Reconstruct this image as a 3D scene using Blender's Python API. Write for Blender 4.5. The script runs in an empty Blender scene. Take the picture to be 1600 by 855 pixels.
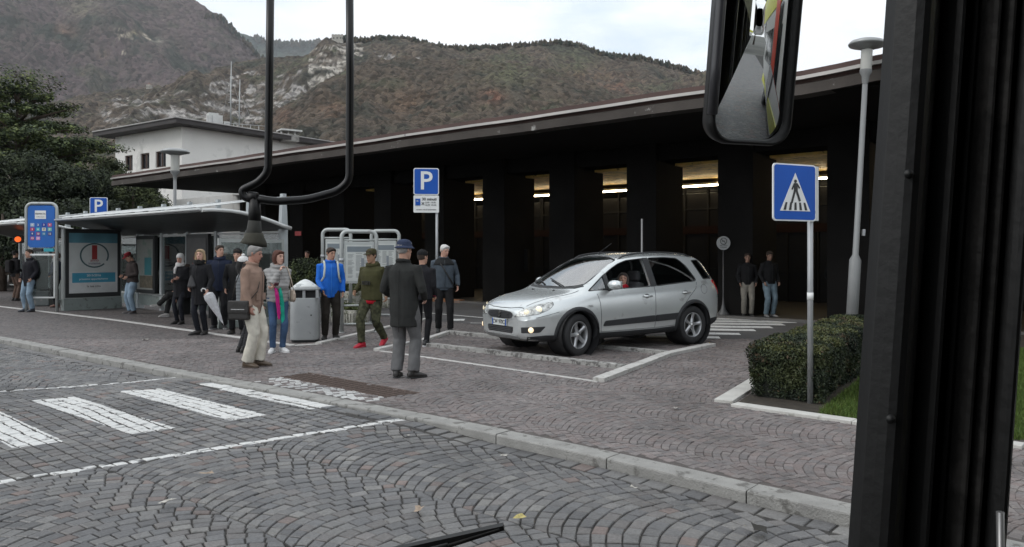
import bpy, bmesh, math, random
import numpy as np
from mathutils import Vector, Matrix, Quaternion, noise
from mathutils.bvhtree import BVHTree
from mathutils.geometry import delaunay_2d_cdt
R = math.radians
PI = math.pi
random.seed(7)
np.random.seed(7)
SC = bpy.context.scene
COL = SC.collection
# ------------------------------------------------------------ camera, sky, sun, exposure
EYE = 1.62
FPX, HOR = 1200.0, 396.0
cd = bpy.data.cameras.new('camera')
cam = bpy.data.objects.new('camera', cd)
COL.objects.link(cam)
cam.location = (0, 0, EYE)
cam.rotation_euler = (PI/2, 0, 0)
cd.sensor_width = 36
cd.lens = 36*FPX/1600
cd.shift_y = -(427.5-HOR)/1600
cd.clip_start = 0.05
cd.clip_end = 20000
SC.camera = cam
W = bpy.data.worlds.new('World')
SC.world = W
W.use_nodes = True
nt = W.node_tree
nt.nodes.clear()
sky = nt.nodes.new('ShaderNodeTexSky'); sky.sky_type = 'NISHITA'; sky.sun_disc = False
SUN_EL, SUN_AZ = 38, 250
sky.sun_elevation = R(SUN_EL); sky.sun_rotation = R(SUN_AZ)
sky.dust_density = 2.0
tc = nt.nodes.new('ShaderNodeTexCoord')
mp = nt.nodes.new('ShaderNodeMapping'); mp.inputs['Scale'].default_value = (1, 1, 3.2)
nz = nt.nodes.new('ShaderNodeTexNoise'); nz.inputs['Scale'].default_value = 3.1; nz.inputs['Detail'].default_value = 6; nz.inputs['Roughness'].default_value = .55
rp = nt.nodes.new('ShaderNodeValToRGB')
rp.color_ramp.elements[0].position = .34; rp.color_ramp.elements[0].color = (0, 0, 0, 1)
rp.color_ramp.elements[1].position = .5; rp.color_ramp.elements[1].color = (1, 1, 1, 1)
nz2 = nt.nodes.new('ShaderNodeTexNoise'); nz2.inputs['Scale'].default_value = 2.0; nz2.inputs['Detail'].default_value = 5
cl = nt.nodes.new('ShaderNodeValToRGB')
cl.color_ramp.elements[0].position = .35; cl.color_ramp.elements[0].color = (7.3, 7.75, 8.3, 1)
cl.color_ramp.elements[1].position = .6; cl.color_ramp.elements[1].color = (9.3, 9.55, 9.8, 1)
mx = nt.nodes.new('ShaderNodeMixRGB')
hz = nt.nodes.new('ShaderNodeMixRGB'); hz.blend_type = 'MIX'; hz.inputs['Fac'].default_value = .72
hz.inputs[2].default_value = (7.2, 8.2, 8.9, 1)
bg = nt.nodes.new('ShaderNodeBackground'); bg.inputs['Strength'].default_value = .1
ow = nt.nodes.new('ShaderNodeOutputWorld')
lk = nt.links.new
lk(tc.outputs['Generated'], mp.inputs['Vector']); lk(mp.outputs[0], nz.inputs['Vector']); lk(mp.outputs[0], nz2.inputs['Vector'])
lk(nz.outputs['Fac'], rp.inputs[0]); lk(nz2.outputs['Fac'], cl.inputs[0])
lk(rp.outputs[0], mx.inputs[0]); lk(sky.outputs[0], hz.inputs[1]); lk(hz.outputs[0], mx.inputs[1]); lk(cl.outputs[0], mx.inputs[2])
lk(mx.outputs[0], bg.inputs['Color']); lk(bg.outputs[0], ow.inputs['Surface'])
sd = bpy.data.lights.new('sun', 'SUN'); sd.energy = 0.6; sd.angle = R(20); sd.color = (1, .97, .93)
so = bpy.data.objects.new('sun', sd); COL.objects.link(so)
# nishita: rotation 0 puts the sun on +Y and turns clockwise seen from above
_d = Vector((math.sin(R(SUN_AZ))*math.cos(R(SUN_EL)), math.cos(R(SUN_AZ))*math.cos(R(SUN_EL)), math.sin(R(SUN_EL))))
so.rotation_euler = (-_d).to_track_quat('-Z', 'Y').to_euler()
vs = SC.view_settings
vs.view_transform = 'Standard'; vs.look = 'None'; vs.exposure = 0.55; vs.gamma = 1; vs.use_curve_mapping = False
SC.cycles.max_bounces = 6; SC.cycles.diffuse_bounces = 3; SC.cycles.glossy_bounces = 3; SC.cycles.transmission_bounces = 6
SC.cycles.transparent_max_bounces = 12; SC.cycles.volume_bounces = 0; SC.cycles.caustics_reflective = False; SC.cycles.caustics_refractive = False

# ------------------------------------------------------------ helpers
D_ = Vector((-.764, .645)); L_ = Vector((.645, .764))     # along the kerb, across it
def SQ(s, q, z=0): return Vector((D_.x*s+L_.x*q, D_.y*s+L_.y*q, z))
def G(px, py, z=0.0):                                     # a point of the ground seen in the photograph
    Y = FPX*(EYE-z)/(py-HOR); return Vector(((px-800)/FPX*Y, Y, z))
def P(px, py, Y): return Vector(((px-800)/FPX*Y, Y, EYE+(HOR-py)/FPX*Y))
def tosq(p): return (p[0]*D_.x+p[1]*D_.y, p[0]*L_.x+p[1]*L_.y)
AZD = math.atan2(D_.y, D_.x)                              # rotation that turns +X onto the kerb direction

MATS = {}
def mat(name, col, rough=.7, metal=0, var=.12, vs=3.0, bump=0.0, bs=30.0, coat=0, spec=.5, emis=None, es=0, alpha=None, trans=0, col2=None, attr=None, wear=None):
    if name in MATS: return MATS[name]
    m = bpy.data.materials.new(name); MATS[name] = m; m.use_nodes = True
    n = m.node_tree.nodes; l = m.node_tree.links.new
    b = n['Principled BSDF']
    b.inputs['Roughness'].default_value = rough; b.inputs['Metallic'].default_value = metal
    b.inputs['Specular IOR Level'].default_value = spec
    if coat: b.inputs['Coat Weight'].default_value = coat; b.inputs['Coat Roughness'].default_value = .05
    if trans: b.inputs['Transmission Weight'].default_value = trans
    if alpha is not None: b.inputs['Alpha'].default_value = alpha
    if emis: b.inputs['Emission Color'].default_value = (*emis, 1); b.inputs['Emission Strength'].default_value = es
    tcn = n.new('ShaderNodeTexCoord'); src = tcn.outputs['Object']
    if attr:
        a = n.new('ShaderNodeAttribute'); a.attribute_name = attr; base = a.outputs['Color']
    else:
        nn = n.new('ShaderNodeTexNoise'); nn.inputs['Scale'].default_value = vs; nn.inputs['Detail'].default_value = 5
        l(src, nn.inputs['Vector'])
        r = n.new('ShaderNodeValToRGB'); r.color_ramp.elements[0].position = .3; r.color_ramp.elements[1].position = .7
        c2 = col2 or tuple(min(1, c*(1+var)) for c in col)
        c1 = col if col2 else tuple(c*(1-var) for c in col)
        r.color_ramp.elements[0].color = (*c1, 1); r.color_ramp.elements[1].color = (*c2, 1)
        l(nn.outputs['Fac'], r.inputs[0]); base = r.outputs[0]
    if wear:                                             # (colour, amount 0..1, scale)
        wn = n.new('ShaderNodeTexNoise'); wn.inputs['Scale'].default_value = wear[2]; wn.inputs['Detail'].default_value = 8; wn.inputs['Roughness'].default_value = .65
        l(src, wn.inputs['Vector'])
        wr = n.new('ShaderNodeValToRGB'); wr.color_ramp.elements[0].position = 1-wear[1]-.03; wr.color_ramp.elements[1].position = 1-wear[1]+.04
        wr.color_ramp.elements[0].color = (0, 0, 0, 1); wr.color_ramp.elements[1].color = (1, 1, 1, 1)
        l(wn.outputs['Fac'], wr.inputs[0])
        wm = n.new('ShaderNodeMixRGB'); wm.inputs[2].default_value = (*wear[0], 1)
        l(wr.outputs[0], wm.inputs[0]); l(base, wm.inputs[1]); base = wm.outputs[0]
    l(base, b.inputs['Base Color'])
    if bump:
        bn = n.new('ShaderNodeTexNoise'); bn.inputs['Scale'].default_value = bs; bn.inputs['Detail'].default_value = 4
        l(src, bn.inputs['Vector'])
        bb = n.new('ShaderNodeBump'); bb.inputs['Strength'].default_value = bump; bb.inputs['Distance'].default_value = .02
        l(bn.outputs['Fac'], bb.inputs['Height']); l(bb.outputs[0], b.inputs['Normal'])
    return m
def glass_mat(name, tint=(.75, .8, .8), k=.12, rough=.02):
    if name in MATS: return MATS[name]
    m = bpy.data.materials.new(name); MATS[name] = m; m.use_nodes = True
    n = m.node_tree.nodes; l = m.node_tree.links.new; n.clear()
    t = n.new('ShaderNodeBsdfTransparent'); t.inputs[0].default_value = (*tint, 1)
    g = n.new('ShaderNodeBsdfGlossy'); g.inputs['Roughness'].default_value = rough
    f = n.new('ShaderNodeFresnel'); f.inputs['IOR'].default_value = 1.45
    a = n.new('ShaderNodeMath'); a.operation = 'MULTIPLY_ADD'; a.inputs[1].default_value = .9; a.inputs[2].default_value = k; a.use_clamp = True
    x = n.new('ShaderNodeMixShader'); o = n.new('ShaderNodeOutputMaterial')
    l(f.outputs[0], a.inputs[0]); l(a.outputs[0], x.inputs[0]); l(t.outputs[0], x.inputs[1]); l(g.outputs[0], x.inputs[2]); l(x.outputs[0], o.inputs[0])
    return m

def link(name, me, parent=None, mats=()):
    o = bpy.data.objects.new(name, me); COL.objects.link(o)
    for m in (mats if isinstance(mats, (list, tuple)) else [mats]):
        me.materials.append(m)
    if parent is not None: o.parent = parent
    return o
def tag(o, label=None, cat=None, group=None, kind=None):
    if label: o['label'] = label
    if cat: o['category'] = cat
    if group: o['group'] = group
    if kind: o['kind'] = kind
    return o
def thing(name, label, cat, loc=(0, 0, 0), rz=0, group=None):
    o = bpy.data.objects.new(name, None); COL.objects.link(o); o.location = loc; o.rotation_euler = (0, 0, rz)
    o.empty_display_size = .1
    return tag(o, label, cat, group)
def dup(root, loc=None, rz=None, label=None):
    def rec(o, par):
        c = o.copy(); COL.objects.link(c)
        if par is not None: c.parent = par
        for ch in [x for x in bpy.data.objects if x.parent == o]: rec(ch, c)
        return c
    r = rec(root, None)
    if loc is not None: r.location = loc
    if rz is not None: r.rotation_euler = (0, 0, rz)
    if label: r['label'] = label
    return r

class MB:
    def __init__(s): s.v = []; s.f = []; s.m = []; s.sm = []
    def add(s, vs, fs, mi=0, smooth=False):
        o = len(s.v); s.v += [tuple(p) for p in vs]
        for f in fs: s.f.append(tuple(i+o for i in f)); s.m.append(mi); s.sm.append(smooth)
        return s
    def box(s, c, d, rz=0, mi=0, M=None):
        x, y, z = d[0]/2, d[1]/2, d[2]/2
        vs = [Vector((a*x, b*y, e*z)) for a in (-1, 1) for b in (-1, 1) for e in (-1, 1)]
        Q = M if M is not None else Matrix.Rotation(rz, 3, 'Z')
        vs = [Q @ p + Vector(c) for p in vs]
        return s.add(vs, [(0, 1, 3, 2), (4, 6, 7, 5), (0, 4, 5, 1), (2, 3, 7, 6), (0, 2, 6, 4), (1, 5, 7, 3)], mi)
    def bbox(s, c, d, rz=0, mi=0, bev=.01, M=None):      # chamfered box
        bm = bmesh.new(); bmesh.ops.create_cube(bm, size=1)
        for v in bm.verts: v.co = Vector((v.co.x*d[0], v.co.y*d[1], v.co.z*d[2]))
        bmesh.ops.bevel(bm, geom=bm.edges[:], offset=min(bev, min(d)*.45), segments=2, affect='EDGES', profile=.6)
        Q = M if M is not None else Matrix.Rotation(rz, 3, 'Z')
        vs = [Q @ v.co + Vector(c) for v in bm.verts]; fs = [tuple(v.index for v in f.verts) for f in bm.faces]
        bm.free(); return s.add(vs, fs, mi)
    def tube(s, pts, r, n=8, caps=True, mi=0, smooth=True, ell=1.0, xdir=None):
        pts = [Vector(p) for p in pts]; k = len(pts)
        rs = r if isinstance(r, (list, tuple)) else [r]*k
        vs = []; prev = None
        for i, p in enumerate(pts):
            t = (pts[min(i+1, k-1)]-pts[max(i-1, 0)])
            if t.length < 1e-9: t = Vector((0, 0, 1))
            t.normalize()
            if prev is None:
                a = Vector(xdir) if xdir is not None else (Vector((1, 0, 0)) if abs(t.x) < .8 else Vector((0, 1, 0)))
            else: a = prev
            u = (a-t*a.dot(t)); u.normalize(); w = t.cross(u); prev = u
            for j in range(n):
                an = 2*PI*j/n
                vs.append(p+u*math.cos(an)*rs[i]+w*math.sin(an)*rs[i]*ell)
        fs = [(i*n+j, i*n+(j+1) % n, (i+1)*n+(j+1) % n, (i+1)*n+j) for i in range(k-1) for j in range(n)]
        s.add(vs, fs, mi, smooth)
        if caps:
            o = len(s.v)-len(vs)
            s.f.append(tuple(o+j for j in range(n))[::-1]); s.m.append(mi); s.sm.append(False)
            s.f.append(tuple(o+(k-1)*n+j for j in range(n))); s.m.append(mi); s.sm.append(False)
        return s
    def cyl(s, c, r, h, n=20, mi=0, r2=None): return s.tube([Vector(c), Vector(c)+Vector((0, 0, h))], [r, r if r2 is None else r2], n, mi=mi)
    def lathe(s, prof, c=(0, 0, 0), n=24, mi=0, M=None, smooth=True):
        vs = []; M = M or Matrix.Identity(3)
        for r, z in prof:
            for j in range(n):
                a = 2*PI*j/n; vs.append(M @ Vector((r*math.cos(a), r*math.sin(a), z))+Vector(c))
        k = len(prof)
        fs = [(i*n+j, i*n+(j+1) % n, (i+1)*n+(j+1) % n, (i+1)*n+j) for i in range(k-1) for j in range(n)]
        return s.add(vs, fs, mi, smooth)
    def rings(s, rg, n=16, mi=0, caps=True, smooth=True):
        """rg: list of (center, rx, ry) horizontal ellipses or (center, rx, ry, ux, uy)"""
        vs = []
        for r in rg:
            c = Vector(r[0]); ux = Vector(r[3]) if len(r) > 3 else Vector((1, 0, 0)); uy = Vector(r[4]) if len(r) > 3 else Vector((0, 1, 0))
            for j in range(n):
                a = 2*PI*j/n; vs.append(c+ux*math.cos(a)*r[1]+uy*math.sin(a)*r[2])
        k = len(rg)
        fs = [(i*n+j, i*n+(j+1) % n, (i+1)*n+(j+1) % n, (i+1)*n+j) for i in range(k-1) for j in range(n)]
        if caps: fs += [tuple(range(n))[::-1], tuple((k-1)*n+j for j in range(n))]
        return s.add(vs, fs, mi, smooth)
    def prism(s, poly, z0, z1, mi=0, M=None, T=None):    # polygon in XY raised from z0 to z1
        M = M or Matrix.Identity(3); T = Vector(T or (0, 0, 0)); n = len(poly)
        vs = [M @ Vector((p[0], p[1], z0))+T for p in poly]+[M @ Vector((p[0], p[1], z1))+T for p in poly]
        fs = [tuple(range(n))[::-1], tuple(range(n, 2*n))]+[(i, (i+1) % n, n+(i+1) % n, n+i) for i in range(n)]
        return s.add(vs, fs, mi)
    def mesh(s, name='m'):
        me = bpy.data.meshes.new(name); me.from_pydata(s.v, [], s.f)
        me.polygons.foreach_set('material_index', s.m); me.polygons.foreach_set('use_smooth', s.sm); me.update()
        return me
    def build(s, name, mats, parent=None, loc=None): 
        o = link(name, s.mesh(name), parent, mats)
        if loc is not None: o.location = loc
        return o
def rotm(ax, a): return Matrix.Rotation(a, 3, ax)
def grab(o):
    """evaluate modifiers of o into a plain mesh"""
    dg = bpy.context.evaluated_depsgraph_get(); dg.update()
    me = bpy.data.meshes.new_from_object(o.evaluated_get(dg)); old = o.data
    o.modifiers.clear(); o.data = me; return o
def fuse(mb, name, material, parent, vox=.012, smooth=3, folds=0.0, fs=9.0, seed=0, fn=None):
    """one continuous skin over overlapping closed pieces"""
    o = link(name, mb.mesh(name), parent, [])
    md = o.modifiers.new('r', 'REMESH'); md.mode = 'VOXEL'; md.voxel_size = vox; md.use_smooth_shade = True
    if smooth:
        ms = o.modifiers.new('s', 'SMOOTH'); ms.factor = .5; ms.iterations = smooth
    grab(o); me = o.data; me.materials.clear(); me.materials.append(material)
    me.polygons.foreach_set('use_smooth', [True]*len(me.polygons))
    if folds:
        n = len(me.vertices); co = np.empty(n*3); me.vertices.foreach_get('co', co); co = co.reshape(-1, 3)
        no = np.empty(n*3); me.vertex_normals.foreach_get('vector', no); no = no.reshape(-1, 3)
        q = co*np.array([fs, fs, fs*.55])+seed*3.7
        d = fbm3(q, 2)*2-1; d2 = fbm3(q*2.3+5, 2)*2-1
        d = (-np.abs(d)*.9+.35+d2*.35)*folds
        co += no*d[:, None]
        me.vertices.foreach_set('co', co.ravel()); me.update()
    return o
def _h3(i, j, k):
    n = (i*73856093) ^ (j*19349663) ^ (k*83492791); n = (n ^ (n >> 13))*1274126177; n = n & 0x7fffffff
    return ((n ^ (n >> 16)) & 0xffff)/65535.0
def vnoise3(p):
    i = np.floor(p).astype(np.int64); f = p-i; f = f*f*(3-2*f); o = 0
    for a in (0, 1):
        for b in (0, 1):
            for c in (0, 1):
                w = (f[:, 0] if a else 1-f[:, 0])*(f[:, 1] if b else 1-f[:, 1])*(f[:, 2] if c else 1-f[:, 2])
                o = o+w*_h3(i[:, 0]+a, i[:, 1]+b, i[:, 2]+c)
    return o
def fbm3(p, oc=4):
    s = 0; a = .5; t = 0
    for k in range(oc): s = s+a*vnoise3(p*(2.03**k)+k*17.3); t += a; a *= .5
    return s/t
def npmesh(name, V, F, material, parent=None, smooth=False, attr=None):
    me = bpy.data.meshes.new(name); nv, nf, k = len(V), len(F), F.shape[1]
    me.vertices.add(nv); me.vertices.foreach_set('co', V.astype(np.float32).ravel())
    me.loops.add(nf*k); me.loops.foreach_set('vertex_index', F.astype(np.int32).ravel())
    me.polygons.add(nf); me.polygons.foreach_set('loop_start', np.arange(0, nf*k, k, dtype=np.int32))
    me.polygons.foreach_set('loop_total', np.full(nf, k, dtype=np.int32))
    me.polygons.foreach_set('use_smooth', [smooth]*nf)
    if attr is not None:
        for an, val in attr.items():
            at = me.attributes.new(an, 'FLOAT_COLOR', 'POINT')
            at.data.foreach_set('color', np.concatenate([val, np.ones((nv, 1))], 1).astype(np.float32).ravel())
    me.update(); me.validate()
    return link(name, me, parent, material)
def text(body, name, size, material, parent, loc, rot, ext=.002, align='CENTER', sx=1.0, bold=0.0):
    c = bpy.data.curves.new('t', 'FONT'); c.body = body; c.size = size; c.extrude = ext; c.align_x = align; c.align_y = 'CENTER'
    c.offset = bold; c.resolution_u = 3
    t = bpy.data.objects.new('t', c); COL.objects.link(t)
    dg = bpy.context.evaluated_depsgraph_get(); dg.update()
    me = bpy.data.meshes.new_from_object(t.evaluated_get(dg)); bpy.data.objects.remove(t)
    me.materials.clear()
    M = Matrix.Translation(loc) @ rot.to_4x4() @ Matrix.Diagonal((sx, 1, 1, 1))
    me.transform(M); return link(name, me, parent, material)
def inpoly(x, y, poly):
    c = np.zeros(len(x), bool); n = len(poly)
    for i in range(n):
        x1, y1 = poly[i][0], poly[i][1]; x2, y2 = poly[(i+1) % n][0], poly[(i+1) % n][1]
        if y1 == y2: continue
        c ^= ((y1 > y) != (y2 > y)) & (x < (x2-x1)*(y-y1)/(y2-y1)+x1)
    return c
# ------------------------------------------------------------ ground, road, plaza, kerb
GRY = (.12, .12, .125)
gm = mat('far_ground', (.10, .10, .09), .9, var=.3, vs=.05)
o = MB().add([(-7000, -7000, -.3), (7000, -7000, -.3), (7000, 9000, -.3), (-7000, 9000, -.3)], [(0, 1, 2, 3)]).build('ground', gm)
tag(o, kind='structure')
KPX = [(-420, 462), (-200, 494), (0, 530), (180, 565), (330, 594), (430, 612), (535, 632), (660, 656), (768, 678), (923, 711), (1068, 744), (1166, 768), (1327, 803), (1700, 890)]
KP = [G(x, y) for x, y in KPX]
KS = [tosq(p) for p in KP]                                # (s, q) of the kerb's road-side edge
KS = [(60, KS[0][1]-2.0)]+KS+[(-40, KS[-1][1]-.6)]
ks_s = np.array([k[0] for k in KS])[::-1]; ks_q = np.array([k[1] for k in KS])[::-1]
def kq(s): return np.interp(s, ks_s, ks_q)
s_c0 = tosq(G(640, 652))[0]; s_c1 = tosq(G(330, 590))[0]   # where the kerb drops to the crossing
def drop(s):
    a = np.clip((s-(s_c0-1.2))/1.2, 0, 1)*np.clip((s_c1+1.2-s)/1.2, 0, 1)
    return a*a*(3-2*a)
def road_z(s, q):
    near = np.clip((q-(kq(s)-1.8))/1.8, 0, 1)
    return -.075+.055*drop(s)*near-.02*np.clip((kq(s)-q-.3)/6, 0, 1)*0
# paint as a mask in the stones' own colour
def dotmask(nodes, l, quad, pos):
    out = None; c = sum((Vector(q[:2]) for q in quad), Vector((0, 0)))/len(quad)
    for i in range(len(quad)):
        a = Vector(quad[i][:2]); b = Vector(quad[(i+1) % len(quad)][:2]); e = b-a; nn = Vector((-e.y, e.x)).normalized()
        if (c-a).dot(nn) < 0: nn = -nn
        vd = nodes.new('ShaderNodeVectorMath'); vd.operation = 'DOT_PRODUCT'; vd.inputs[1].default_value = (nn.x, nn.y, 0)
        l(pos, vd.inputs[0])
        gt = nodes.new('ShaderNodeMath'); gt.operation = 'MULTIPLY_ADD'; gt.use_clamp = True
        gt.inputs[1].default_value = 120; gt.inputs[2].default_value = -a.dot(nn)*120
        l(vd.outputs['Value'], gt.inputs[0])
        if out is None: out = gt.outputs[0]
        else:
            mn = nodes.new('ShaderNodeMath'); mn.operation = 'MINIMUM'; l(out, mn.inputs[0]); l(gt.outputs[0], mn.inputs[1]); out = mn.outputs[0]
    return out
def stone_mat(name, rough, quads=(), paint=(.60, .60, .585), bump=.35, wearpos=.33):
    m = mat(name, (1, 1, 1), rough, attr='col', bump=bump, bs=45)
    n = m.node_tree.nodes; l = m.node_tree.links.new; b = n['Principled BSDF']
    geo = n.new('ShaderNodeNewGeometry'); pos = geo.outputs['Position']
    base = b.inputs['Base Color'].links[0].from_socket
    # grime: broad damp and worn patches that belong to the stones
    g1 = n.new('ShaderNodeTexNoise'); g1.inputs['Scale'].default_value = .9; g1.inputs['Detail'].default_value = 7; g1.inputs['Roughness'].default_value = .6
    l(pos, g1.inputs['Vector'])
    rr = n.new('ShaderNodeMapRange'); rr.inputs[1].default_value = .3; rr.inputs[2].default_value = .7; rr.inputs[3].default_value = .68; rr.inputs[4].default_value = 1.24
    l(g1.outputs['Fac'], rr.inputs[0])
    g2 = n.new('ShaderNodeTexNoise'); g2.inputs['Scale'].default_value = 60; g2.inputs['Detail'].default_value = 3; l(pos, g2.inputs['Vector'])
    r2 = n.new('ShaderNodeMapRange'); r2.inputs[1].default_value = .3; r2.inputs[2].default_value = .7; r2.inputs[3].default_value = .82; r2.inputs[4].default_value = 1.18
    l(g2.outputs['Fac'], r2.inputs[0])
    mm = n.new('ShaderNodeMath'); mm.operation = 'MULTIPLY'; l(rr.outputs[0], mm.inputs[0]); l(r2.outputs[0], mm.inputs[1])
    vm = n.new('ShaderNodeVectorMath'); vm.operation = 'SCALE'; l(base, vm.inputs[0]); l(mm.outputs[0], vm.inputs['Scale']); cur = vm.outputs[0]
    if quads:
        mk = None
        for q in quads:
            o_ = dotmask(n, l, q, pos)
            if mk is None: mk = o_
            else:
                x = n.new('ShaderNodeMath'); x.operation = 'MAXIMUM'; l(mk, x.inputs[0]); l(o_, x.inputs[1]); mk = x.outputs[0]
        wn = n.new('ShaderNodeTexNoise'); wn.inputs['Scale'].default_value = 9; wn.inputs['Detail'].default_value = 6; wn.inputs['Roughness'].default_value = .62; l(pos, wn.inputs['Vector'])
        wr = n.new('ShaderNodeMapRange'); wr.inputs[1].default_value = wearpos; wr.inputs[2].default_value = wearpos+.1; l(wn.outputs['Fac'], wr.inputs[0])
        x = n.new('ShaderNodeMath'); x.operation = 'MULTIPLY'; l(mk, x.inputs[0]); l(wr.outputs[0], x.inputs[1])
        mxx = n.new('ShaderNodeMixRGB'); mxx.inputs[2].default_value = (*paint, 1); l(x.outputs[0], mxx.inputs[0]); l(cur, mxx.inputs[1]); cur = mxx.outputs[0]
    l(cur, b.inputs['Base Color'])
    rn = n.new('ShaderNodeMapRange'); rn.inputs[1].default_value = .35; rn.inputs[2].default_value = .65; rn.inputs[3].default_value = rough-.16; rn.inputs[4].default_value = rough+.12
    l(g1.outputs['Fac'], rn.inputs[0]); l(rn.outputs[0], b.inputs['Roughness'])
    return m
rz_ = -.06
def RG(px, py): return G(px, py, -.045)
stripes = [[(305, 603), (361, 599), (536, 636), (484, 642)], [(185, 611), (249, 608), (417, 649), (359, 656)],
           [(49, 622), (116, 617), (275, 665), (206, 674)], [(-95, 634), (-22, 628), (100, 684), (19, 695)], [(-270, 650), (-180, 641), (-90, 708), (-200, 724)]]
quads = [[RG(*p) for p in s] for s in stripes]
def line_q(a, b, w):
    a, b = RG(*a), RG(*b); e = (b-a).xy.normalized(); n_ = Vector((-e.y, e.x, 0))*w/2
    return [a+n_, b+n_, b-n_, a-n_]
quads += [line_q((-60, 761), (0, 747), .1), line_q((0, 747), (330, 696.5), .1), line_q((330, 696.5), (650, 656), .1),
          line_q((-200, 620), (120, 600), .085), line_q((120, 600), (312, 586.5), .085)]
road_m = stone_mat('road_stone', .5, quads)
plaza_m = stone_mat('plaza_stone', .6)
joint_m = mat('joint_sand', (.040, .037, .034), .9, var=.35, vs=12, bump=.4, bs=90)

def stones(C, col, zt, depth, chamf=.006, name='paving', material=None, ring2=True):
    """C: (n,4,2) corner points in world XY; zt: (n,) top height; one rounded stone per quad"""
    n = len(C); ctr = C.mean(1, keepdims=True); size = np.abs(C-ctr).mean(axis=(1, 2))[:, None, None]
    d = C-ctr
    top = ctr+d*(1-chamf*1.6/size*.6); mid = ctr+d*(1-chamf*.25/size*.3)
    tz = zt[:, None]+np.random.uniform(-.0035, .0035, (n, 1))+np.random.uniform(-.0025, .0025, (n, 4))
    V = np.concatenate([np.concatenate([top, tz[..., None]], 2), np.concatenate([mid, (tz-chamf)[..., None]], 2), np.concatenate([C, (tz-depth)[..., None]], 2)], 1)  # n,12,3
    f = [[0, 1, 2, 3]]
    for a in (0, 4): f += [[a+i, a+4+i, a+4+(i+1) % 4, a+(i+1) % 4] for i in range(4)]
    f = np.array(f); F = (f[None]+np.arange(n)[:, None, None]*12).reshape(-1, 4)
    cc = np.repeat(col, 12, 0)
    o = npmesh(name, V.reshape(-1, 3), F, material, attr={'col': cc})
    tag(o, kind='structure'); return o
def fix_wind(C):
    a = C[:, 1]-C[:, 0]; b = C[:, 3]-C[:, 0]; cr = a[:, 0]*b[:, 1]-a[:, 1]*b[:, 0]
    C[cr < 0] = C[cr < 0][:, ::-1]; return C
def arcs(s0, s1, q0, colw, cell, ncol, gap, Rr=.75, jit=.006, flip=1):
    """segmental arches running along s; columns side by side in q; every stone square to its arch"""
    out = []; R_ = colw*Rr; th = math.asin(min(.999, .5/Rr)); na = int(round(2*th*R_/cell)); hw_ = colw/2
    c0 = math.sqrt(R_*R_-hw_*hw_)
    for c in range(ncol):
        qc = q0+colw*(c+.5); ns = int((s1-s0)/cell); ph0 = random.random()
        for jj in range(ns):
            base = s0+jj*cell; sh = (jj % 2)*.5+random.uniform(-.12, .12)
            e = np.clip(np.arange(na+2)-sh+np.random.uniform(-.09, .09, na+2), 0, na); a = (e/na*2-1)*th
            q1 = R_*np.sin(a); z1 = np.sqrt(np.maximum(R_*R_-q1*q1, 0))-c0
            t = cell*np.cos(a); q2 = np.clip(q1+t*np.sin(a), -hw_, hw_); z2 = cell+np.sqrt(np.maximum(R_*R_-q2*q2, 0))-c0
            J = np.random.uniform(-jit, jit, (4, na+2))*.6
            for i in range(na+1):
                w = abs(q2[i+1]-q2[i]); w0 = abs(q1[i+1]-q1[i])
                if w+w0 < cell*.30: continue
                out.append([[base+flip*z1[i]+J[0, i], qc+q1[i]], [base+flip*z1[i+1]+J[0, i+1], qc+q1[i+1]], [base+flip*z2[i+1]+J[1, i+1] if flip > 0 else base-z2[i+1]+2*0+J[1, i+1], qc+q2[i+1]], [base+flip*z2[i]+J[1, i], qc+q2[i]]])
    C = np.array(out); ctr = C.mean(1, keepdims=True); e = np.abs(C-ctr).mean(axis=(1, 2))[:, None, None]
    return ctr+(C-ctr)*(1-gap*.5/e*.55)*np.random.uniform(.97, 1.0, (len(C), 1, 1))
def rows(s0, s1, q0, q1, cell, gap, jit=.007):
    out = []; q = q0
    while q < q1:
        s = s0-random.random()*cell; w = cell*random.uniform(.92, 1.05)
        while s < s1:
            ln = cell*random.uniform(.9, 1.3); g = gap/2; j = lambda: random.uniform(-jit, jit)
            def wob(ss): return .03*math.sin(ss*1.3+q*.6)
            out.append([[s+g+j(), q+g+j()+wob(s)], [s+ln-g+j(), q+g+j()+wob(s+ln)], [s+ln-g+j(), q+w-g+j()+wob(s+ln)], [s+g+j(), q+w-g+j()+wob(s)]]); s += ln
        q += w
    return np.array(out)
def warp(C, k=1.0):
    S_, Q_ = C[..., 0], C[..., 1]; p = np.stack([S_.ravel()*.9, Q_.ravel()*.9, np.zeros(S_.size)], 1)
    dx = (fbm3(p, 2)-.5).reshape(S_.shape)*.22*k; dy = (fbm3(p+40, 2)-.5).reshape(S_.shape)*.22*k
    return np.stack([S_+dx, Q_+dy], -1)
def to_xy(C): return np.stack([C[..., 0]*D_.x+C[..., 1]*L_.x, C[..., 0]*D_.y+C[..., 1]*L_.y], -1)
def inview(xy, ymax, m=1.5): return (xy[:, 1] > 1.2) & (xy[:, 1] < ymax) & (np.abs(xy[:, 0]) < xy[:, 1]*.68+m)
pal_road = np.array([(.122, .120, .120), (.142, .139, .136), (.098, .097, .099), (.158, .153, .148), (.13, .122, .118), (.15, .118, .107), (.112, .112, .114), (.175, .170, .162)])
prob_road = [.2, .2, .18, .1, .12, .05, .1, .05]
pal_plaza = np.array([(.156, .134, .130), (.144, .127, .123), (.170, .144, .138), (.136, .124, .122), (.152, .124, .117), (.176, .157, .150), (.150, .134, .130)])
def pick(pal, n, pr=None):
    if pr is not None: pr = np.array(pr)/sum(pr)
    c = pal[np.random.choice(len(pal), n, p=pr)]; return c*np.random.uniform(.86, 1.14, (n, 1))
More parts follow.
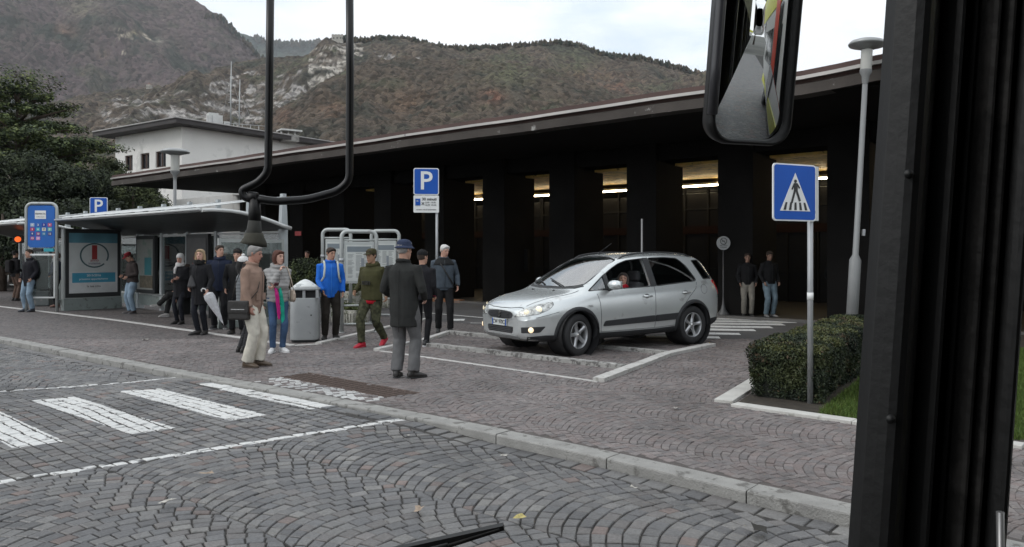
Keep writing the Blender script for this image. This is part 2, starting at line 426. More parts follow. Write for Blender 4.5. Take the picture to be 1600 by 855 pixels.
# road stones: rows across the crossing, arches elsewhere
la, lb = RG(0, 747), RG(650, 656); ua, ub = RG(0, 607), RG(312, 586)
def side(xy, a, b): return (b.x-a.x)*(xy[:, 1]-a.y)-(b.y-a.y)*(xy[:, 0]-a.x)
AR = arcs(-6, 30, 5.0-1.18*8-.08, 1.18, .108, 8, .013, Rr=.72, jit=.008)
RW = rows(2, 22, -4, 5.4, .112, .016)
def road_sel(C, rowreg):
    ctr = C.mean(1); xy = to_xy(ctr); inside = (side(xy, la, lb) > 0) & (side(xy, ua, ub) < 0)
    ok = inview(xy, 26) & (ctr[:, 1] < kq(ctr[:, 0])-.20)
    return C[ok & (inside if rowreg else ~inside)]
BR = []                                                   # one row of stones laid along the kerb
AR = warp(AR); RW = warp(RW, .6)
s = -6
while s < 30:
    ln = random.uniform(.13, .2); q1, q2 = kq(s), kq(s+ln)
    BR.append([[s+.008, q1-.17], [s+ln-.008, q2-.17], [s+ln-.008, q2-.02], [s+.008, q1-.02]]); s += ln
BR = np.array(BR); BR = BR[inview(to_xy(BR.mean(1)), 26)]
C = np.concatenate([road_sel(AR, False), road_sel(RW, True), BR]); zt = road_z(C.mean(1)[:, 0], C.mean(1)[:, 1])
N_R = len(C)
stones(fix_wind(to_xy(C)), pick(pal_road, len(C), prob_road), zt+.0, .02, .0055, 'road_paving', road_m)
# the road bed under the joints, and the far road
ss = np.linspace(-40, 60, 201); V = []; F = []
for i, s in enumerate(ss):
    k = kq(s)
    for q in (k-16, k-1.9, k-1.2, k-.6, k+.02): V.append(SQ(s, q, float(road_z(s, q))-.0095))
for i in range(200):
    for j in range(4): a = i*5+j; F.append((a, a+1, a+6, a+5))
o = MB().add(V, F).build('road', joint_m); tag(o, kind='structure')
def cobble_mat(name, pal, scale, rough=.65):
    m = bpy.data.materials.new(name); MATS[name] = m; m.use_nodes = True; n = m.node_tree.nodes; l = m.node_tree.links.new; b = n['Principled BSDF']; b.inputs['Roughness'].default_value = rough
    g = n.new('ShaderNodeNewGeometry'); v = n.new('ShaderNodeTexVoronoi'); v.inputs['Scale'].default_value = scale; v.inputs['Randomness'].default_value = .6
    l(g.outputs['Position'], v.inputs['Vector'])
    r = n.new('ShaderNodeValToRGB'); r.color_ramp.interpolation = 'CONSTANT'; e = r.color_ramp.elements
    while len(e) < len(pal): e.new(.5)
    for i, c in enumerate(pal): e[i].position = i/len(pal); e[i].color = (*[x*.9 for x in c], 1)
    sp = n.new('ShaderNodeSeparateColor'); l(v.outputs['Color'], sp.inputs[0]); l(sp.outputs[0], r.inputs[0])
    v2 = n.new('ShaderNodeTexVoronoi'); v2.feature = 'DISTANCE_TO_EDGE'; v2.inputs['Scale'].default_value = scale; v2.inputs['Randomness'].default_value = .6; l(g.outputs['Position'], v2.inputs['Vector'])
    mr = n.new('ShaderNodeMapRange'); mr.inputs[1].default_value = .02; mr.inputs[2].default_value = .09; l(v2.outputs['Distance'], mr.inputs[0])
    mx_ = n.new('ShaderNodeMixRGB'); mx_.inputs[1].default_value = (.04, .037, .035, 1); l(mr.outputs[0], mx_.inputs[0]); l(r.outputs[0], mx_.inputs[2]); l(mx_.outputs[0], b.inputs['Base Color'])
    bu = n.new('ShaderNodeBump'); bu.inputs['Distance'].default_value = .01; bu.inputs['Strength'].default_value = .5; l(mr.outputs[0], bu.inputs['Height']); l(bu.outputs[0], b.inputs['Normal'])
    return m
plaza_far = cobble_mat('plaza_cobbles', [tuple(c) for c in pal_plaza], 11)
road_far = cobble_mat('road_cobbles', [tuple(c) for c in pal_road], 7.5, .55)
o = MB().add([SQ(-40, -30, -.082), SQ(-1, -30, -.082), SQ(-1, 3.0, -.082), SQ(-40, 3.0, -.082)], [(0, 1, 2, 3)]).build('road', road_far); tag(o, kind='structure')
V = []; F = []
for i, s in enumerate(ss): V += [SQ(s, kq(s)+.1, -.006), SQ(s, 60, -.006)]
F = [(2*i, 2*i+1, 2*i+3, 2*i+2) for i in range(200)]
# dark asphalt lane and darker floor under the station roof
o = MB().add(V, F).build('plaza', plaza_far); tag(o, kind='structure')
# plaza stones near the camera
PL = arcs(-8, 22, 4.7, 1.0, .074, 13, .006, Rr=.85, jit=.008, flip=1)
PL = warp(PL, .8); ctr = PL.mean(1); xy = to_xy(ctr)
ok = inview(xy, 14.5, .8) & (ctr[:, 1] > kq(ctr[:, 0])+.27)
gr = [G(440, 589), G(481, 583), G(655, 615), G(602, 621)]   # drain grate
gw = [G(395, 597), G(440, 589), G(602, 621), G(578, 628)]   # white painted stones beside it
ok &= ~inpoly(xy[:, 0], xy[:, 1], gr)
PL = PL[ok]; xy = xy[ok]
cp = pick(pal_plaza, len(PL))
inw = inpoly(xy[:, 0], xy[:, 1], gw); tsq = PL.mean(1)
chk = ((np.floor(tsq[:, 0]/.17)+np.floor(tsq[:, 1]/.34)*0) % 2 == 0)
cp[inw & (np.random.rand(len(cp)) < .5)] = (.45, .45, .44)
N_P = len(PL)
stones(fix_wind(to_xy(PL)), cp, np.full(len(PL), .002), .02, .003, 'plaza_paving', plaza_m)
# dark joints under those stones
V = []; F = []; sl = np.linspace(-8, 22, 61)
poly = []
for y in (1.0, 14.5): 
    for x in ((-1, 1) if y < 5 else (1, -1)): poly.append((x*(y*.68+1.2), y))
o = MB()
pts = [(s, kq(s)+.2) for s in sl]
vv = []
for s, q in pts: vv += [SQ(s, q, -.003), SQ(s, q+.5, -.003), SQ(s, 17.5, -.003)]
ff = []
for i in range(60):
    for j in range(2): a = i*3+j; ff.append((a, a+1, a+4, a+3))
bm = bmesh.new()
for p in vv: bm.verts.new(p)
bm.verts.ensure_lookup_table()
for f in ff: bm.faces.new([bm.verts[i] for i in f])
bmesh.ops.bisect_plane(bm, geom=bm.verts[:]+bm.edges[:]+bm.faces[:], plane_co=(0, 14.5, 0), plane_no=(0, 1, 0), clear_outer=True)
me = bpy.data.meshes.new('plaza'); bm.to_mesh(me); bm.free()
tag(link('plaza', me, None, mat('plaza_joint', (.088, .077, .072), .9, var=.35, vs=5, bump=.3, bs=90)), kind='structure')
# kerb stones
kerb_m = mat('kerb_granite', (.27, .265, .25), .7, var=.16, vs=5, bump=.5, bs=70, wear=((.13, .125, .115), .42, 7))
kb = MB(); cuts = [tosq(G(1166, 768))[0]]
while cuts[-1] < 34: cuts.append(cuts[-1]+1.19)
cuts = [cuts[0]-1.19*k for k in range(8, 0, -1)]+cuts
for a, b in zip(cuts[:-1], cuts[1:]):
    g = .006; dz = random.uniform(-.004, .004)
    s0_, s1_ = a+g, b-g; sub = 3
    prof = [(0, -.14), (.0, -.014), (.004, -.004), (.014, 0), (.20, 0), (.205, -.14)]
    vs_ = []
    for i in range(sub+1):
        s = s0_+(s1_-s0_)*i/sub; q = float(kq(s)); dn = float(drop(s))
        for (dq, z) in prof: vs_.append(SQ(s, q+dq, z+dz+.004 if z > -.1 else z))
    n = len(prof); fs_ = [(i*n+j, (i+1)*n+j, (i+1)*n+j+1, i*n+j+1) for i in range(sub) for j in range(n-1)]
    fs_ += [tuple(range(n)), tuple(sub*n+j for j in range(n))[::-1]]
    kb.add(vs_, fs_)
tag(kb.build('kerb', kerb_m), kind='structure')
# white edge stones of the bus-stop area, and painted bay line
edge_m = mat('pale_edge_stone', (.46, .45, .43), .75, var=.12, vs=6, bump=.3, wear=((.25, .24, .22), .4, 9))
def strip(pl, w, z0, z1, m, name='kerb', seg=1.0, gap=.006, kind='structure', jitter=.0):
    b = MB()
    for a, c in zip(pl[:-1], pl[1:]):
        a = Vector((a.x, a.y)); c = Vector((c.x, c.y)); e = c-a; ln = e.length; e.normalize(); nn = Vector((-e.y, e.x)); k = max(1, int(round(ln/seg)))
        for i in range(k):
            p0 = a+e*(ln*i/k+gap/2); p1 = a+e*(ln*(i+1)/k-gap/2); dz = random.uniform(-jitter, jitter)
            mid = (p0+p1)/2
            b.bbox((mid.x, mid.y, (z0+z1)/2+dz), ((p1-p0).length, w, z1-z0), math.atan2(e.y, e.x), bev=.006)
    return tag(b.build(name, m), kind=kind)
strip([G(-160, 454), G(0, 479), G(180, 500), G(372, 527), G(460, 540), G(497, 538)], .13, -.05, .008, edge_m)
strip([G(497, 538), G(607, 512), G(668, 499)], .13, -.05, .035, edge_m)
strip([G(590, 548), G(935, 597)], .07, -.02, .009, edge_m, gap=0, seg=5)
step_m = mat('step_granite', (.33, .325, .31), .75, var=.15, vs=7, bump=.5, bs=60, wear=((.12, .115, .11), .45, 9))
strip([G(668, 541), G(975, 577)], .14, -.02, .065, step_m, jitter=.006, seg=.75)
strip([G(700, 521), G(1042, 554)], .14, -.02, .062, step_m, jitter=.006, seg=.8)
strip([G(935, 597), G(1042, 556)], .16, -.02, .052, edge_m, jitter=.003, seg=.8)
strip([G(1042, 556), G(1112, 541)], .16, -.02, .054, edge_m, seg=.8)
strip([G(588, 549), G(664, 533), G(700, 521)], .12, -.02, .05, edge_m, seg=.7)
wl = mat('white_road_paint', (.62, .62, .6), .7, var=.1, vs=5, wear=((.15, .14, .14), .4, 14))
lb_ = MB()
def paintline(a, b, w, z=.0045):
    e = (b-a).xy.normalized(); n_ = Vector((-e.y, e.x, 0))*w/2; Z = Vector((0, 0, z))
    lb_.add([a+n_+Z, a-n_+Z, b-n_+Z, b+n_+Z], [(0, 1, 2, 3)])
paintline(G(655, 488), G(770, 498), .1); paintline(G(700, 500), G(726, 500), .5); paintline(G(735, 505), G(770, 505.5), .08)
o = lb_.build('painted_line', wl); tag(o, kind='structure')
# zebra crossing behind the car, running to the station doors, on dark paving
zb = MB()
zs = [(528, 1010, 1120), (522.5, 1045, 1152), (516.5, 1050, 1176), (512, 1055, 1203), (507.6, 1060, 1222), (503.8, 1065, 1240), (500.2, 1080, 1250), (497.2, 1100, 1262)]
for i, (y, x0, x1) in enumerate(zs):
    h = .42 if i < 6 else .4
    a, b = G(x0, y-1.0), G(x1+6, y+1.0); e = (b-a).xy.normalized(); nn = Vector((-e.y, e.x, 0)); Z = Vector((0, 0, .0005))
    w = (FPX*EYE/(y-HOR-1.6)-FPX*EYE/(y-HOR+1.6))
    zb.add([a+Z, b+Z, b+nn*w+Z, a+nn*w+Z], [(0, 1, 2, 3)])
tag(zb.build('crossing_marking', wl), kind='structure')
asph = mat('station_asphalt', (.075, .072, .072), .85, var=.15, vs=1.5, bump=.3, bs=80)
# q of the lane before the station
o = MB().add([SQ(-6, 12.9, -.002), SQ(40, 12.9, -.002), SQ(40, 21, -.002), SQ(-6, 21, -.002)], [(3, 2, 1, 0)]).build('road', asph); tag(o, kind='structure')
# drain grate
c4 = gr; gm_ = mat('rusty_iron', (.085, .06, .05), .75, .3, var=.3, vs=20, bump=.3)
gb = MB(); A, B, C_, D4 = [Vector(p) for p in (gr[0], gr[3], gr[2], gr[1])]   # A-B near long side, D-C far
root = thing('drain_grate', 'long rusty iron drain grate set in the paving beside white painted stones', 'drain', (A+C_)/2)
root_c = (A+C_)/2
nb_l = 46
for i in range(nb_l+1):
    t = i/nb_l; p = A.lerp(B, t)-root_c; q = D4.lerp(C_, t)-root_c
    gb.tube([p+Vector((0, 0, -.004)), q+Vector((0, 0, -.004))], .0085, 4, smooth=False)
gb.build('crossbar', gm_, root)
gb = MB()
for j in range(6):
    t = j/5; p = A.lerp(D4, t)-root_c; q = B.lerp(C_, t)-root_c
    gb.tube([p, q], .012 if j in (0, 5) else .009, 4, smooth=False)
gb.build('frame', gm_, root)
hole = mat('drain_dark', (.012, .011, .01), 1, var=.2)
MB().add([p-root_c+Vector((0, 0, -.0015)) for p in (A, B, C_, D4)], [(0, 1, 2, 3)]).build('channel', hole, root)
# fallen leaves
lf_m = [mat('leaf_yellow', (.38, .32, .12), .7, var=.3, vs=30), mat('leaf_brown', (.30, .23, .17), .7, var=.3, vs=30), mat('leaf_pale', (.42, .40, .36), .7, var=.2, vs=30)]
for i, (x, y, mi, sz, lab) in enumerate([(812, 814, 0, .05, 'curled yellow leaf on the road above the wiper tip'), (655, 801, 1, .055, 'brown leaf lying on the road left of the wiper tip'),
        (260, 790, 2, .06, 'pale crumpled leaf on the cobbles at the lower left'), (322, 745, 1, .06, 'brown crushed leaf near the painted line'), (788, 716, 2, .035, 'small pale leaf on the cobbles near the kerb'),
        (989, 767, 2, .035, 'white scrap of leaf close to the kerb stones'), (637, 685, 2, .03, 'tiny pale leaf on the dark damp cobbles'), (1056, 640, 2, .04, 'yellowish leaf on the plaza paving'), (226, 532, 2, .06, 'pale leaf lying on the pavement near the shelter'),
        (1187, 832, 1, .07, 'dark twig-like leaf at the kerb by the pillar')]):
    onroad = y > 660 and not (x == 1056)
    p = G(x, y, -.06 if onroad else 0.004); b = MB(); n = 9; vs_ = [(0, 0, .006)]
    for k in range(n):
        a = 2*PI*k/n+random.random()*.3; r = sz*(1 if k % 2 else .62)*random.uniform(.8, 1.1); vs_.append((r*math.cos(a)*1.3, r*math.sin(a)*.8, random.uniform(.003, .022)))
    b.add(vs_, [(0, k+1, (k+1) % n+1) for k in range(n)])
    o = b.build('fallen_leaf', lf_m[mi] if x != 1187 else mat('leaf_dark', (.02, .018, .014), .8)); o.location = (p.x, p.y, p.z+.005+(.012 if onroad else 0)); o.rotation_euler = (0, 0, random.random()*6)
    tag(o, lab, 'leaf', 'fallen leaves on the ground')
# ------------------------------------------------------------ mountains
def leafy_mat(name, rough=.9, vscale=.12, dark=.42):
    m = mat(name, (1, 1, 1), rough, attr='col', spec=.1)
    n = m.node_tree.nodes; l = m.node_tree.links.new; b = n['Principled BSDF']
    g = n.new('ShaderNodeNewGeometry'); base = b.inputs['Base Color'].links[0].from_socket
    v = n.new('ShaderNodeTexVoronoi'); v.inputs['Scale'].default_value = vscale; l(g.outputs['Position'], v.inputs['Vector'])
    sp = n.new('ShaderNodeSeparateColor'); l(v.outputs['Color'], sp.inputs[0])
    mr = n.new('ShaderNodeMapRange'); mr.inputs[3].default_value = dark; mr.inputs[4].default_value = 2-dark; l(sp.outputs[1], mr.inputs[0])
    nz_ = n.new('ShaderNodeTexNoise'); nz_.inputs['Scale'].default_value = vscale*4; nz_.inputs['Detail'].default_value = 6; nz_.inputs['Roughness'].default_value = .7; l(g.outputs['Position'], nz_.inputs['Vector'])
    m2 = n.new('ShaderNodeMapRange'); m2.inputs[1].default_value = .3; m2.inputs[2].default_value = .7; m2.inputs[3].default_value = .5; m2.inputs[4].default_value = 1.5; l(nz_.outputs['Fac'], m2.inputs[0])
    mu = n.new('ShaderNodeMath'); mu.operation = 'MULTIPLY'; l(mr.outputs[0], mu.inputs[0]); l(m2.outputs[0], mu.inputs[1])
    vs_ = n.new('ShaderNodeVectorMath'); vs_.operation = 'SCALE'; l(base, vs_.inputs[0]); l(mu.outputs[0], vs_.inputs['Scale']); l(vs_.outputs[0], b.inputs['Base Color'])
    bu = n.new('ShaderNodeBump'); bu.inputs['Distance'].default_value = .4/vscale; bu.inputs['Strength'].default_value = .8
    mi = n.new('ShaderNodeMath'); mi.operation = 'SUBTRACT'; mi.inputs[0].default_value = 1; l(v.outputs['Distance'], mi.inputs[1]); l(mi.outputs[0], bu.inputs['Height']); l(bu.outputs[0], b.inputs['Normal'])
    return m
def ridge(name, pts, Yn, Yf, px0, px1, pal, amp, nx=900, ny=170, prof=.9, bumps=5, bsc=.1, rocks=(), seed=0, basepy=392, vscale=.12, spots=()):
    xs = [p[0] for p in pts]; ys = [p[1] for p in pts]
    a = np.linspace(px0, px1, nx); zr = EYE+(HOR-np.interp(a, xs, ys))/FPX*Yf
    v = np.concatenate([np.linspace(0, 1, ny), [1.03, 1.1]]); X = (a-800)/FPX*Yf
    VX = np.repeat(X[None], len(v), 0); VY = (Yn+(Yf-Yn)*v)[:, None]+VX*0
    pr = np.where(v <= 1, v**prof, 1-(v-1)*3)[:, None]
    Q = np.stack([VX.ravel()/(Yf-Yn)*5, VY.ravel()/(Yf-Yn)*5, np.full(VX.size, seed*9.1)], 1)
    f = (fbm3(Q, 6)-.5).reshape(VX.shape); gul = np.abs(fbm3(Q*np.array([2.2, .7, 1])+31, 4)-.5).reshape(VX.shape)
    env = np.clip(np.sin(np.clip(v, 0, 1)*PI)[:, None], 0, 1)**.7
    Z = pr*zr[None]+(f*2+gul*1.4-.25)*amp*env
    Qs = np.stack([VX.ravel()*bsc, VY.ravel()*bsc, np.zeros(VX.size)], 1)
    b_ = vnoise3(Qs+seed).reshape(VX.shape); b2 = vnoise3(Qs*2.7+3).reshape(VX.shape)
    Z += (np.maximum(b_-.35, 0)*1.3+b2*.5)*bumps
    V = np.stack([VX.ravel(), VY.ravel(), Z.ravel()], 1)
    # what a crown, scree or cliff is made of
    n1 = fbm3(V*np.array([1, 1, 1.5])*(7/(Yf-Yn))+seed*5, 5); n2 = fbm3(V*(40/(Yf-Yn))+9, 4); n3 = fbm3(V*(16/(Yf-Yn))+71, 4)
    pal = np.array(pal); t = np.clip((n1*.55+n2*.3+n3*.35-.35)/.5, 0, .999)*(len(pal)-1)
    i0 = t.astype(int); fr = (t-i0)[:, None]; col = pal[i0]*(1-fr)+pal[np.minimum(i0+1, len(pal)-1)]*fr
    ppx = 800+V[:, 0]/V[:, 1]*FPX; ppy = HOR-(V[:, 2]-EYE)/V[:, 1]*FPX
    for (poly, thr, rc) in rocks:
        m_ = inpoly(ppx, ppy, poly)
        st = np.abs(fbm3(V*np.array([.05, .012, .11])*(1300/Yf)+3, 5)-.5)*1.9+.12*fbm3(V*.2, 2)
        k = np.clip((fbm3(V*np.array([30, 30, 70])/(Yf-Yn)+50, 5)*.75+(.5-st)*.25+.06-thr)/.04, 0, 1)*m_*(.25+.75*(fbm3(V*np.array([.06,.06,.2]), 3) > .47))
        rcol = np.array(rc)[None]*(1.45-1.5*st)[:, None]
        col = col*(1-k[:, None])+rcol*k[:, None]
        V[:, 1] += 0
    for (sx, sy, sr, sc) in spots:
        k = np.exp(-(((ppx-sx)/sr)**2+((ppy-sy)/(sr*.6))**2)*1.5)*np.clip((n2-.35)*5, 0, 1)
        col = col*(1-k[:, None])+np.array(sc)[None]*k[:, None]
    r, c = len(v), nx; I = np.arange((r-1)*(c-1)); i = I//(c-1); j = I % (c-1); A = i*c+j
    F = np.stack([A, A+1, A+1+c, A+c], 1)
    o = npmesh(name, V, F, leafy_mat('woodland_'+str(seed), vscale=vscale), smooth=False, attr={'col': col})
    tag(o, kind='structure'); return o
ridge('far_mountain', [(200, 60), (330, 40), (360, 48), (390, 57), (410, 64), (440, 70), (500, 68), (560, 76), (640, 90), (800, 120), (1100, 180)], 4200, 5200, 150, 1200,
      [(.05, .065, .06), (.04, .06, .05), (.07, .075, .06)], 60, nx=500, ny=60, bumps=16, bsc=.03, seed=1, vscale=.05)
ridge('mountain', [(-500, -420), (0, -190), (150, -110), (250, -40), (282, -14), (310, 6), (345, 28), (368, 50), (385, 66), (400, 84), (425, 104), (460, 150), (520, 230), (600, 330)], 1500, 2700, -330, 620,
      [(.022, .028, .022), (.04, .044, .034), (.078, .062, .055), (.09, .066, .066), (.062, .06, .044), (.10, .08, .06)], 170, prof=1.0, bumps=9, bsc=.05, seed=2, vscale=.09,
      rocks=[([(150, 40), (260, 30), (280, 75), (200, 90)], .66, (.3, .26, .2))], spots=[(212, 52, 9, (.26, .22, .13)), (160, 85, 10, (.16, .12, .08)), (247, 64, 9, (.24, .22, .18)), (100, 50, 24, (.11, .07, .05)), (130, 12, 30, (.13, .115, .08)), (230, 145, 18, (.22, .16, .08))])
ridge('hill', [(-400, 250), (-100, 210), (60, 170), (130, 152), (200, 141), (260, 137), (300, 127), (340, 110), (390, 95), (430, 90), (470, 94), (500, 84), (512, 70), (530, 62), (560, 66), (590, 61), (640, 62), (680, 73), (720, 77), (770, 75), (820, 71), (870, 68), (900, 72), (950, 89), (1000, 92), (1050, 104), (1085, 115), (1200, 138), (1350, 160), (1700, 230)], 700, 1300, -330, 1700,
      [(.030, .036, .026), (.045, .045, .034), (.075, .062, .048), (.088, .068, .052), (.06, .062, .04), (.085, .074, .052)], 60, nx=1300, prof=.8, bumps=6, bsc=.09, seed=3, vscale=.19,
      rocks=[([(150, 158), (300, 140), (400, 108), (470, 108), (490, 190), (380, 200), (170, 205)], .52, (.235, .22, .205)), ([(484, 78), (566, 62), (572, 150), (500, 160), (480, 130)], .45, (.30, .275, .24)), ([(560, 80), (660, 85), (650, 125), (560, 125)], .55, (.18, .17, .16))],
      spots=[(905, 118, 40, (.11, .07, .05)), (970, 135, 35, (.12, .07, .05)), (780, 150, 22, (.13, .06, .042)), (900, 96, 40, (.075, .08, .05))])
ridge('hill', [(250, 330), (380, 215), (430, 178), (480, 148), (530, 118), (570, 100), (620, 93), (700, 96), (780, 100), (860, 110), (910, 128), (960, 145), (1030, 160), (1100, 176), (1250, 205), (1500, 260)], 420, 850, 200, 1500,
      [(.028, .032, .024), (.042, .040, .031), (.068, .055, .042), (.08, .062, .046), (.05, .052, .034), (.075, .066, .045)], 34, nx=1000, prof=.85, bumps=5, bsc=.11, seed=4, vscale=.24,
      spots=[(770, 150, 20, (.13, .055, .038)), (520, 170, 30, (.10, .065, .045)), (640, 160, 50, (.095, .065, .045)), (440, 180, 30, (.095, .062, .045)), (800, 110, 60, (.08, .08, .05))])
# conifers standing out of the ridge lines
def spikes(pts, Yf, n, h, w, x0, x1, seed):
    rs = np.random.RandomState(seed); xs = [p[0] for p in pts]; ys = [p[1] for p in pts]; V = []; F = []; Cc = []
    for i in range(n):
        px = rs.uniform(x0, x1); py = np.interp(px, xs, ys)+rs.uniform(-.5, 5); p = P(px, py, Yf*rs.uniform(.985, 1.0)); hh = h*rs.uniform(.6, 1.3); ww = w*rs.uniform(.7, 1.3); b = len(V); con = rs.rand() < .6
        k = 5; c = np.array([(.03, .042, .028), (.06, .055, .035), (.075, .06, .04)][rs.randint(3)])
        for lv, (r, z) in enumerate([(.35, -.3), (1, .25), (.75, .62), (.08 if con else .35, 1)] ):
            for j in range(k):
                a = 2*PI*(j+lv*.5)/k; V.append((p.x+ww*r*math.cos(a)*rs.uniform(.7, 1.2), p.y+ww*r*math.sin(a), p.z+hh*z)); Cc.append(c*rs.uniform(.7, 1.2))
        for lv in range(3):
            for j in range(k): F.append((b+lv*k+j, b+lv*k+(j+1) % k, b+(lv+1)*k+(j+1) % k, b+(lv+1)*k+j))
    o = npmesh('ridge_trees', np.array(V), np.array(F), MATS['woodland_3'], attr={'col': np.array(Cc)}); tag(o, kind='stuff'); return o
spikes([(500, 84), (512, 68), (530, 60), (560, 64), (590, 60), (640, 61), (680, 72), (720, 76), (770, 74), (820, 70), (870, 67), (900, 71), (950, 88), (1000, 91), (1050, 103), (1085, 114), (1200, 137), (1350, 158)], 1300, 1100, 6.5, 2.8, 495, 1250, 3)
spikes([(345, 28), (368, 50), (385, 66), (400, 84), (425, 104)], 2690, 120, 17, 6, 282, 425, 4)
spikes([(390, 57), (410, 64), (440, 69), (500, 67), (560, 75)], 5190, 160, 30, 12, 395, 560, 6)
# small stone tower and hut on the ridge
st_m = mat('old_stone', (.36, .34, .30), .9, var=.2, vs=.4, bump=.3, bs=2)
def far_building(name, px, py, Y, w, d, h, label, roof=False):
    p = P(px, py, Y); r = thing(name, label, 'building', p)
    MB().box((0, 0, h/2-4), (w, d, h+8)).build('wall', st_m, r)
    for k in (-1, 0, 1): MB().box((k*w*.3, -d/2-.1, h*.6), (w*.11, .3, h*.18)).build('window', mat('dark_opening', (.03, .03, .035), .5), r)
    if roof: MB().rings([((0, 0, h), w*.62, d*.62), ((0, 0, h*1.35), .3, .3)], 4, smooth=False).build('roof', mat('hut_roof', (.2, .12, .09), .9), r)
    else:
        b = MB()
        for k in range(4): b.box(((k-1.5)*w*.27, 0, h+.6), (w*.14, d, 1.6))
        b.build('battlement', st_m, r)
far_building('stone_tower', 528, 68, 1285, 19, 10, 13, 'square ruined stone tower on the cliff top behind the mirror bracket tube')
far_building('hut', 582, 70, 1290, 9, 8, 8, 'tiny pale hut among trees on the ridge right of the stone tower', True)
far_building('chapel', 233, 143, 1290, 7, 7, 11, 'little pale chapel tower on the shelf above the left cliffs', True)

# ------------------------------------------------------------ haze
HZ = bpy.data.materials.new('valley_haze'); HZ.use_nodes = True; hn = HZ.node_tree.nodes; hn.clear()
pv = hn.new('ShaderNodeVolumePrincipled'); pv.inputs['Density'].default_value = .00006; pv.inputs['Color'].default_value = (.93, .96, 1, 1); pv.inputs['Anisotropy'].default_value = .2
hoo = hn.new('ShaderNodeOutputMaterial'); HZ.node_tree.links.new(pv.outputs[0], hoo.inputs['Volume'])
HAZE = MB().box((0, 2700, 700), (8000, 5700, 1404)).build('haze', HZ); tag(HAZE, kind='stuff')

# ------------------------------------------------------------ trees
def leaves(blobs, n, size, name, material, parent, pal, flat=.0, shell=.55, seed=1):
    """many small leaf clumps spread through the blobs' volume"""
    rs = np.random.RandomState(seed); B = np.array([[*b[0], *b[1]] for b in blobs]); vol = (B[:, 3]*B[:, 4]*B[:, 5])**.67
    idx = rs.choice(len(B), n, p=vol/vol.sum()); d = rs.normal(size=(n, 3)); d /= np.linalg.norm(d, axis=1)[:, None]
    r = (shell+(1-shell)*rs.rand(n))**.8*(1+rs.normal(size=n)*.06); c = B[idx, :3]+d*r[:, None]*B[idx, 3:]
    nz_ = fbm3(c*(1.2/np.mean(B[:, 3:])) + seed, 3); keep = nz_ > .36; c = c[keep]; d = d[keep]; n = len(c)
    nrm = d*np.array([1, 1, 1.0])+rs.normal(size=(n, 3))*.6+np.array([0, 0, flat]); nrm /= np.linalg.norm(nrm, axis=1)[:, None]
    t = np.cross(nrm, rs.normal(size=(n, 3))); t /= np.linalg.norm(t, axis=1)[:, None]; bt = np.cross(nrm, t)
    s = size*rs.uniform(.6, 1.35, (n, 1)); q = np.stack([c-t*s, c-bt*s*.55, c+t*s, c+bt*s*.55], 1)
    pal = np.array(pal); cl = fbm3(c*(2.5/np.mean(B[:, 3:]))+7, 3); k = np.clip((cl-.25)/.5+rs.normal(size=n)*.14, 0, .999)*(len(pal)-1); i0 = k.astype(int); fr = (k-i0)[:, None]
    col = pal[i0]*(1-fr)+pal[np.minimum(i0+1, len(pal)-1)]*fr
    m = mat(material, (1, 1, 1), .75, attr='col', spec=.25)
    return npmesh(name, q.reshape(-1, 3), np.arange(n*4).reshape(-1, 4), m, parent, attr={'col': np.repeat(col, 4, 0)})
bark = mat('bark', (.07, .052, .04), .95, var=.3, vs=4, bump=.8, bs=14)
def cedar(px, Y, ztop, R_, label, seed):
    rs = random.Random(seed); p = P(px, HOR, Y); r = thing('cedar_tree', label, 'tree', (p.x, Y, 0)); b = MB()
    b.tube([(0, 0, -.2), (.1, 0, ztop*.4), (0, .1, ztop*.93)], [.45, .3, .08], 10).build('trunk', bark, r)
    blobs = []; lb2 = MB(); nt_ = 11
    for i in range(nt_):
        z = ztop*(.16+.8*i/nt_); rr = R_*(1-.78*(i/nt_)**2.6)*rs.uniform(.82, 1.12); nb = 9 if i < 8 else 6
        for j in range(nb):
            a = 2*PI*(j+.5*(i % 2))/nb+rs.uniform(-.3, .3); ln = rr*rs.uniform(.7, 1.1); e = Vector((math.cos(a)*ln, math.sin(a)*ln, z+rs.uniform(-.3, .5)))
            lb2.tube([(0, 0, z-.7), e*.55+Vector((0, 0, z*.42)), e], [.11, .07, .02], 5)
            for k in range(4):
                t = .35+.22*k; c = Vector((e.x*t, e.y*t, z+(e.z-z)*t+rs.uniform(-.1, .2))); blobs.append((c, (ln*.27, ln*.27, .27+.1*(1-t))))
    blobs.append(((0, 0, ztop*.95), (R_*.42, R_*.42, ztop*.07)))
    lb2.build('limb', bark, r)
    leaves(blobs, 170000, .085, 'crown', 'cedar_leaf', r, [(.022, .034, .022), (.046, .064, .032), (.088, .115, .045), (.17, .20, .07)], flat=1.6, shell=.3, seed=seed)
    return r
cedar(28, 43, 11.8, 5.9, 'large dark cedar with layered flat boughs at the far left', 3)
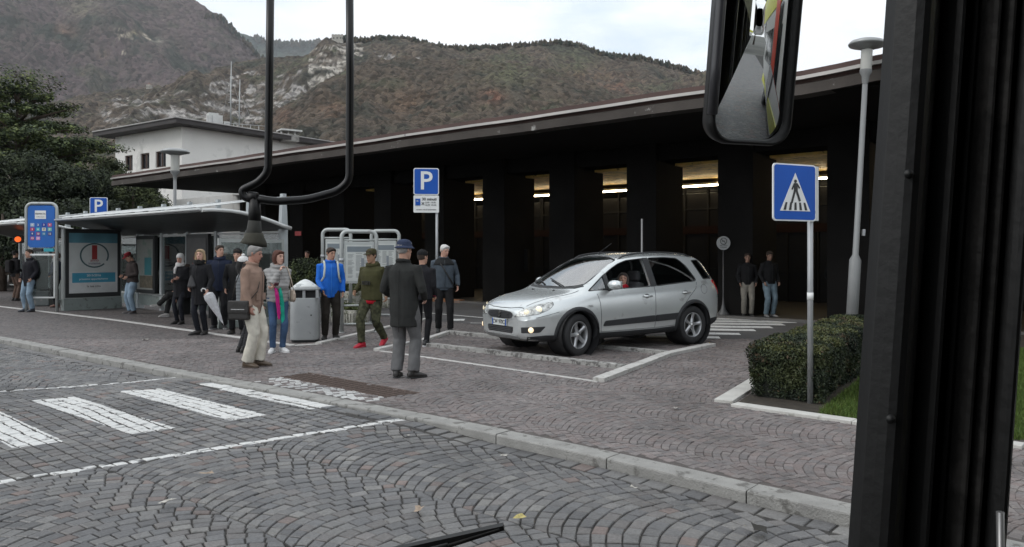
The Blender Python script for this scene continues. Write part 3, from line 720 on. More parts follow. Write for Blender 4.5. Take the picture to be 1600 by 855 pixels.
def bush_tree(px, Y, ztop, rx, label, seed, pal, zlow=.5, name='evergreen_tree', n=42000, size=.075):
    rs = random.Random(seed); p = P(px, HOR, Y); r = thing(name, label, 'tree', (p.x, Y, 0)); b = MB()
    b.tube([(0, 0, -.2), (.2, 0, ztop*.5), (.1, 0, ztop*.85)], [.24, .16, .04], 8)
    b.build('trunk', bark, r); blobs = []; lb2 = MB()
    for i in range(26):
        a = rs.uniform(0, 2*PI); z = rs.uniform(zlow+.6, ztop-.5); k = math.sin(PI*min(1, max(.18, (z-zlow)/(ztop-zlow)*.92+.08)))**.6
        ln = rx*k*rs.uniform(.35, .8); c = (math.cos(a)*ln, math.sin(a)*ln, z); blobs.append((c, (rx*.36, rx*.36, min(.8, ztop*.13))))
        lb2.tube([(0, 0, z*.6), (c[0]*.6, c[1]*.6, z*.85), c], [.06, .04, .015], 5)
    lb2.build('limb', bark, r)
    leaves(blobs, n, size, 'crown', 'evergreen_leaf', r, pal, flat=.3, shell=.35, seed=seed); return r
dk = [(.012, .017, .012), (.022, .03, .017), (.034, .045, .024), (.052, .066, .032)]
ol = [(.02, .026, .015), (.04, .05, .024), (.066, .082, .036), (.105, .12, .05)]
bush_tree(148, 41.5, 6.6, 2.5, 'rounded green tree in front of the white building wall', 11, ol)
bush_tree(205, 40.5, 5.6, 2.0, 'low green tree reaching over the left end of the station roof', 12, ol)
bush_tree(110, 38, 6.4, 2.8, 'dark round evergreen under the cedar, above the blue parking sign', 13, dk)
bush_tree(35, 37, 6.6, 3.0, 'dark evergreen behind the colourful bus stop board', 14, dk)
bush_tree(-70, 37, 7.0, 3.0, 'dark evergreen at the left edge of the photo', 15, dk)
bush_tree(75, 34, 4.2, 2.4, 'low dark evergreen directly above the poster box of the shelter', 16, dk, zlow=.1, n=18000)
bush_tree(160, 35, 4.2, 2.4, 'low dark evergreen behind the shelter roof and parking sign', 17, dk, zlow=.1, n=18000)
bush_tree(0, 33, 3.9, 2.4, 'low dark evergreen behind the left bus shelter', 18, dk, zlow=.1, n=18000)
bush_tree(228, 38, 3.6, 2.0, 'low dark evergreen left of the white wall under the roof', 19, dk, zlow=.1, n=14000)

# ------------------------------------------------------------ white building behind the station
c0 = Vector((-.430*55, 55, 0)); e1 = Vector((-.822, .569, 0)); e2 = Vector((.569, .822, 0))
WBm = mat('pale_wall_panel', (.74, .725, .69), .85, var=.06, vs=.5, bump=.1, bs=4, wear=((.60, .59, .56), .40, .5))
roof_dk = mat('dark_eave', (.045, .04, .04), .8, var=.2, vs=1)
root = thing('office_building', 'pale two storey building with dark overhanging hipped roof behind the station', 'building', c0)
def E(a, b_, z): return e1*a+e2*b_+Vector((0, 0, z))
H0 = EYE+199/1200*55
b = MB(); t_ = .3; w1, w2 = 9.0, 17.0
wins = [(2.0, 3.35), (4.2, 5.4), (6.5, 7.6)]; zb, ztp = 7.95, 9.15
xs = [0]+[v for w in wins for v in w]+[w1]
def wallbox(a0, a1, b0, b1, z0, z1):
    vs_ = [E(a0, b0, z0), E(a1, b0, z0), E(a1, b1, z0), E(a0, b1, z0), E(a0, b0, z1), E(a1, b0, z1), E(a1, b1, z1), E(a0, b1, z1)]
    b.add(vs_, [(0, 3, 2, 1), (4, 5, 6, 7), (0, 1, 5, 4), (1, 2, 6, 5), (2, 3, 7, 6), (3, 0, 4, 7)])
wallbox(0, w1, 0, t_, 0, zb); wallbox(0, w1, 0, t_, ztp, H0)
for i in range(0, len(xs), 2): wallbox(xs[i], xs[i+1], 0, t_, zb, ztp)
wallbox(0, t_, t_, w2, 0, H0); wallbox(w1-t_, w1, t_, w2, 0, H0); wallbox(0, w1, w2, w2+t_, 0, H0)
b.build('wall', WBm, root)
for (a0, a1) in wins:
    f = MB()
    for (p0, p1, z0, z1) in ((a0, a1, zb, zb+.08), (a0, a1, ztp-.08, ztp), (a0, a0+.08, zb, ztp), (a1-.08, a1, zb, ztp), ((a0+a1)/2-.04, (a0+a1)/2+.04, zb, ztp)):
        f.add([E(p0, .1, z0), E(p1, .1, z0), E(p1, .18, z0), E(p0, .18, z0), E(p0, .1, z1), E(p1, .1, z1), E(p1, .18, z1), E(p0, .18, z1)], [(0, 3, 2, 1), (4, 5, 6, 7), (0, 1, 5, 4), (1, 2, 6, 5), (2, 3, 7, 6), (3, 0, 4, 7)])
    fr = f.build('window', mat('brown_frame', (.10, .06, .045), .6), root)
    MB().add([E(a0, .22, zb), E(a1, .22, zb), E(a1, .22, ztp), E(a0, .22, ztp)], [(0, 1, 2, 3)]).build('pane', mat('dark_pane', (.035, .035, .04), .12), fr)
b = MB(); ov = 1.15; rg = 1.0
lo = [E(-ov, -ov, H0-.02), E(w1+ov, -ov, H0-.02), E(w1+ov, w2+ov, H0-.02), E(-ov, w2+ov, H0-.02)]
hi = [v+Vector((0, 0, .32)) for v in lo]; top = [E(w1/2-.5, 5, H0+1.15), E(w1/2+.5, 5, H0+1.15), E(w1/2+.5, w2-5, H0+1.15), E(w1/2-.5, w2-5, H0+1.15)]
b.add(lo+hi+top, [(3, 2, 1, 0), (0, 1, 5, 4), (1, 2, 6, 5), (2, 3, 7, 6), (3, 0, 4, 7), (4, 5, 9, 8), (5, 6, 10, 9), (6, 7, 11, 10), (7, 4, 8, 11), (8, 9, 10, 11)])
b.build('roof', roof_dk, root)
gut = mat('light_gutter', (.30, .29, .28), .6)
b = MB(); b.tube([v+Vector((0, 0, .03))+(v-E(w1/2, w2/2, v.z)).normalized()*.05 for v in (hi[2], hi[3], hi[0], hi[1])], .055, 6); b.build('gutter', gut, root)
met = mat('galvanised', (.42, .43, .43), .5, .6, var=.1)
cab = mat('cabinet_white', (.6, .6, .58), .6, var=.08)
def roofthing(name, lab, cat, mk, px, Y, z):
    p = P(px, HOR, Y); r = thing(name, lab, cat, (p.x, Y, z)); mk(r); return r
rz0 = H0+.6
def cabinet(w, h):
    def f(r):
        MB().bbox((0, 0, h/2+.15), (w, .8, h), rz=.6).build('housing', cab, r)
        b = MB()
        for k in (-1, 1): b.box((k*w*.3, 0, .05), (.1, .7, .25), rz=.6)
        for k in range(2): b.box((k*.35-.2, -.42, h*.55), (.05, .04, h*.8), rz=.6, mi=0)
        b.build('feet', met, r)
    return f
roofthing('roof_unit', 'tall pale ventilation cabinet on the white building, left one', 'roof unit', cabinet(.72, 1.15), 332, 60, rz0-.1)
roofthing('roof_unit', 'tall pale ventilation cabinet beside the left one, near the mast', 'roof unit', cabinet(.5, 1.05), 341, 60.5, rz0-.1)
roofthing('roof_unit', 'small pale ventilation cabinet at the foot of the tall mast', 'roof unit', cabinet(.5, .7), 353, 61, rz0-.15)
roofthing('roof_unit', 'small white box on the roof right of the second mast', 'roof unit', cabinet(.45, .35), 385, 61, rz0-.3)
def mast(h):
    def f(r):
        b = MB().tube([(0, 0, -.4), (0, 0, h*.55), (.05, 0, h)], [.07, .05, .03], 6); b.build('pole', met, r)
        b = MB()
        for k in range(3): b.tube([(-.2, 0, h*(.3+.12*k)), (.2, 0, h*(.3+.12*k))], .02, 4)
        b.tube([(0, 0, h*.8), (1.2, .8, 0)], .008, 3); b.tube([(0, 0, h*.8), (-1.2, .8, 0)], .008, 3); b.build('stay', met, r)
    return f
roofthing('antenna_mast', 'tallest thin antenna mast on the white building roof', 'mast', mast(5.6), 360.5, 60.5, rz0-.2)
roofthing('antenna_mast', 'shorter thin antenna mast right of the tallest one', 'mast', mast(4.4), 374, 61, rz0-.3)
def rail(r):
    b = MB()
    for k in range(6): b.tube([(k*.55, k*.3, 0), (k*.55, k*.3, .75)], .025, 5)
    for z in (.35, .72): b.tube([(0, 0, z), (2.75, 1.5, z)], .022, 5)
    b.build('rail', met, r)
tag(roofthing('roof_railing', 'thin metal railing around the masts on the white building', 'railing', rail, 352, 59.5, rz0-.35))
def vent(r):
    MB().box((0, 0, .1), (1.3, 1.0, .55), rz=.6).build('base', mat('concrete', (.3, .29, .27), .9, wear=((.2, .19, .18), .4, 2)), r)
    b = MB()
    for x in (-.5, 0, .5): b.box((x*.9, x*.6-.3, .5), (.1, .1, .3), rz=.6)
    b.box((0, 0, .7), (1.7, 1.3, .12), rz=.6); b.build('cap', cab, r)
roofthing('roof_vent', 'low concrete vent with a pale slab cap at the right end of the roof', 'vent', vent, 452, 62, H0+.05)

# ------------------------------------------------------------ station: canopy, pillars, hall
ST = thing('station_building', 'long dark railway station front with a projecting flat roof and deep pillars', 'building', SQ(12, 19))
stl = SQ(12, 19); stoff = stl
Ms = Matrix.Rotation(AZD, 3, 'Z')
def S3(s, q, z): return SQ(s, q, z)-stoff
conc = mat('fascia_concrete', (.062, .053, .047), .9, var=.25, vs=1.2, bump=.4, bs=12, wear=((.36, .35, .33), .37, 1.6))
brown = mat('roof_copper_brown', (.075, .042, .036), .7, var=.25, vs=.8)
flash = mat('roof_flashing', (.42, .40, .38), .5, .3, var=.2, vs=.7, wear=((.12, .10, .09), .35, 1.2))
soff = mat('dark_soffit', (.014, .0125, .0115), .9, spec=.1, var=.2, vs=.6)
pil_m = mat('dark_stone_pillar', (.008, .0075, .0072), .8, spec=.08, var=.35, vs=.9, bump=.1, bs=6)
s0, s1 = -10, 36.6; QC = 15.0
def zw(s): return .012*math.sin(s*.9)+.006*math.sin(s*2.3+1)+.16*max(0, min(1, (5.2-s)/1.5))
def extr(prof, m, name, par=ST, n=70, a0=s0, a1=s1):
    b = MB(); vs_ = []; k = len(prof)
    for i in range(n+1):
        s = a0+(a1-a0)*i/n
        for (q, z) in prof: vs_.append(S3(s, q, z+zw(s)*.6))
    fs_ = [(i*k+j, i*k+(j+1) % k, (i+1)*k+(j+1) % k, (i+1)*k+j) for i in range(n) for j in range(k)]
    fs_ += [tuple(range(k))[::-1], tuple(n*k+j for j in range(k))]
    b.add(vs_, fs_); return b.build(name, m, par)
rf = extr([(QC+.1, 4.93), (QC+.02, 5.07), (QC+.02, 5.17), (QC+.8, 5.24), (QC+17, 5.6), (QC+17, 4.98), (QC+.3, 4.93)], brown, 'roof')
extr([(QC, 4.70), (QC, 4.885), (QC+.06, 4.925), (QC+.4, 4.925), (QC+.4, 4.70)], conc, 'fascia')
extr([(QC-.05, 4.99), (QC-.05, 5.055), (QC+.016, 5.06), (QC+.016, 4.99)], flash, 'flashing')
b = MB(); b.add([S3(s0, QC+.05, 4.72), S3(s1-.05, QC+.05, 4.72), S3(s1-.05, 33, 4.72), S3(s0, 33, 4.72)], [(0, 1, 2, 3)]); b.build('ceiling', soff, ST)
# pillars
cs = [7.05-2.8*k for k in range(5, 0, -1)]+[7.05+2.8*k for k in range(0, 10)]
pc = [(a+b_)/2 for a, b_ in zip(cs[:-1], cs[1:])]
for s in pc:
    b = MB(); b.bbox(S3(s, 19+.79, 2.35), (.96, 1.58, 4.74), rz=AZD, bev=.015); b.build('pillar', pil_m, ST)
b = MB(); b.box(S3((cs[0]+cs[-1])/2, 19.8, 4.46), (cs[-1]-cs[0], 1.3, .46), rz=AZD); b.build('lintel', pil_m, ST)
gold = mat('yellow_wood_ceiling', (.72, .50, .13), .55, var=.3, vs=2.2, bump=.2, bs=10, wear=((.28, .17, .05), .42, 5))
a0_, a1_ = cs[0]-1, cs[-1]+1
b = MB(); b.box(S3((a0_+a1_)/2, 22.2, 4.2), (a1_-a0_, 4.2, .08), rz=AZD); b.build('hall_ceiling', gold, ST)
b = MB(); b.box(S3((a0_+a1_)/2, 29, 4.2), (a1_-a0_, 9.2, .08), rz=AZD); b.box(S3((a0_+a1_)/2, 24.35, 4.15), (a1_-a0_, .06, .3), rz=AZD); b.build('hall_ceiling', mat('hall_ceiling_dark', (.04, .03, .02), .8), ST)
tube_m = mat('lit_tube', (1, 1, 1), .5, emis=(1, .80, .50), es=14)
for s in cs:
    f = MB().box(S3(s, 24.25, 4.0), (2.5, .16, .07), rz=AZD).build('strip_light', met, ST)
    MB().box(S3(s, 24.22, 3.93), (2.76, .07, .055), rz=AZD).build('lamp_tube', tube_m, f)
for s in cs[2:11:2]:
    f = MB().box(S3(s-.9, 29.25, 4.08), (1.5, .12, .07), rz=AZD).build('strip_light', met, ST)
    MB().box(S3(s-.9, 29.2, 4.02), (1.45, .06, .05), rz=AZD).build('lamp_tube', mat('lit_tube_dim', (1, 1, 1), .5, emis=(1, .85, .55), es=3), f)
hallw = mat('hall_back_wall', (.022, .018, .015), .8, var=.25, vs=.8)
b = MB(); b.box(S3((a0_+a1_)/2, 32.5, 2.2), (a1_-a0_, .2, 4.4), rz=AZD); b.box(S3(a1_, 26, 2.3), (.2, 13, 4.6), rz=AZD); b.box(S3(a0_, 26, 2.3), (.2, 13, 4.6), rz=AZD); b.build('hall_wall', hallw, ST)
redb = mat('dark_red_band', (.010, .004, .0035), .8, spec=.1)
b = MB(); b.box(S3((a0_+a1_)/2, 25.2, 2.45), (a1_-a0_, .12, .28), rz=AZD); b.build('door_header', redb, ST)
dfm = mat('black_door_frame', (.006, .006, .006), .6, spec=.15)
for s in cs:
    b = MB()
    for k in (-1.35, -.45, .45, 1.35): b.box(S3(s+k, 25.2, 1.95), (.07, .1, 3.9), rz=AZD)
    b.box(S3(s, 25.2, 1.05), (2.7, .08, .07), rz=AZD); b.box(S3(s, 25.2, 3.2), (2.7, .08, .06), rz=AZD)
    fr = b.build('door_frame', dfm, ST)
    b = MB(); b.box(S3(s, 25.22, 1.9), (2.7, .012, 3.7), rz=AZD); b.build('pane', mat('dark_door_glass', (.006, .0055, .005), .35, spec=.12, var=.3, vs=.7), fr)
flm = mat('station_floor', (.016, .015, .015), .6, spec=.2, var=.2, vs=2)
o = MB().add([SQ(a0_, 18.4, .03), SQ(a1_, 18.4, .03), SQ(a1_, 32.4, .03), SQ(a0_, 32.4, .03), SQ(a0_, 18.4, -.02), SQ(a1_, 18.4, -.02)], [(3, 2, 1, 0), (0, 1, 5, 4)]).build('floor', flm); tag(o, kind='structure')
strip([SQ(17.5, 18.2), SQ(34, 18.2)], .25, -.02, .10, mat('orange_kerb', (.26, .11, .045), .8, var=.2, vs=3, wear=((.16, .12, .1), .45, 3)))
strip([SQ(-4, 18.2), SQ(17.5, 18.2)], .25, -.02, .06, mat('grey_kerb', (.10, .095, .09), .8))
# white wall block under the left end of the roof
b = MB()
for k in range(7): b.box(S3(37.5+k*1.22-2.6, 21.3, 2.35), (1.2, .4, 4.66 if k > 1 else 4.5), rz=AZD)
b.build('side_wall', mat('white_side_wall', (.62, .61, .59), .8, var=.05, vs=1.2, wear=((.5, .49, .47), .38, 1)), ST)
# things in the dark hall
def sign_box(name, label, cat, px, py, Y, w, h, colr, es=1.2, body=None, tcol=(1, .9, .8), txt=None, rz=AZD+PI):
    p = P(px, py, Y); r = thing(name, label, cat, p, rz)
    MB().bbox((0, .05, 0), (w, .1, h), bev=.01).build('housing', dfm, r)
    MB().box((0, -.012+.008, 0), (w*.92, .02, h*.84)).build('face', mat(name+'_face', colr, .4, emis=colr, es=es), r)
    if txt: text(txt, 'lettering', h*.6, mat(name+'_letters', tcol, .5, emis=tcol, es=.6), r, Vector((0, -.018, 0)), rotm('X', PI/2))
    return r
sign_box('hanging_sign', 'dim red lit sign in the dark hall right of the shelter mast', 'sign', 466, 365, 30, .45, .2, (.2, .012, .012), .08)
sign_box('hanging_sign', 'dim red square sign in the hall above the car roof', 'sign', 1017, 355, 23.4, .5, .36, (.10, .015, .015), .06)
r = thing('departure_board', 'dark departure board with rows of faint orange characters inside the hall', 'board', P(811, 407, 26), AZD+PI)
MB().bbox((0, .05, 0), (.75, .1, .75), bev=.01).build('housing', dfm, r)
for k in range(6): text(['12.05 R', '12.14 IC', '12.22 R', '12.31 EC', '12.48 R', '13.02 R'][k], 'lettering', .075, mat('amber_led', (.5, .25, .1), .5, emis=(1, .45, .15), es=.5), r, Vector((0, -.006, .28-.11*k)), rotm('X', PI/2), sx=1.6)
p = P(1212, 392, 29.0); r = thing('vending_machine', 'dark vending machine with a pale lit window behind the two men at the doors', 'machine', (p.x, p.y, .03), AZD+PI)
MB().bbox((0, 0, .95), (.95, .8, 1.9), bev=.03).build('housing', dfm, r)
MB().box((-.1, -.41, 1.35), (.55, .02, .45)).build('window', mat('machine_window', (.1, .1, .1), .2, emis=(.5, .5, .5), es=.12), r)
MB().box((.34, -.41, 1.2), (.12, .02, .3)).build('keypad', mat('keypad', (.25, .25, .26), .5), r)
# ------------------------------------------------------------ street furniture
alu = mat('grey_painted_metal', (.40, .42, .41), .45, .25, var=.08, vs=3, wear=((.26, .26, .25), .36, 6))
pale = mat('pale_painted_metal', (.55, .56, .55), .45, .2, var=.06)
steel = mat('galvanised_pole', (.36, .37, .38), .5, .5, var=.12, vs=4)
blk = mat('black_rubber', (.012, .012, .013), .6, var=.2)
dkp = mat('dark_plastic', (.02, .021, .022), .5, var=.15)
whs = mat('sign_white', (.72, .73, .72), .45, var=.04)
blu = mat('sign_blue', (.004, .078, .40), .45, var=.06, spec=.3)
def rrect(w, h, r, n=5):
    out = []
    for cx, cy, a0 in ((w/2-r, h/2-r, 0), (-w/2+r, h/2-r, 90), (-w/2+r, -h/2+r, 180), (w/2-r, -h/2+r, 270)):
        for i in range(n+1): a = R(a0+90*i/n); out.append((cx+r*math.cos(a), cy+r*math.sin(a)))
    return out
UP = rotm('X', PI/2)                                      # XY drawing -> upright, facing -Y
def plate(name, poly, y0, y1, m, par, T=(0, 0, 0)):       # upright plate whose front face is at y0
    b = MB(); b.prism(poly, -y1, -y0, M=UP, T=T); return b.build(name, m, par)
def sign_tube(par, z, r=.03, name='pole', top=True, m=steel):
    return MB().tube([(0, 0, -.1), (0, 0, z)], r, 12).build(name, m, par)
# parking signs
def parking_sign(name, label, px, py, Y, size, ztop, rz, sub):
    p = P(px, HOR, Y); r = thing(name, label, 'road sign', (p.x, Y, 0), rz)
    MB().tube([(size*.42, .05, -.1), (size*.42, .05, ztop-.02)], .03, 12).build('pole', steel, r)
    z = ztop-size*.55
    pa = plate('sign_plate', rrect(size, size*1.06, size*.08), -.0, .018, whs, r, T=(0, 0, z))
    plate('blue_field', rrect(size*.93, size*.99, size*.06), -.004, .0, blu, pa, T=(0, 0, z))
    text('P', 'letter', size*1.02, whs, pa, Vector((-.01*size, -.007, z+.0*size)), UP, bold=.012*size)
    for k in (-1, 1): MB().box((size*.42, .03, z+k*size*.3), (.09, .05, .03)).build('bracket', steel, r)
    if sub:
        z2 = z-size*.53-size*.36; pb = plate('time_plate', rrect(size, size*.68, size*.04), 0, .016, whs, r, T=(0, 0, z2))
        ink = mat('sign_ink', (.02, .02, .02), .5); B_ = lambda x, zz, w, h, m=ink, nm='pictogram': MB().box((x, -.004, zz), (w, .006, h)).build(nm, m, pb)
        B_(-size*.33, z2+size*.07, size*.2, size*.28, blu); B_(-size*.33, z2-size*.06, size*.2, size*.03, whs); B_(-size*.33, z2+size*.12, size*.09, size*.06, whs)
        text('30 minuti', 'lettering', size*.15, ink, pb, Vector((size*.12, -.003, z2+size*.19)), UP, bold=.002)
        text('8.00  14.00', 'lettering', size*.09, ink, pb, Vector((size*.17, -.003, z2+size*.06)), UP); text('12.00  20.00', 'lettering', size*.09, ink, pb, Vector((size*.17, -.003, z2-size*.04)), UP)
        for a in (-1, 1): MB().box((-size*.13, -.004, z2+size*.02), (size*.14, .006, size*.025), M=rotm('Y', a*R(45))).build('crossed_hammers', ink, pb)
        text('eccetto veicoli autorizzati', 'lettering', size*.075, ink, pb, Vector((0, -.003, z2-size*.22)), UP)
    return r
parking_sign('parking_sign', 'blue parking sign with a white 30 minute plate below it, behind the men in hats', 666, 263, 17, .56, EYE+(HOR-262)/1200*17, R(6), True)
parking_sign('parking_sign', 'small blue parking sign rising behind the roof of the long shelter', 154, 308, 26, .58, EYE+(HOR-308)/1200*26, R(5), False)
# pedestrian crossing sign
cx = G(1266, 632); r = thing('crossing_sign', 'blue square pedestrian crossing sign on a thin pole in front of the clipped hedge', 'road sign', cx, R(25))
zt_ = EYE+(HOR-262)/1200*cx.y; s_ = .60; z = zt_-s_/2+.02
MB().tube([(0, 0, -.15), (0, 0, zt_-.0)], .030, 14).build('pole', steel, r)
pa = plate('sign_plate', rrect(s_, s_, .04), -.05, -.035, whs, r, T=(-s_/2+.03, 0, z))
plate('blue_field', rrect(s_*.95, s_*.95, .032), -.054, -.05, blu, pa, T=(-s_/2+.03, 0, z))
X0 = -s_/2+.03
plate('white_triangle', [(-.21, -.2), (.21, -.2), (0, .20)], -.058, -.054, whs, pa, T=(X0, 0, z+.005))
ink = mat('sign_ink', (.02, .02, .02), .5)
b = MB()
for k in range(5):
    x = -.15+.075*k; sl = (x)*-.28
    b.prism([(x-.017, -.185), (x+.017, -.185), (x+.012+sl*.6, -.105), (x-.012+sl*.6, -.105)], .058, .061, M=UP, T=(X0, 0, z))
b.build('stripes', ink, pa)
def bar2(b, x0, y0, x1, y1, w, z0, z1, T):
    d = Vector((x1-x0, y1-y0)).normalized(); n_ = Vector((-d.y, d.x))*w/2
    b.prism([(x0+n_.x, y0+n_.y), (x0-n_.x, y0-n_.y), (x1-n_.x, y1-n_.y), (x1+n_.x, y1+n_.y)], z0, z1, M=UP, T=T)
b = MB(); T = (X0, 0, z)
b.prism([(.018*math.cos(a*PI/6)-.002, .118+.018*math.sin(a*PI/6)) for a in range(12)], .061, .064, M=UP, T=T)
bar2(b, -.002, .098, .002, .02, .05, .061, .064, T)
bar2(b, -.008, .03, -.055, -.11, .024, .0613, .0643, T); bar2(b, .008, .03, .06, -.09, .024, .0616, .0646, T)
bar2(b, -.02, .09, -.052, .03, .016, .0613, .0643, T); bar2(b, .02, .09, .055, .045, .016, .0616, .0646, T)
b.build('walking_figure', ink, pa)
b = MB(); b.box((.05, .02, z), (.07, .11, s_*.97)); b.build('light_box_edge', pale, r)
for k in (-1, 1): MB().box((-.02, -.02, z+k*.2), (.09, .06, .03)).build('bracket', steel, r)
MB().tube([(0, 0, 1.12), (0, 0, 1.20)], .0325, 14).build('sticker', whs, r)
# street lamps
def lamp(name, label, px, Y, ztop, rd, lean, poler, thick, thickz, rv=.1):
    p = P(px, HOR, Y); r = thing(name, label, 'street lamp', (p.x, Y, 0)); r.rotation_euler = (0, R(lean), 0)
    MB().tube([(0, 0, -.1), (0, 0, thickz), (0, 0, thickz+.1), (0, 0, ztop-rd*1.6)], [thick, thick, poler, poler*.85], 16).build('pole', mat('lamp_pole_grey', (.22, .225, .225), .6, .15, var=.08, vs=2), r)
    zc = ztop
    hd = MB().lathe([(0, zc), (rd*.55, zc-.015), (rd*.9, zc-.055), (rd, zc-.10), (rd*.96, zc-.125), (rd*.5, zc-.17), (rd*.3, zc-.20), (0, zc-.2)], n=32).build('lamp_shade', mat('lamp_shade_grey', (.30, .31, .31), .4, .3, var=.08), r)
    MB().lathe([(rd*.30, zc-.2), (rd*.30, zc-.22-rd*1.05), (rd*.27, zc-.24-rd*1.1)], n=24).build('glass_cylinder', mat('frosted_glass', (.45, .45, .42), .35, var=.05), r)
    MB().lathe([(rd*.32, zc-.22-rd*1.05), (rd*.32, zc-.25-rd*1.1), (poler*1.3, zc-.30-rd*1.15), (poler, zc-.42-rd*1.2)], n=24).build('collar', mat('lamp_pole_grey', (.42, .43, .43)), r)
    MB().bbox((thick+.01, -.02, thickz+.5), (.05, .06, .12)).build('clamp_box', steel, r)
lamp('street_lamp', 'tall grey street lamp with round flat shade beside the black bus pillar', 1329, 13.75, EYE+(HOR-60)/1200*13.75, .32, 3.2, .052, .10, 1.5)
lamp('street_lamp', 'distant grey street lamp with disc shade standing behind the bus shelter', 272, 22, EYE+(HOR-232)/1200*22, .40, .4, .05, .05, .4)
# round notice on a slim post with a conical foot, plain post behind the car
p = G(1130, 493); r = thing('round_notice_stand', 'round pale no-smoking notice on a slim stand with conical foot behind the car', 'notice stand', p)
MB().lathe([(.0, 1.9), (.012, 1.9), (.014, .5), (.03, .3), (.07, .15), (.17, .02), (.18, 0)], n=20).build('stand', mat('stand_grey', (.10, .10, .10), .5, .3), r)
zc = EYE+(HOR-380)/1200*p.y; q = .18
dk_ = plate('disc', [(q*math.cos(2*PI*i/28), q*math.sin(2*PI*i/28)) for i in range(28)], -.03, -.015, mat('notice_grey', (.33, .34, .34), .5), r, T=(0, 0, zc))
b = MB(); b.lathe([(.075, 0), (.09, 0), (.09, .004), (.075, .004)], (0, -.034, zc+.05), 24, M=rotm('X', PI/2)); b.build('ring', ink, dk_)
b = MB(); bar2(b, -.055, .105, .055, -.005, .014, .03, .034, (0, 0, zc)); b.build('slash', ink, dk_); MB().box((0, -.032, zc+.052), (.09, .004, .02)).build('cigarette', ink, dk_)
text('VIETATO', 'lettering', .05, ink, dk_, Vector((0, -.031, zc-.065)), UP); text('FUMARE', 'lettering', .045, ink, dk_, Vector((0, -.031, zc-.115)), UP)
r = thing('side_table', 'small dark standing table beside the round notice stand', 'table', G(1142, 489))
MB().cyl((0, 0, .98), .27, .03, 24).build('table_top', mat('stand_grey', (.1, .1, .1)), r); MB().tube([(0, 0, 0), (0, 0, .98)], [.03, .025], 10).build('stem', mat('stand_grey', (.1, .1, .1)), r); MB().cyl((0, 0, 0), .2, .02, 24).build('foot', mat('stand_grey', (.1, .1, .1)), r)
p = P(1003, HOR, 18.2); r = thing('thin_post', 'thin bare metal post standing behind the car roof', 'post', (p.x, 18.2, 0))
MB().tube([(0, 0, -.05), (0, 0, EYE+(HOR-342)/1200*18.2)], .022, 10).build('pole', mat('post_grey', (.26, .26, .26), .5), r); MB().cyl((0, 0, 0), .05, .04, 12).build('foot', steel, r)

# waste bin
p = G(472, 536); p.y += .22; r = thing('waste_bin', 'large grey litter bin with white domed lid beside the woman with scarves', 'litter bin', p, R(8))
bm_ = mat('bin_grey', (.33, .345, .35), .45, .2, var=.08, vs=2.5, wear=((.2, .2, .2), .36, 5))
def se(w, d, z, n=28, e=.55):
    o = []
    for i in range(n):
        a = 2*PI*i/n; c, s = math.cos(a), math.sin(a); o.append((w/2*math.copysign(abs(c)**e, c), d/2*math.copysign(abs(s)**e, s), z))
    return o
def loops(ls, m, name, par, caps=True, smooth=True):
    n = len(ls[0]); b = MB(); vs_ = [v for l in ls for v in l]; fs_ = [(i*n+j, i*n+(j+1) % n, (i+1)*n+(j+1) % n, (i+1)*n+j) for i in range(len(ls)-1) for j in range(n)]
    if caps: fs_ += [tuple(range(n))[::-1], tuple((len(ls)-1)*n+j for j in range(n))]
    b.add(vs_, fs_, 0, smooth); return b.build(name, m, par)
w_, d_ = .515, .44
loops([se(w_*.9, d_*.9, .0), se(w_*.94, d_*.94, .03), se(w_*.95, d_*.95, .05)], dkp, 'plinth', r)
loops([se(w_, d_, .05), se(w_*1.01, d_*1.01, .06), se(w_*1.01, d_*1.01, .80), se(w_, d_, .81)], bm_, 'body', r)
for sx in (-1, 1):
    for sy in (-1, 1): MB().box((sx*(w_*.455), sy*(d_*.445), .88), (.05, .05, .15)).build('corner_post', bm_, r)
MB().box((0, -d_*.44, .88), (.05, .03, .15)).build('corner_post', bm_, r)
MB().box((0, 0, .88), (w_*.8, d_*.75, .14)).build('dark_throw_opening', mat('bin_dark', (.008, .008, .009), .8), r)
loops([se(w_*1.02, d_*1.02, .95), se(w_*1.03, d_*1.03, .97), se(w_*1.02, d_*1.02, .985)], bm_, 'rim', r)
lidm = mat('bin_lid_white', (.62, .64, .63), .5, var=.1, vs=6, wear=((.34, .36, .36), .42, 9))
loops([se(w_*1.0, d_*1.0, .985, e=.7), se(w_*.75, d_*.75, 1.04, e=.8), se(w_*.35, d_*.35, 1.115, e=.9), se(w_*.12, d_*.12, 1.14, e=1), se(.01, .01, 1.146, e=1)], lidm, 'lid', r)
MB().tube([(.13, -d_*.51, .5), (.13, -d_*.53, .5)], .014, 8).build('lock', dkp, r)

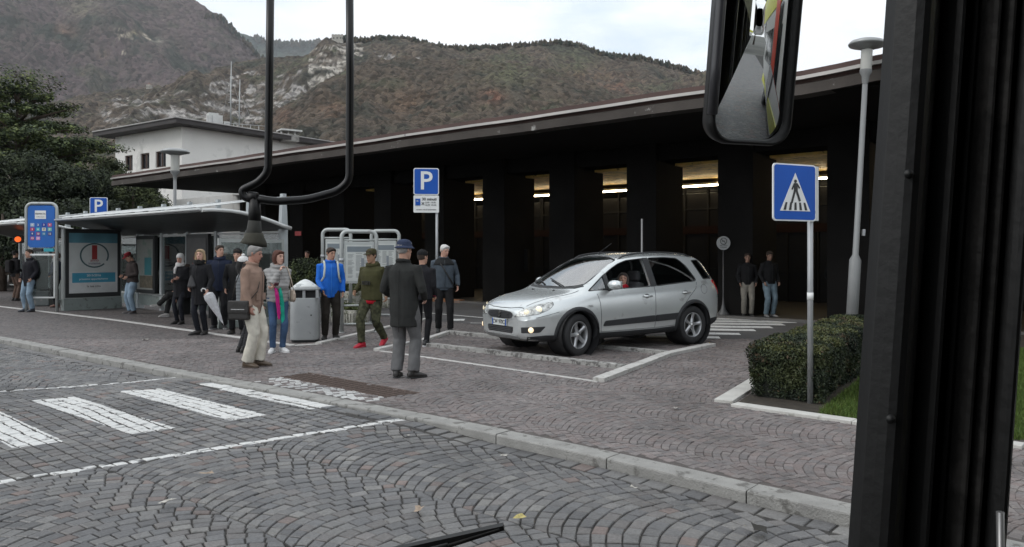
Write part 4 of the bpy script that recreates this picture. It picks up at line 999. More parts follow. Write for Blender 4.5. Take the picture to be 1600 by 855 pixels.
# timetable stands
paper = mat('timetable_paper', (.50, .52, .50), .6, var=.06, vs=4)
def timetable(name, label, px, py, w, h, rz, pw, ph, pztop, seed):
    p = G(px, py); r = thing(name, label, 'timetable stand', p, rz); rs = random.Random(seed)
    rad = .12; pts = [(-w/2, 0, -.02), (-w/2, 0, h-rad)]
    for i in range(1, 7): a = PI-PI/2*i/6; pts.append((-w/2+rad+rad*math.cos(a), 0, h-rad+rad*math.sin(a)))
    for i in range(0, 7): a = PI/2-PI/2*i/6; pts.append((w/2-rad+rad*math.cos(a), 0, h-rad+rad*math.sin(a)))
    pts.append((w/2, 0, -.02))
    MB().tube(pts, .042, 12).build('tube_arch', alu, r)
    zc = pztop-ph/2
    pf = MB(); pf.bbox((0, 0, zc), (pw, .06, ph), bev=.01).build('panel_frame', alu, r)
    pn = MB().box((0, -.032, zc-.01), (pw*.88, .006, ph*.86)).build('notice_sheet', paper, r)
    MB().box((0, -.0365, zc+ph*.32), (pw*.8, .004, ph*.13)).build('header', mat('timetable_header', (.16, .19, .21), .6), pn)
    b = MB(); tk = mat('timetable_ink', (.12, .13, .14), .7)
    for c in range(3):
        x = (c-1)*pw*.27
        for k in range(22):
            if rs.random() < .15: continue
            wd = pw*.22*rs.uniform(.6, 1); b.box((x-(pw*.22-wd)/2, -.0362, zc+ph*.22-k*ph*.027), (wd, .003, ph*.008))
    b.build('timetable_print', tk, pn)
    MB().box((pw*.12, -.0368, zc-ph*.12), (pw*.1, .004, ph*.45)).build('route_bar', mat('timetable_bar', (.2, .22, .24), .7), pn)
    for k, zz in enumerate((.55, .17)): MB().tube([(-w/2, 0, zz), (w/2, 0, zz)], .02, 8).build('cross_tube', alu, r)
    MB().tube([(-w/2, 0, pztop+.03), (w/2, 0, pztop+.03)], .02, 8).build('cross_tube', alu, r)
    for sx in (-1, 1): MB().cyl((sx*w/2, 0, -.01), .06, .02, 12).build('foot', alu, r)
    MB().cyl((-w/2, -.0, zc+.02), .055, .07, 10).build('clamp', steel, r)
    return r
timetable('timetable_stand', 'nearest grey tube timetable stand beside the man in the blue jacket', 561, 519, .70, 2.07, R(14), .60, .86, 1.86, 1)
timetable('timetable_stand', 'timetable stand partly behind the head of the man in blue', 526, 505, .66, 2.17, R(-4), .52, .9, 1.95, 2)
timetable('timetable_stand', 'timetable stand behind the man in the olive hooded jacket', 602, 503, .66, 2.15, R(-3), .54, .9, 1.92, 3)
# planters with shrubs
plm = mat('planter_concrete', (.42, .41, .36), .9, var=.15, vs=5, bump=.5, bs=25, wear=((.16, .17, .12), .45, 7))
def planter(px, py, w, lab, pal, hh=.55, lh=.3, tall=False, seed=1):
    p = G(px, py); r = thing('planter', lab, 'planter', p, AZD+PI)
    loops([se(w*.86, .5, 0, e=.5), se(w*.9, .52, .06, e=.5), se(w*.98, .58, hh-.08, e=.45), se(w, .6, hh-.07, e=.45), se(w, .6, hh, e=.45), se(w*.92, .52, hh, e=.45), se(w*.9, .5, hh-.06, e=.45)], plm, 'trough', r, smooth=False)
    b = MB(); n = int(w/.09)
    for i in range(n): b.box((-w*.45+w*.9*i/(n-1), -.29, hh*.45), (.035, .02, hh*.7))
    b.build('ribs', plm, r)
    leaves([((x*w*.28, 0, hh+lh*.5), (w*.22, .25, lh*.75)) for x in (-1.2, -.4, .4, 1.2)], 3500 if not tall else 12000, .035, 'foliage', 'planter_leaf', r, pal, flat=.4, shell=.1, seed=seed)
    return r
gy = [(.03, .04, .02), (.06, .075, .03), (.10, .12, .04), (.16, .17, .06)]
planter(545, 484, 1.1, 'ribbed pale concrete planter seen between the timetable posts', gy, seed=1)
planter(600, 480, 1.1, 'ribbed pale concrete planter behind the legs of the olive-jacket man', gy, seed=2)
planter(548, 506, .95, 'stained low concrete planter behind the nearest timetable stand', gy, .34, .1, seed=3)
planter(478, 478, 1.6, 'concrete planter with a dense green shrub between shelter mast and man in blue', [(.014, .02, .012), (.03, .042, .02), (.055, .072, .03), (.10, .12, .045)], .45, .85, True, seed=4)

# bus stop board
p = G(65, 487); Yb = p.y; r = thing('bus_stop_board', 'blue rounded bus stop board with rows of coloured line numbers on two grey posts', 'bus stop sign', p, R(4))
w, h0, h1 = .82, EYE+(HOR-388)/1200*Yb, EYE+(HOR-318)/1200*Yb
rad = .16; pts = [(-w/2, 0, -.05), (-w/2, 0, h1-rad)]
for i in range(1, 7): a = PI-PI/2*i/6; pts.append((-w/2+rad+rad*math.cos(a), 0, h1-rad+rad*math.sin(a)))
for i in range(0, 7): a = PI/2-PI/2*i/6; pts.append((w/2-rad+rad*math.cos(a), 0, h1-rad+rad*math.sin(a)))
pts.append((w/2, 0, -.05)); MB().tube(pts, .04, 12).build('tube_arch', alu, r)
bb_ = mat('board_blue', (.006, .11, .42), .45, var=.08); zc = (h0+h1)/2-.02; hh = h1-h0-.08
pb = plate('board', rrect(w-.10, hh, .1), -.02, .03, bb_, r, T=(0, 0, zc))
plate('notice', rrect(w*.36, hh*.2, .005), -.024, -.02, whs, pb, T=(-.02, 0, zc+hh*.28))
text('FERMATA', 'lettering', .065, ink, pb, Vector((-.02, -.026, zc+hh*.3)), UP); text('trentino trasporti', 'lettering', .03, ink, pb, Vector((-.02, -.026, zc+hh*.23)), UP)
cols_ = [(.35, .45, .6), (.03, .12, .4), (.02, .03, .3), (.5, .08, .2), (.45, .02, .1), (.05, .4, .5), (.6, .58, .5), (.2, .5, .42), (.03, .05, .25), (.25, .04, .2), (.03, .2, .4), (.05, .05, .2), (.35, .04, .2), (.6, .25, .55)]
nums = ['A', '2', '3', '4', '5', '6', '7', '8', '9', '10', '11', '12', '13', '14']
for i, c in enumerate(cols_):
    x = -.235+(i % 4)*.155; zz = zc+hh*.04-(i//4)*.125; m = mat('line_colour_%d' % i, c, .5, var=.03)
    q_ = plate('line_badge', rrect(.105, .095, .012), -.025, -.02, m, pb, T=(x, 0, zz)); text(nums[i], 'number', .07, whs if i != 6 else ink, q_, Vector((x, -.028, zz)), UP, bold=.002)
zz = h0-.24
MB().bbox((-.1, 0, h0-.05), (.26, .06, .09)).build('small_display', dkp, r); MB().bbox((.2, 0, h0-.05), (.26, .06, .09)).build('teal_plate', mat('teal', (.03, .35, .42), .5), r)
MB().bbox((0, 0, zz+.06), (w-.06, .06, .05)).build('case_top', whs, r)
ff = MB()
for a, c, d in (((-w/2+.06, 0, zz-.55), (.04, .05, 1.15), 0), ((w/2-.06, 0, zz-.55), (.04, .05, 1.15), 0), ((0, 0, zz-1.13), (w-.08, .05, .04), 0)): ff.box(a, c)
ff.build('case_frame', pale, r)
MB().box((0, .0, zz-.54), (w-.14, .01, 1.12)).build('case_glass', glass_mat('case_glass', (.72, .76, .76), .10), r)
MB().box((-.05, .03, zz-.5), (w*.5, .01, .8)).build('timetable_sheet', mat('dim_paper', (.22, .24, .24), .6), r)
r = thing('grey_box', 'small dark grey box on the pavement between the two people under the board', 'box', G(68, 478), R(6))
MB().bbox((0, 0, .22), (.5, .4, .42), bev=.03).build('body', mat('box_grey', (.09, .10, .10), .7, wear=((.15, .15, .14), .4, 8)), r); MB().bbox((0, 0, .44), (.54, .44, .03), bev=.01).build('lid', mat('box_grey', (.09, .1, .1)), r)

# bus shelters
rfm = mat('shelter_roof_dark', (.035, .036, .037), .35, var=.2, vs=1.5, wear=((.07, .07, .068), .4, 2))
gls = glass_mat('shelter_glass', (.80, .84, .83), .05)
shp = mat('shelter_grey', (.34, .36, .35), .5, .2, var=.1, vs=2)
mastm = mat('shelter_mast_grey', (.42, .45, .46), .5, .15, var=.08, vs=3)
QF, QR = 8.15, 10.3
def shelter(name, label, sa, masts, posters, box, endpanel=True, seed=0):
    se_ = masts[-1]+.35; o3 = SQ(sa, QR); r = thing(name, label, 'bus shelter', o3)
    T = lambda s, q, z: SQ(s, q, z)-o3
    ln = se_-sa; nq = 10; prof = []
    for i in range(nq+1):
        t = i/nq; q = QF+(QR+.02-QF)*t; prof.append((q, 2.50+.06*math.sin(PI*min(1, t*1.1))*1.0-.33*t**1.7))
    vs_ = []
    for s in (sa, se_):
        for q, z in prof: vs_.append(T(s, q, z))
        for q, z in prof: vs_.append(T(s, q, z+.05))
    k = nq+1; fs_ = []
    for i in range(nq): fs_ += [(i, i+1, 2*k+i+1, 2*k+i), (k+i, 3*k+i, 3*k+i+1, k+i+1), (i, k+i, k+i+1, i+1), (2*k+i, 2*k+i+1, 3*k+i+1, 3*k+i)]
    fs_ += [(0, 2*k, 3*k, k), (k-1, 2*k-1, 4*k-1, 3*k-1)]
    MB().add(vs_, fs_, 0, False).build('roof', rfm, r)
    # pale rim along the front and the arched end ribs
    MB().tube([T(sa, QF-.02, 2.55), T(se_, QF-.02, 2.55)], .028, 8).build('roof_edge', pale, r)
    for s in [sa-.02]+masts[1::2]+[se_+.02]:
        b = MB(); b.tube([T(s, q, z+.03) for q, z in prof], .03 if s in masts else .045, 6); b.build('roof_rib', pale, r)
    for m_ in masts:
        b = MB(); M = Matrix.Rotation(AZD, 3, 'Z')
        for (z0, z1, w0, w1) in ((-.05, 2.3, .20, .17), (2.3, 3.02, .17, .09)):
            q = QR+.02; vs2 = []
            for z, w in ((z0, w0), (z1, w1)):
                for (a, c) in ((-.06, -w/2), (.06, -w/2), (.06, w/2), (-.06, w/2)): vs2.append(T(m_, QR+.02, z)+M @ Vector((a, c, 0)))
            b.add(vs2, [(3, 2, 1, 0), (4, 5, 6, 7), (0, 1, 5, 4), (1, 2, 6, 5), (2, 3, 7, 6), (3, 0, 4, 7)])
        mm = b.build('mast', mastm, r)
        for dd in (-.72, 0, .72):
            if sa-.1 < m_+dd < se_+.1: MB().tube([T(m_, QR-.03, 2.94), T(m_+dd, QF+.05, 2.60)], .013, 6).build('tension_rod', whs, mm)
    # rear wall: header rail, glass, low panel
    MB().box(T((masts[0]+masts[-1])/2, QR-.02, 2.12), (masts[-1]-masts[0], .05, .06), rz=AZD).build('header_rail', pale, r)
    for a, c in zip(masts[:-1], masts[1:]):
        g = MB().box(T((a+c)/2, QR-.02, 1.27), (c-a-.14, .012, 1.62), rz=AZD).build('rear_pane', gls, r)
        MB().box(T((a+c)/2, QR-.02, .27), (c-a-.14, .04, .32), rz=AZD).build('low_panel', mat('low_panel_greygreen', (.20, .23, .22), .6, var=.1, wear=((.1, .11, .1), .4, 4)), r)
        MB().box(T((a+c)/2, QR-.02, .44), (c-a-.14, .05, .04), rz=AZD).build('rail', pale, r)
    for s in (sa+.35, se_-.35): pass
    # bench
    L0, L1 = masts[0]+.5, min(masts[-1]-.5, masts[0]+5.4)
    bn = MB()
    for k_ in range(4): bn.bbox(T((L0+L1)/2, QR-.52+.1*k_, .46), (L1-L0, .08, .03), rz=AZD, bev=.006)
    bn = bn.build('bench_seat', shp, r)
    k_ = 0; s = L0+.3
    while s < L1: MB().box(T(s, QR-.37, .22), (.05, .34, .44), rz=AZD).build('bench_leg', dkp, r); s += 1.6
    for (ps, kind) in posters:
        f = MB().bbox(T(ps, QR-.12, 1.30), (1.16, .10, 1.66), rz=AZD, bev=.01).build('poster_case', dkp, r)
        Mz = Matrix.Rotation(AZD+PI, 3, 'Z')
        if kind == 'map':
            MB().box(T(ps, QR-.178, 1.30), (1.0, .01, 1.45), rz=AZD).build('poster', mat('pale_map', (.22, .225, .21), .5, var=.2, vs=3, wear=((.15, .2, .17), .45, 3)), f)
            MB().box(T(ps-.22, QR-.186, 1.25), (.42, .01, .5), rz=AZD).build('teal_label', mat('teal_dim', (.03, .15, .17), .5), f)
            MB().box(T(ps-.1, QR-.186, .80), (.8, .01, .35), rz=AZD).build('town_view', mat('town_view', (.10, .085, .06), .6, var=.4, vs=9), f)
        else:
            MB().box(T(ps, QR-.178, 1.30), (1.0, .01, 1.45), rz=AZD).build('poster', mat('dark_poster', (.03, .027, .026), .4, var=.3, vs=4), f)
            b = MB(); o_ = T(ps, QR-.187, 1.25)
            for (x0, y0, x1, y1) in ((0, -.45, 0, .25), (0, -.1, -.2, .12), (0, -.1, .2, .12), (0, .08, -.15, .28), (0, .08, .15, .28), (0, .2, -.07, .4), (0, .2, .07, .4), (-.35, -.18, .35, -.18)):
                d = Vector((x1-x0, y1-y0)).normalized(); n_ = Vector((-d.y, d.x))*.018
                b.add([o_+Mz @ Vector((xx, 0, zz)) for xx, zz in ((x0+n_.x, y0+n_.y), (x1+n_.x, y1+n_.y), (x1-n_.x, y1-n_.y), (x0-n_.x, y0-n_.y))], [(0, 1, 2, 3)])
            b.build('red_tree_emblem', mat('poster_red', (.22, .05, .03), .6), f)
    if endpanel:
        s = sa+.12; b = MB(); 
        qa, qb = 8.62, QR-.12
        for q in (qa, (qa+qb)/2, qb): b.box(T(s, q, 1.0), (.06, .06, 1.9), rz=AZD)
        for z in (.12, 1.9): b.box(T(s, (qa+qb)/2, z), (.05, qb-qa, .07), rz=AZD)
        b.build('end_frame', shp, r)
        MB().box(T(s, (qa+qb)/2, 1.0), (.012, qb-qa-.06, 1.72), rz=AZD).build('end_pane', gls, r)
        MB().box(T(s, (qa+qb)/2, .07), (.16, qb-qa+.1, .14), rz=AZD).build('end_base', mat('low_panel_greygreen', (.2, .23, .22)), r)
    if box:
        s = box; qa, qb = 8.40, 9.98; qc_ = (qa+qb)/2; Mb = Matrix.Rotation(AZD+PI/2, 3, 'Z')   # local x = across the kerb (towards -L)
        bx = MB().bbox(T(s, qc_, 1.30), (qb-qa, .20, 2.05), rz=AZD+PI/2, bev=.02).build('poster_box', shp, r)
        MB().bbox(T(s, qc_, .16), (qb-qa, .24, .34), rz=AZD+PI/2, bev=.01).build('box_base', mat('low_panel_greygreen', (.2, .23, .22)), r)
        fr = MB().bbox(T(s-.105, qc_, 1.34), (qb-qa-.08, .04, 1.96), rz=AZD+PI/2, bev=.01).build('black_frame', dkp, r)
        rot = Matrix(((L_.x, 0, -D_.x), (L_.y, 0, -D_.y), (0, 1, 0)))    # text x -> L, y -> up, normal -> -D
        Q = lambda a, z, dd: T(s-.127-dd, qc_+a, 1.34+z)
        def pl_(nm, a0, a1, z0, z1, dd, m, par):
            return MB().add([Q(a0, z0, dd), Q(a1, z0, dd), Q(a1, z1, dd), Q(a0, z1, dd)], [(0, 1, 2, 3)]).build(nm, m, par)
        po = pl_('poster', -.66, .66, -.86, .86, 0, mat('poster_paper', (.50, .52, .51), .4, var=.12, vs=1.6), fr)
        pl_('blue_top', -.66, .66, .58, .86, .002, mat('poster_blue', (.10, .24, .30), .4, var=.25, vs=2), po)
        pl_('blue_band', -.58, .60, -.56, -.28, .002, mat('poster_band', (.05, .25, .36), .4), po)
        pl_('white_foot', -.66, .66, -.86, -.25, .001, mat('poster_white', (.52, .53, .53), .4), po)
        b = MB(); 
        for i in range(40):
            if i in (35, 36): continue
            a0_, a1_ = 2*PI*i/40, 2*PI*(i+1)/40; ro, ri = .40, .355
            b.add([Q(.02+ro*math.cos(a0_), .22+ro*.9*math.sin(a0_), .003), Q(.02+ro*math.cos(a1_), .22+ro*.9*math.sin(a1_), .003), Q(.02+ri*math.cos(a1_), .22+ri*.9*math.sin(a1_), .003), Q(.02+ri*math.cos(a0_), .22+ri*.9*math.sin(a0_), .003)], [(0, 1, 2, 3)])
        b.build('ring', mat('poster_ring', (.05, .10, .11), .5), po)
        prd = mat('poster_dark_red', (.28, .03, .03), .5)
        text('1', 'numeral', .50, prd, po, Q(.02, .29, .004), rot, ext=.001, bold=.035, sx=1.2); text('anno', 'lettering', .12, prd, po, Q(.02, .08, .004), rot, ext=.001); text('insieme', 'lettering', .11, mat('poster_violet', (.08, .05, .12), .5), po, Q(.02, -.01, .004), rot, ext=.001)
        wht = whs
        text('2015/2016', 'lettering', .09, wht, po, Q(.0, -.36, .005), rot, ext=.001); text('prossimo appuntamento', 'lettering', .08, wht, po, Q(.0, -.46, .005), rot, ext=.001)
        text('la tua citta', 'lettering', .09, ink, po, Q(.0, -.67, .005), rot, ext=.001)
    return r
shelter('bus_shelter', 'long dark roofed bus shelter with pale masts where people wait', 15.45, [15.75, 17.2, 18.7, 20.2, 21.7, 23.2, 24.7], [(22.45, 'map'), (19.45, 'tree')], 23.75)
shelter('bus_shelter', 'second bus shelter cut off by the left edge of the photo', 26.6, [27.2, 28.7, 30.2, 31.7, 33.2], [], None, seed=1)
p = P(28, 374, 27); r = thing('led_display', 'small glowing orange lamp under the left shelter roof', 'display', p, R(20))
MB().bbox((0, .06, 0), (.34, .12, .26), bev=.02).build('housing', dkp, r)
MB().lathe([(0, 0), (.10, .0), (.10, .02), (0, .03)], (0, -.0, 0), 16, M=rotm('X', PI/2)).build('lens', mat('orange_glow', (.8, .2, .05), .5, emis=(1, .16, .03), es=.7), r)

# clipped hedge, its bed and grass
hA = Vector((2.66, 8.62, 0)); uw = Vector((.60, -.42, 0)).normalized(); ul = Vector((.545, .838, 0)).normalized()
hw, hl, hh = .80, 4.95, .58
r = thing('clipped_hedge', 'box shaped clipped green hedge behind the crossing sign', 'hedge', hA)
rs = np.random.RandomState(5); n = 120000
fa = rs.rand(n); uu = rs.rand(n); vv_ = rs.rand(n); ww = rs.rand(n)
areas = np.array([hl*hw, hw*hh, hl*hh, hl*hh, hw*hh]); fsel = rs.choice(5, n, p=areas/areas.sum()); dep = np.abs(rs.normal(size=n))*.045
a = uu*hw; l_ = vv_*hl; z = ww*hh
a = np.where(fsel == 2, dep, a); a = np.where(fsel == 3, hw-dep, a); l_ = np.where(fsel == 1, dep, l_); l_ = np.where(fsel == 4, hl-dep, l_); z = np.where(fsel == 0, hh-dep, z)
# uneven clipping, rounded shoulders
bul = (fbm3(np.stack([a*3, l_*2.2, z*3], 1), 3)-.5)*.25
k1 = np.clip((z/hh-.82)/.18, 0, 1)**2*.05
a = a+(np.where(fsel == 2, -1, 0)+np.where(fsel == 3, 1, 0))*bul+np.where(a < hw/2, k1, -k1); l_ = l_+np.where(fsel == 1, -bul, 0)+np.where(l_ < .5, k1, 0); z = z+np.where(fsel == 0, bul*.6, 0)+.03
c = np.outer(a, np.array(uw))+np.outer(l_, np.array(ul)); c[:, 2] = z
nn0 = np.zeros((n, 3)); nn0[fsel == 0] = (0, 0, 1); nn0[fsel == 1] = -np.array(ul); nn0[fsel == 2] = -np.array(uw); nn0[fsel == 3] = np.array(uw); nn0[fsel == 4] = np.array(ul)
nr = nn0+rs.normal(size=(n, 3))*.75; nr /= np.linalg.norm(nr, axis=1)[:, None]; t = np.cross(nr, rs.normal(size=(n, 3))); t /= np.linalg.norm(t, axis=1)[:, None]; bt = np.cross(nr, t)
s = .011*rs.uniform(.6, 1.5, (n, 1)); qd = np.stack([c-t*s*1.5, c-bt*s*.6, c+t*s*1.5, c+bt*s*.6], 1)
cl = fbm3(c*np.array([3, 3, 4])+4, 4); young = (z > hh-.03) & (cl+rs.normal(size=n)*.08 > .56)
pal = np.array([(.012, .018, .011), (.02, .03, .015), (.034, .046, .02), (.055, .066, .026)]); k = np.clip((cl-.3)/.4+rs.normal(size=n)*.2, 0, .999)*3; i0 = k.astype(int); fr = (k-i0)[:, None]
col = pal[i0]*(1-fr)+pal[np.minimum(i0+1, 3)]*fr; col[young] = np.array([(.10, .108, .04)])*rs.uniform(.7, 1.2, (young.sum(), 1))
br = (rs.rand(n) < .02) | ((fbm3(c*2.2+60, 3) > .63) & (rs.rand(n) < .35)); col[br] = (.075, .052, .03)
npmesh('foliage', qd.reshape(-1, 3), np.arange(n*4).reshape(-1, 4), mat('hedge_leaf', (1, 1, 1), .6, attr='col', spec=.3), r, attr={'col': np.repeat(col, 4, 0)})
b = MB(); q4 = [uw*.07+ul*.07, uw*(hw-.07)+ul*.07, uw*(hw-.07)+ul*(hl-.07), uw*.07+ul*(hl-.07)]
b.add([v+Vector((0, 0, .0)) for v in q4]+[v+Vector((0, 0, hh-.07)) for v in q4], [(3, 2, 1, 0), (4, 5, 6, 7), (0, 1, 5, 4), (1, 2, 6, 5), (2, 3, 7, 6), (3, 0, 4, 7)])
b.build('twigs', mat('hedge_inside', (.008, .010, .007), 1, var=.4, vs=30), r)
bedk = mat('bed_kerb_white', (.50, .49, .46), .75, var=.1, vs=5, bump=.3, wear=((.32, .31, .28), .4, 7))
kA, kB, kC = G(1147, 634), G(1335, 661), G(1600, 700); kD = G(1166, 604)
strip([kA, kB, kC], .16, -.05, .03, bedk, seg=1.1)
strip([G(1130, 630), G(1184, 596), G(1290, 530)], .20, -.05, .034, bedk, seg=.9)
soil = mat('bed_soil', (.035, .028, .02), .95, var=.3, vs=10, bump=.6)
far = hA+ul*7
kk = [kA+Vector((.06, .1, .012)), kC+Vector((.5, .1, .012)), Vector((12, 16, .012)), far+Vector((-.2, .3, .012))]
tag(MB().add(kk, [(0, 1, 2, 3)]).build('flower_bed', soil), kind='structure')
# grass
n = 170000; gx = rs.uniform(2.9, 8.5, n*2); gy_ = rs.uniform(6.6, 14.5, n*2)
sd_ = (gx-hA.x)*uw.y-(gy_-hA.y)*uw.x
rel = np.stack([gx-hA.x, gy_-hA.y], 1); det = uw.x*ul.y-uw.y*ul.x; aw = (rel[:, 0]*ul.y-rel[:, 1]*ul.x)/det
kl = kA.y+(kC.y-kA.y)*(gx-kA.x)/(kC.x-kA.x)
ok = (aw > hw+.05) & (gy_ > kl+.12); gx, gy_ = gx[ok][:n], gy_[ok][:n]; n = len(gx)
hgt = rs.uniform(.03, .085, n); an = rs.uniform(0, 2*PI, n); wd = rs.uniform(.003, .006, n); ln_ = rs.normal(size=(n, 2))*.02
b0 = np.stack([gx-np.cos(an)*wd, gy_-np.sin(an)*wd, np.full(n, .01)], 1); b1 = np.stack([gx+np.cos(an)*wd, gy_+np.sin(an)*wd, np.full(n, .01)], 1); tp = np.stack([gx+ln_[:, 0], gy_+ln_[:, 1], hgt], 1)
gcol = np.array([(.06, .11, .025)])*rs.uniform(.6, 1.5, (n, 1))+np.array([(.03, .01, 0)])*rs.rand(n, 1)
o = npmesh('grass', np.stack([b0, b1, tp], 1).reshape(-1, 3), np.arange(n*3).reshape(-1, 3), mat('grass_blade', (1, 1, 1), .6, attr='col', spec=.2), attr={'col': np.repeat(gcol, 3, 0)}); tag(o, kind='stuff')
# ------------------------------------------------------------ the silver hatchback
silver = mat('silver_paint', (.64, .67, .67), .27, .62, var=.03, vs=2, coat=.5, wear=((.45, .46, .45), .36, 3.5))
cplast = mat('car_black_plastic', (.022, .023, .025), .62, var=.15, vs=8)
seam = mat('panel_gap', (.015, .015, .016), .8)
cglass = glass_mat('car_glass', (.36, .42, .42), .24)
wglass = glass_mat('windscreen_glass', (.50, .58, .57), .34, .04)
chrome = mat('chrome', (.75, .75, .75), .15, 1, var=.03)
CAR = thing('car', 'silver five door hatchback with roof rails and headlights on, coming down the low steps', 'car')
# station: x, zb, wlow, wmid, belt(y,z), corner(y,z), top z
CS = [(2.115, .33, .47, .49, (.46, .62), (.40, .69), .715),
      (2.06, .27, .62, .64, (.61, .665), (.50, .745), .775),
      (1.93, .235, .745, .77, (.735, .73), (.60, .815), .85),
      (1.68, .225, .825, .85, (.80, .825), (.665, .895), .925),
      (1.38, .22, .85, .88, (.83, .885), (.69, .935), .965),
      (1.17, .21, .855, .88, (.845, .915), (.725, .972), 1.005),
      (1.01, .205, .855, .88, (.85, .93), (.745, 1.045), 1.09),
      (.63, .20, .855, .882, (.855, .945), (.705, 1.255), 1.32),
      (.33, .20, .855, .885, (.858, .955), (.66, 1.405), 1.48),
      (.10, .20, .855, .885, (.86, .96), (.637, 1.475), 1.55),
      (-.4, .20, .855, .885, (.86, .972), (.622, 1.505), 1.578),
      (-.95, .20, .855, .885, (.86, .99), (.612, 1.502), 1.575),
      (-1.35, .21, .855, .885, (.855, 1.01), (.607, 1.488), 1.562),
      (-1.64, .23, .85, .88, (.84, 1.025), (.597, 1.455), 1.53),
      (-1.79, .25, .835, .865, (.825, 1.015), (.61, 1.35), 1.41),
      (-1.92, .29, .80, .83, (.79, .98), (.65, 1.09), 1.12),
      (-1.99, .33, .72, .75, (.71, .88), (.62, .93), .95)]
def car_shell(inset=0.0, xs=(-9, 9), name='shell'):
    b = MB(); rows_ = []
    for (x, zb, wl_, wm, be, co, zt) in CS:
        if not (xs[0] <= x <= xs[1]): continue
        i = inset; zb_ = max(zb, .34) if inset else zb
        half = [(0, zb_+i*.3), (wl_*.8-i, zb_+i*.3), (wl_-.015-i, zb_+.045+i*.2), (wl_+.006-i, .42 if zb_ < .4 else zb_+.08), (wm-i, .60), (wm-.004-i, be[1]-.10), (be[0]-i, be[1]),
                ((be[0]*.5+co[0]*.5)+.012-i, (be[1]+co[1])/2-i*.3), (co[0]+.01-i, co[1]-.02-i), (co[0]-.045-i*.6, co[1]+(zt-co[1])*.42-i), (co[0]*.55, co[1]+(zt-co[1])*.84-i), (0, zt-i)]
        full = [(y, z) for y, z in half]+[(-y, z) for y, z in half[1:-1]][::-1]
        rows_.append([(x, y, z) for y, z in full])
    k = len(rows_[0]); n = len(rows_)
    vs_ = [v for r_ in rows_ for v in r_]
    fs_ = [(i*k+j, i*k+(j+1) % k, (i+1)*k+(j+1) % k, (i+1)*k+j) for i in range(n-1) for j in range(k)]
    def cap(o, flip):
        c = []; h = 11
        for j in range(0, h):
            a, b_, c2, d = o+j, o+j+1, o+(k-j-1) % k, o+(k-j) % k
            if j == 0: f = (o, o+1, o+k-1)
            elif j == h-1: f = (o+j, o+j+1, o+k-j)
            else: f = (a, b_, o+k-j-1, o+k-j)
            c.append(f[::-1] if flip else f)
        return c
    fs_ += cap(0, False)+cap((n-1)*k, True)
    b.add(vs_, fs_, 0, True); o = link(name, b.mesh(), None, [])
    bm = bmesh.new(); bm.from_mesh(o.data); bmesh.ops.recalc_face_normals(bm, faces=bm.faces[:])
    cl = bm.edges.layers.float.new('crease_edge')
    for e in bm.edges:
        a, c = e.verts[0].co, e.verts[1].co
        if abs(a.x-c.x) < .001 and (a.x > 2.1 or a.x < -1.98): e[cl] = .5 if a.x > 0 else .35
    bm.to_mesh(o.data); bm.free()
    m = o.modifiers.new('s', 'SUBSURF'); m.levels = m.render_levels = 3; grab(o); return o
outer = car_shell()
me0 = outer.data
BV = BVHTree.FromPolygons([v.co.copy() for v in me0.vertices], [tuple(p.vertices) for p in me0.polygons])
inner = car_shell(.055, (-1.8, 1.05), 'cavity')
cutters = [inner]
def side_prism(poly, y=1.3):
    b = MB(); n = len(poly); b.add([(x, -y, z) for x, z in poly]+[(x, y, z) for x, z in poly], [tuple(range(n)), tuple(range(n, 2*n))[::-1]]+[(i, n+i, n+(i+1) % n, (i+1) % n) for i in range(n)])
    o = link('cut', b.mesh(), None, []); bm = bmesh.new(); bm.from_mesh(o.data); bmesh.ops.recalc_face_normals(bm, faces=bm.faces[:]); bm.to_mesh(o.data); bm.free(); return o
AXF, AXR, WR = 1.25, -1.25, .325
def smooth_poly(poly, r=.04, n=4):
    out = []; k = len(poly)
    for i in range(k):
        p0, p1, p2 = [Vector(poly[(i+d) % k]) for d in (-1, 0, 1)]; a = (p0-p1); c = (p2-p1); rr = min(r, a.length*.45, c.length*.45); a = p1+a.normalized()*rr; c = p1+c.normalized()*rr
        for j in range(n+1): t = j/n; out.append(tuple(a*(1-t)**2+p1*2*t*(1-t)+c*t*t))
    return out
wf = smooth_poly([(.58, 1.0), (.58, 1.245), (.44, 1.32), (.27, 1.395), (.08, 1.445), (-.30, 1.473), (-.30, 1.02)], .035)
wq = smooth_poly([(1.0, .99), (.64, 1.215), (.64, 1.0)], .02)
wr = smooth_poly([(-.41, 1.022), (-.41, 1.477), (-.80, 1.482), (-1.10, 1.462), (-1.25, 1.33), (-1.38, 1.075)], .05)
wd = smooth_poly([(-1.56, 1.10), (-1.44, 1.42), (-1.62, 1.425), (-1.80, 1.10)], .03)
for w in (wf, wq, wr, wd): cutters.append(side_prism(w))
ws2 = smooth_poly([(1.11, 0), (1.11, .30), (1.04, .55), (.96, .665), (.82, .66), (.25, .575), (.195, .35), (.18, 0), (.195, -.35), (.25, -.575), (.82, -.66), (.96, -.665), (1.04, -.55), (1.11, -.3)], .02)
b = MB(); n_ = len(ws2); b.add([(x, y, 1.0) for x, y in ws2]+[(x, y, 1.9) for x, y in ws2], [tuple(range(n_))[::-1], tuple(range(n_, 2*n_))]+[(i, (i+1) % n_, n_+(i+1) % n_, n_+i) for i in range(n_)])
o = link('cut', b.mesh(), None, []); bm = bmesh.new(); bm.from_mesh(o.data); bmesh.ops.recalc_face_normals(bm, faces=bm.faces[:]); bm.to_mesh(o.data); bm.free(); cutters.append(o)
